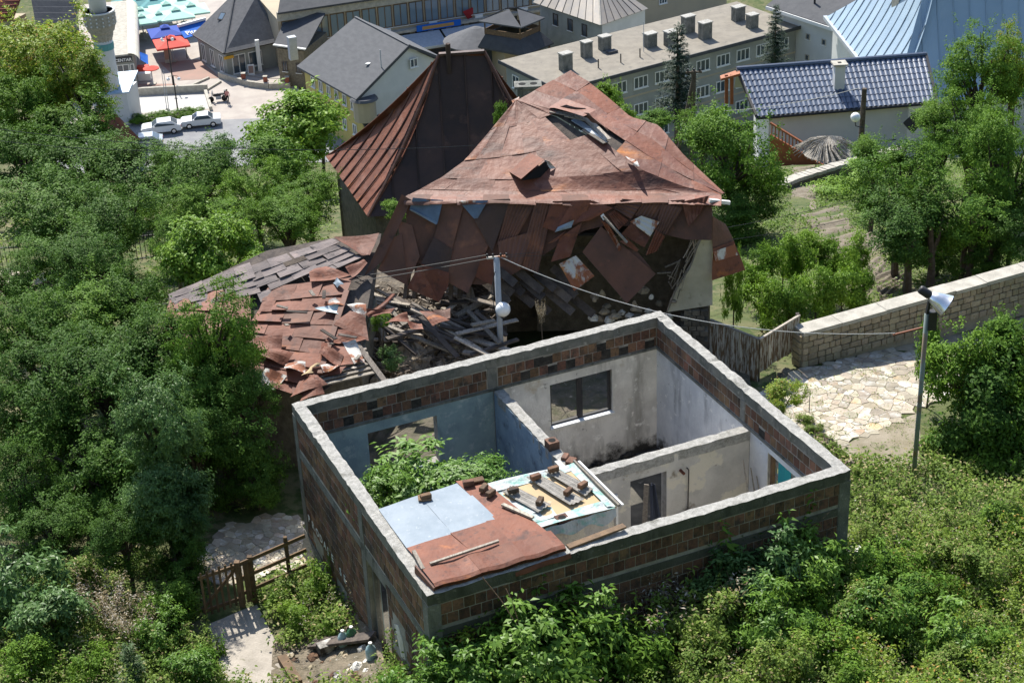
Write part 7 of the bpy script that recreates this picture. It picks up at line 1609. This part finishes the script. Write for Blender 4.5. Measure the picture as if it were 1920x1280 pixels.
for u, dv, h, kd_, mt_, lb in FW_:
    p = BP(u, BW + dv, 0); plant(0, 0, h, kd_, mt_, lb, GF, base=V3(p[0], p[1], float(ground_z(p[0], p[1]))))

# ground cover, one mass of small leaves
def cover(name, label, n, x0, x1, y0, y1, per, size, hgt, mat, test=None, seed=0, cat='undergrowth', sp=.16):
    rs = np.random.default_rng(seed); X = rs.uniform(x0, x1, n); Y = rs.uniform(y0, y1, n)
    dx, dy = X + 5.531, Y - 38.258; u = dx * .91934 + dy * .39346; v = dx * .39346 - dy * .91934
    ok = ~((u > -.15) & (u < 10.55) & (v > -.15) & (v < 9.1))
    if test is not None: ok &= test(X, Y)
    X, Y = X[ok], Y[ok]; H_ = hgt * (.45 + .75 * (hnoise(X, Y, 1.1, 3) * .5 + .5)) ; C = np.stack([X, Y, ground_z(X, Y)], 1); m = len(X)
    P = np.repeat(C, per, 0); h = rs.uniform(0, 1, m * per) ** .8 * np.repeat(H_, per)
    P = P + np.stack([rs.normal(0, sp, m * per), rs.normal(0, sp, m * per), h], 1)
    Nn = np.tile([0, -.15, 1.0], (m * per, 1)); me = leaves_mesh(name, P, Nn, size, mat, .5, .5, seed=seed)
    return tag(link(name, me), label, cat, kind='stuff')
def polymask(polys):
    Q = [[PG(*p)[:2] for p in q] for q in polys]
    def f(X, Y):
        ok = np.ones(len(X), bool)
        for q in Q:
            ins = np.zeros(len(X), bool)
            for i in range(len(q)):
                a, b = q[i], q[i - 1]; c = ((a[1] > Y) != (b[1] > Y)) & (X < (b[0] - a[0]) * (Y - a[1]) / (b[1] - a[1] + 1e-9) + a[0]); ins ^= c
            ok &= ~ins
        return ok
    return f
lanes_px = [[(1418, 742), (1500, 680), (1932, 560), (1932, 640), (1800, 722), (1725, 775), (1735, 880), (1640, 872), (1568, 838), (1500, 812), (1440, 778)], [(372, 1052), (420, 980), (566, 955), (590, 1062), (470, 1100), (482, 1135), (565, 1290), (420, 1290), (385, 1175), (380, 1110)]]
pm = polymask(lanes_px + [[(512, 1215), (648, 1192), (712, 1200), (722, 1290), (508, 1292)]])
SOIL = [[(1476, 372), (1514, 360), (1530, 392), (1484, 402)], [(1562, 462), (1640, 436), (1668, 490), (1625, 560), (1596, 520)], [(1500, 405), (1570, 388), (1612, 444), (1548, 462)], [(1640, 520), (1690, 500), (1700, 530), (1650, 570)]]
soil_free = polymask(SOIL)
cover('slope_undergrowth', 'dense mixed weeds covering the near slope', 6000, -14, 17, 24.5, 40.5, 46, .105, .55, MAT['leaf_weed'], lambda X, Y: pm(X, Y) & ((Y < 38) | (X > 7.6)), 1)
cover('slope_undergrowth', 'dark broad-leaved ground cover on the right slope', 1300, 5.5, 17, 25, 35, 36, .11, .6, MAT['leaf_weed'], pm, 2)
cover('garden_grass', 'rough green growth in the plot behind the stone wall', 3800, 7.5, 27, 46.3, 77, 22, .11, .28, MAT['grass'], lambda X, Y: pm(X, Y) & (soil_free(X, Y) | (RNG.random(len(X)) < .12)) & ((X - 8.4) * .41 - (Y - 45.2) * .91 < -.75), 3)
cover('grove_grass', 'bright grass showing between the left trees', 2600, -38, -7, 40, 84, 16, .14, .3, MAT['grass'], pm, 4)
cover('lane_weeds', 'sparse tufts along the lane and gravel edge', 420, 7.0, 14, 36.5, 45, 12, .05, .10, MAT['grass'], None, 6)

cover('tall_weeds', 'tall feathery weeds standing over the near slope', 1000, -13, 17, 25, 36, 60, .07, 1.15, MAT['leaf_weed'], pm, 7, sp=.07)
cover('tall_weeds', 'tall yellow-green stalks on the right slope', 420, 6.5, 17, 25.5, 35.5, 55, .08, 1.3, MAT['leaf_ash'], pm, 8, sp=.08)
cover('dry_stalks', 'dry pale stalks scattered over the near slope', 320, -13, 16, 25.5, 36, 40, .05, 1.1, MAT['leaf_dry'], pm, 9, sp=.10)
# ------------------------------------------------------------------ sheet roof over the near corner of the building
shed = thing('corner_sheet_roof', 'flat roof of grey and rust-red metal sheets over the near corner room', 'roof', BP(1.6, 7, -.1))
def SP(u, v, z): return BP(u, v, z)
def sheetq(nm, c, z, mat, warp=.008, par=shed, n=5):
    P = [SP(u, v, z + dz) for (u, v, dz) in c]; return bent(par, quad(P), 0, 1, 0, 1, mat, name=nm, warp=warp, n=n, nor=ZUP)
sheetq('grey_sheet', [(.24, 5.5, .0), (1.28, 5.42, .0), (1.38, 7.22, .0), (.24, 7.3, .0)], .05, 'zinc')
sheetq('grey_sheet', [(1.24, 5.43, 0), (2.25, 5.36, 0), (2.42, 7.15, 0), (1.34, 7.22, 0)], .06, 'zinc')
sheetq('rust_sheet', [(2.2, 5.3, 0), (2.72, 5.4, 0), (3.06, 7.35, 0), (2.38, 7.2, 0)], .075, 'rust')
sheetq('rust_sheet', [(.24, 7.24, 0), (1.32, 7.2, 0), (1.5, 8.2, 0), (.3, 8.25, 0)], .07, 'rust')
sheetq('rust_sheet', [(1.28, 7.18, 0), (2.2, 7.14, 0), (2.35, 8.2, 0), (1.46, 8.2, 0)], .08, 'rust')
sheetq('rust_sheet', [(2.16, 7.12, 0), (3.02, 7.2, 0), (3.2, 8.3, 0), (2.3, 8.22, 0)], .09, 'rust')
for a, b in ((.22, 1.3), (1.26, 2.3), (2.26, 3.24)):
    f = lambda s, t, a=a, b=b: SP(a + (b - a) * s, 8.15 + .72 * min(t, .8) / .8 + (0 if t < .8 else .05), .11 + .02 * math.sin(7 * s + a) - (0 if t < .8 else (t - .8) * .6) + .06 * t)
    obj('bent_edge_sheet', MB().sheet(f, 6, 8, ZUP * .008), MAT['rust'], shed)
obj('edge_lip', MB().bar(SP(.2, 8.9, -.02), SP(.1, 8.1, .08), .04, .25), MAT['rust_dark'], shed)
obj('edge_strip', MB().sheet(lambda a, b: SP(2.0 + 1.3 * a, 9.0 + .04 * b + .02 * math.sin(9 * a), -.02 - .10 * b + .06 * a), 8, 2, ZUP * .01), MAT['rust'], shed)
obj('batten', MB().bar(SP(.42, 8.15, .16), SP(2.05, 8.05, .16), .06, .05), MAT['wood_grey'], shed)
obj('batten', MB().bar(SP(2.72, 6.75, .13), SP(3.1, 7.55, .13), .09, .05), MAT['wood_grey'], shed)
obj('batten', MB().bar(SP(.3, 7.5, .12), SP(.24, 8.2, .1), .08, .06), MAT['wood_grey'], shed)
for u in (.9, 1.8, 2.7): obj('joist', MB().bar(SP(u, 5.5, -.08), SP(u, 8.9, -.08), .1, .12), MAT['wood_dark'], shed)
# insulated panel roof with film and corrugated pieces
pn = thing('patched_panel_roof', 'cream board roof patched with torn white film and corrugated pieces', 'roof', BP(4, 6.8, -.2))
obj('board', MB().obox(SP(2.78, 5.75, -.14), BE * 2.2 + ZUP * .0, BN * 1.95 + BE * .1, ZUP * .09), MAT['panel_cream'], pn)
def film(c, z, mat='panel_white', warp=.02): return bent(pn, quad([SP(u, v, z) for u, v in c]), 0, 1, 0, 1, mat, name='torn_film', warp=warp, n=7, nor=ZUP)
film([(2.72, 5.62), (4.95, 5.72), (4.98, 5.98), (2.75, 6.0)], -.02); film([(2.75, 5.98), (3.35, 5.95), (3.5, 7.2), (2.98, 7.2)], -.025); film([(4.78, 5.75), (5.02, 5.75), (5.02, 7.78), (4.82, 7.75)], -.02); film([(3.0, 7.45), (4.95, 7.5), (4.98, 7.82), (3.05, 7.78)], -.02); film([(3.3, 7.0), (3.75, 7.1), (3.7, 7.55), (3.1, 7.5)], -.03)
obj('film_fringe', MB().sheet(lambda a, b: SP(3.0 + 2.0 * a, 7.82 + .05 * b + .02 * math.sin(23 * a), -.05 - .26 * b * (1 + .3 * math.sin(17 * a))), 26, 3, BN * .006), MAT['panel_white'], pn)
for c in ([(3.0, 6.1), (3.3, 6.02), (3.75, 7.1), (3.35, 7.28)], [(3.72, 5.86), (4.02, 5.8), (4.5, 7.25), (4.1, 7.35)], [(4.2, 5.8), (4.5, 5.78), (4.85, 7.0), (4.58, 7.15)]):
    bent(pn, quad([SP(u, v, .03) for u, v in c]), 0, 1, 0, 1, 'asbestos', name='corrugated_piece', warp=.012, corr=3, n=5, nor=ZUP)
obj('batten', MB().bar(SP(5.0, 5.7, .02), SP(5.06, 7.85, .02), .05, .05), MAT['wood_grey'], pn); obj('batten', MB().bar(SP(5.1, 5.75, .0), SP(5.16, 7.85, .0), .05, .04), MAT['white'], pn)
rm = thing('lean_to_room', 'small grey plastered cell under the patched panel roof', 'room', BP(4, 7.7, -4))
obj('wall', MB().obox(SP(3.05, 7.55, -4.05), BE * 1.85, BN * .14, ZUP * 3.82), MAT['plaster_grey'], rm); obj('wall', MB().obox(SP(4.76, 5.14, -4.05), BE * .14, BN * 2.4, ZUP * 3.82), MAT['plaster_grey'], rm)
obj('wall', MB().obox(SP(.29, 5.4, -4.05), BE * 2.75, BN * .14, ZUP * 3.85), MAT['plaster_white'], rm)
# loose bricks on the roofs
def loose(u, v, z, rz, label, w=.25, d=.13, h=.12, cat='brick', mat='brick'):
    o = obj('loose_brick', MB().box((0, 0, h / 2), (w, d, h)), MAT[mat]); o.location = tuple(SP(u, v, z)); o.rotation_euler = (random.uniform(-.05, .05), random.uniform(-.05, .05), rz)
    bv = o.modifiers.new('bevel', 'BEVEL'); bv.width = .012; bv.segments = 1
    return tag(o, label, cat, 'loose bricks weighing down the roofs')
LB = [(3.18, 6.32, .06, .3, 'brick at the top of the left corrugated piece'), (3.52, 7.0, .06, 1.2, 'brick at the foot of the left corrugated piece'), (3.86, 6.05, .06, .5, 'brick at the top of the middle corrugated piece'), (4.25, 6.95, .06, 1.0, 'brick at the foot of the middle corrugated piece'), (4.36, 5.95, .06, .4, 'brick at the top of the right corrugated piece'), (4.66, 6.85, .06, .8, 'brick at the foot of the right corrugated piece'),
      (2.38, 5.62, .10, .2, 'dark brick at the far end of the red strip'), (2.6, 5.98, .10, 1.1, 'dark brick in the middle of the red strip'), (2.66, 6.25, .10, .9, 'dark brick at the near end of the red strip'), (1.32, 5.66, .08, .4, 'orange brick on the grey sheets')]
for a in LB: loose(*a)
loose(2.62, 5.56, .10, .25, 'flat tile fragment behind the dark bricks', .32, .2, .05); loose(1.3, 5.64, .075, .1, 'flat tile under the orange brick', .3, .24, .04)
loose(5.5, 4.15, -.93, 1.2, 'reddish brick on the blue partition top, far one', .25, .14, .1); loose(5.52, 4.45, -.93, 1.1, 'broken brick on the blue partition top, near one', .28, .2, .14)
def flueblock(u, v, z, label):
    t = thing('flue_block', label, 'clay block', SP(u, v, z), 'clay flue blocks')
    obj('block', MB().obox(SP(u - .14, v - .14, z), BE * .28, BN * .28, ZUP * .22), MAT['brick'], t); obj('hole', MB().lathe(SP(u, v, z + .221), [(.09, 0), (.09, .006)], 14), MAT['black'], t)
flueblock(5.44, 3.55, -.93, 'square clay flue block on the blue partition top'); flueblock(3.75, 7.66, -.22, 'square clay flue block at the edge of the patched roof')
# sticks, plank, cloths, iron hook
def stick(label, a, b, r=.018, mat='wood_grey', cat='stick', nm='stick'): tag(obj(nm, MB().tube([a, lerp(a, b, .5) + V3(.02, .02, .02), b], [r, r, r * .7], 6), MAT[mat]), label, cat)
stick('long pale stick leaning against the front wall', PY(905, 1082, 30.1) , PY(970, 1172, 29.6), .014, 'wood_brown'); stick('shorter stick leaning beside the long one', PY(948, 1102, 30.3), PY(972, 1165, 29.8), .012, 'wood_brown')
o = obj('loose_board', MB().bar(SP(3.35, 8.78, .03), SP(4.75, 8.72, .10), .16, .05), MAT['wood_brown']); tag(o, 'split board lying on top of the front wall', 'plank')
for k, (du, l_) in enumerate(((9.7, 1.7), (9.85, 1.5), (9.95, 1.3))): stick(('thickest', 'middle', 'thinnest')[k] + ' pole leaning in the corner of the front room', SP(du, 6.2 + k * .1, -3.9), SP(du + .12, 5.3 + k * .12, -3.9 + l_ + .6), .03 - .005 * k)
hk = thing('iron_bracket', 'rusty iron pipe with wire hanger fixed to the peeling partition', 'bracket', SP(8.2, 5.14, -2.2))
obj('rod', MB().tube([SP(8.3, 5.16, -1.45), SP(8.34, 5.2, -1.5), SP(8.32, 5.18, -3.6)], .016, 6), MAT['wood_dark'], hk); obj('hanger', MB().tube([SP(8.05, 5.2, -2.75), SP(8.32, 5.22, -2.6), SP(8.6, 5.2, -2.75), SP(8.05, 5.2, -2.75)], .016, 5), MAT['wood_dark'], hk); obj('pipe_stub', MB().tube([SP(8.15, 5.12, -1.5), SP(8.15, 5.3, -1.5)], .04, 8), MAT['rust'], hk)
cl = thing('hanging_coat', 'dark blue coat hanging in the partition doorway', 'coat', SP(7.45, 5.1, -3))
obj('cloth', MB().sheet(lambda a, b: SP(7.38 + .32 * a * (.35 + .65 * b), 5.0 + .06 * math.sin(9 * a), -1.75 - 1.3 * b), 10, 8, BN * .012), MAT['cloth_dark'], cl)
o = obj('leaning_board', MB().bar(SP(7.05, 5.2, -3.9), SP(7.3, 4.95, -1.75), .12, .03), MAT['wood_grey']); tag(o, 'grey board leaning in the partition doorway', 'board')
# bottles and rubble at the door
def bottle(px, py, label, mat, s=1.0):
    b = PG(px, py) + ZUP * .02; t = thing('water_bottle', label, 'bottle', b, 'plastic bottles by the door')
    obj('bottle', MB().lathe(b, [(.0, 0), (.12 * s, 0), (.13 * s, .05 * s), (.13 * s, .26 * s), (.1 * s, .34 * s), (.04 * s, .4 * s), (.04 * s, .43 * s)], 14), MAT[mat], t, smooth=True); obj('cap', MB().lathe(b + ZUP * .43 * s, [(.045 * s, 0), (.045 * s, .04 * s)], 10), MAT['white'], t)
bottle(645, 1212, 'clear water bottle standing left by the door', 'water_bottle'); bottle(661, 1205, 'green bottle behind the clear ones', 'green_bottle'); bottle(697, 1236, 'clear blue water bottle nearest the door', 'water_bottle')
o = obj('plank_bench', MB().bar(PG(585, 1218) + ZUP * .18, PG(700, 1205) + ZUP * .2, .35, .07), MAT['wood_dark']); tag(o, 'dark plank lying below the door beside the bottles', 'plank')
dq = quad([PG(512, 1212), PG(712, 1190), PG(726, 1292), PG(506, 1292)])
tag(obj('yard_soil', MB().sheet(lambda a, b: (lambda g: V3(g[0], g[1], float(ground_z(g[0], g[1])) + .05 + .04 * float(hnoise(g[0], g[1], 4))))(dq(a, b)), 16, 12, ZUP * .12), M('trodden_soil', (.20, .165, .12), .95, (.11, .095, .065), scale=3, spots=[((.36, .33, .28), 9, .62, .70), ((.25, .11, .06), 7, .66, .72)], bump=1.0, bscale=16)), kind='structure')
for k in range(60):
    x, y = random.uniform(520, 690), random.uniform(1212, 1285); s_ = random.uniform(.06, .2)
    o = obj('doorstep_rubble', lump(PG(x, y) + ZUP * .2, s_, s_, 300 + k, 6, 3), MAT[('stone', 'brick', 'plaster_white')[k % 3]]); tag(o, ('grey stone', 'red brick piece', 'white plaster piece')[k % 3] + ' in the rubble beside the garden path', 'rubble piece', 'rubble by the garden path')
o = obj('hollow_block', MB().box(PG(612, 1225) + ZUP * .2, (.38, .25, .22), .5), MAT['plaster_white']); tag(o, 'pale hollow block on the rubble by the door', 'block')
o = obj('fallen_beam', MB().bar(PG(530, 1240) + ZUP * .1, PG(560, 1290) + ZUP * .12, .22, .2), MAT['wood_brown']); tag(o, 'rotten beam lying beside the garden path', 'beam')
o = obj('white_block', MB().box(PG(1598, 1046) + ZUP * .2, (.42, .25, .14), .1), MAT['plaster_white']); tag(o, 'white broken block in the weeds at the right building corner', 'block')
o = obj('dark_stone', lump(PG(1682, 1028) + ZUP * .25, .2, .28, 77, 8, 4), MAT['stone_dark']); tag(o, 'dark rounded stone in the weeds right of the white block', 'stone')
# low earth bank with grass beside the right wall
bm3 = MB()
for k in range(9):
    p = lerp(PG(1505, 784), PG(1602, 892), k / 8); q_ = lump(p - ZUP * .05, random.uniform(.3, .45), random.uniform(.35, .5), 700 + k, 12, 6); bm3._add(q_.v, q_.f)
tag(obj('earth_bank', bm3, MAT['earth']), 'overgrown earth bank beside the right brick wall', 'bank')
for k in range(7):
    x, y = 1512 + k * 15, 790 + k * 17; tree(x, y, float(PG(x, y)[1]) - .1, 18, 14, 'bush', 'leaf_weed', 'tuft of grass on the earth bank beside the right brick wall', 'tufts on the earth bank', name='grass_tuft', cat='tuft')
o = obj('marker_rod', MB().tube([PG(1517, 775), PG(1517, 775) + ZUP * .75], .012, 5), MAT['metal_dark']); tag(o, 'thin iron rod standing at the edge of the paved lane', 'rod')
# rough stones under the fence gap
for k in range(12):
    x, y = random.uniform(1432, 1496), random.uniform(692, 730); s_ = random.uniform(.1, .24); o = obj('base_stone', lump(PG(x, y) + ZUP * .12, s_, s_, 500 + k, 7, 3), MAT['stone_dark']); tag(o, 'dark rough stone under the short fence side', 'stone', 'stones under the fence')
# iron fence in the left grove
def ironfence(x0, y0, x1, y1, z, label):
    a, b = PZ(x0, y0, z), PZ(x1, y1, z); t = thing('iron_fence', label, 'fence', a, 'iron fences in the grove'); n = max(6, int(np.linalg.norm(b - a) / .16))
    for zz_ in (.12, 1.0): obj('rail', MB().bar(a + ZUP * zz_, b + ZUP * zz_, .04, .04), MAT['metal_dark'], t)
    for k in range(n + 1): obj('bar', MB().tube([lerp(a, b, k / n) + ZUP * .05, lerp(a, b, k / n) + ZUP * 1.12], .014, 4), MAT['metal_dark'], t)
ironfence(-10, 512, 78, 508, -3.0, 'dark iron bar fence at the left edge behind the paved patch'); ironfence(250, 492, 335, 480, -3.0, 'dark iron bar fence left of the ivy mound')
# garden soil beds
for q in SOIL:
    P = [PG(*p) for p in q]; fq = quad(P)
    tag(obj('soil_bed', MB().sheet(lambda a, b: (lambda g: V3(g[0], g[1], float(ground_z(g[0], g[1])) + .05 + .05 * math.sin(b * 30)))(fq(a, b)), 8, 40, ZUP * .1), MAT['soil']), kind='structure')
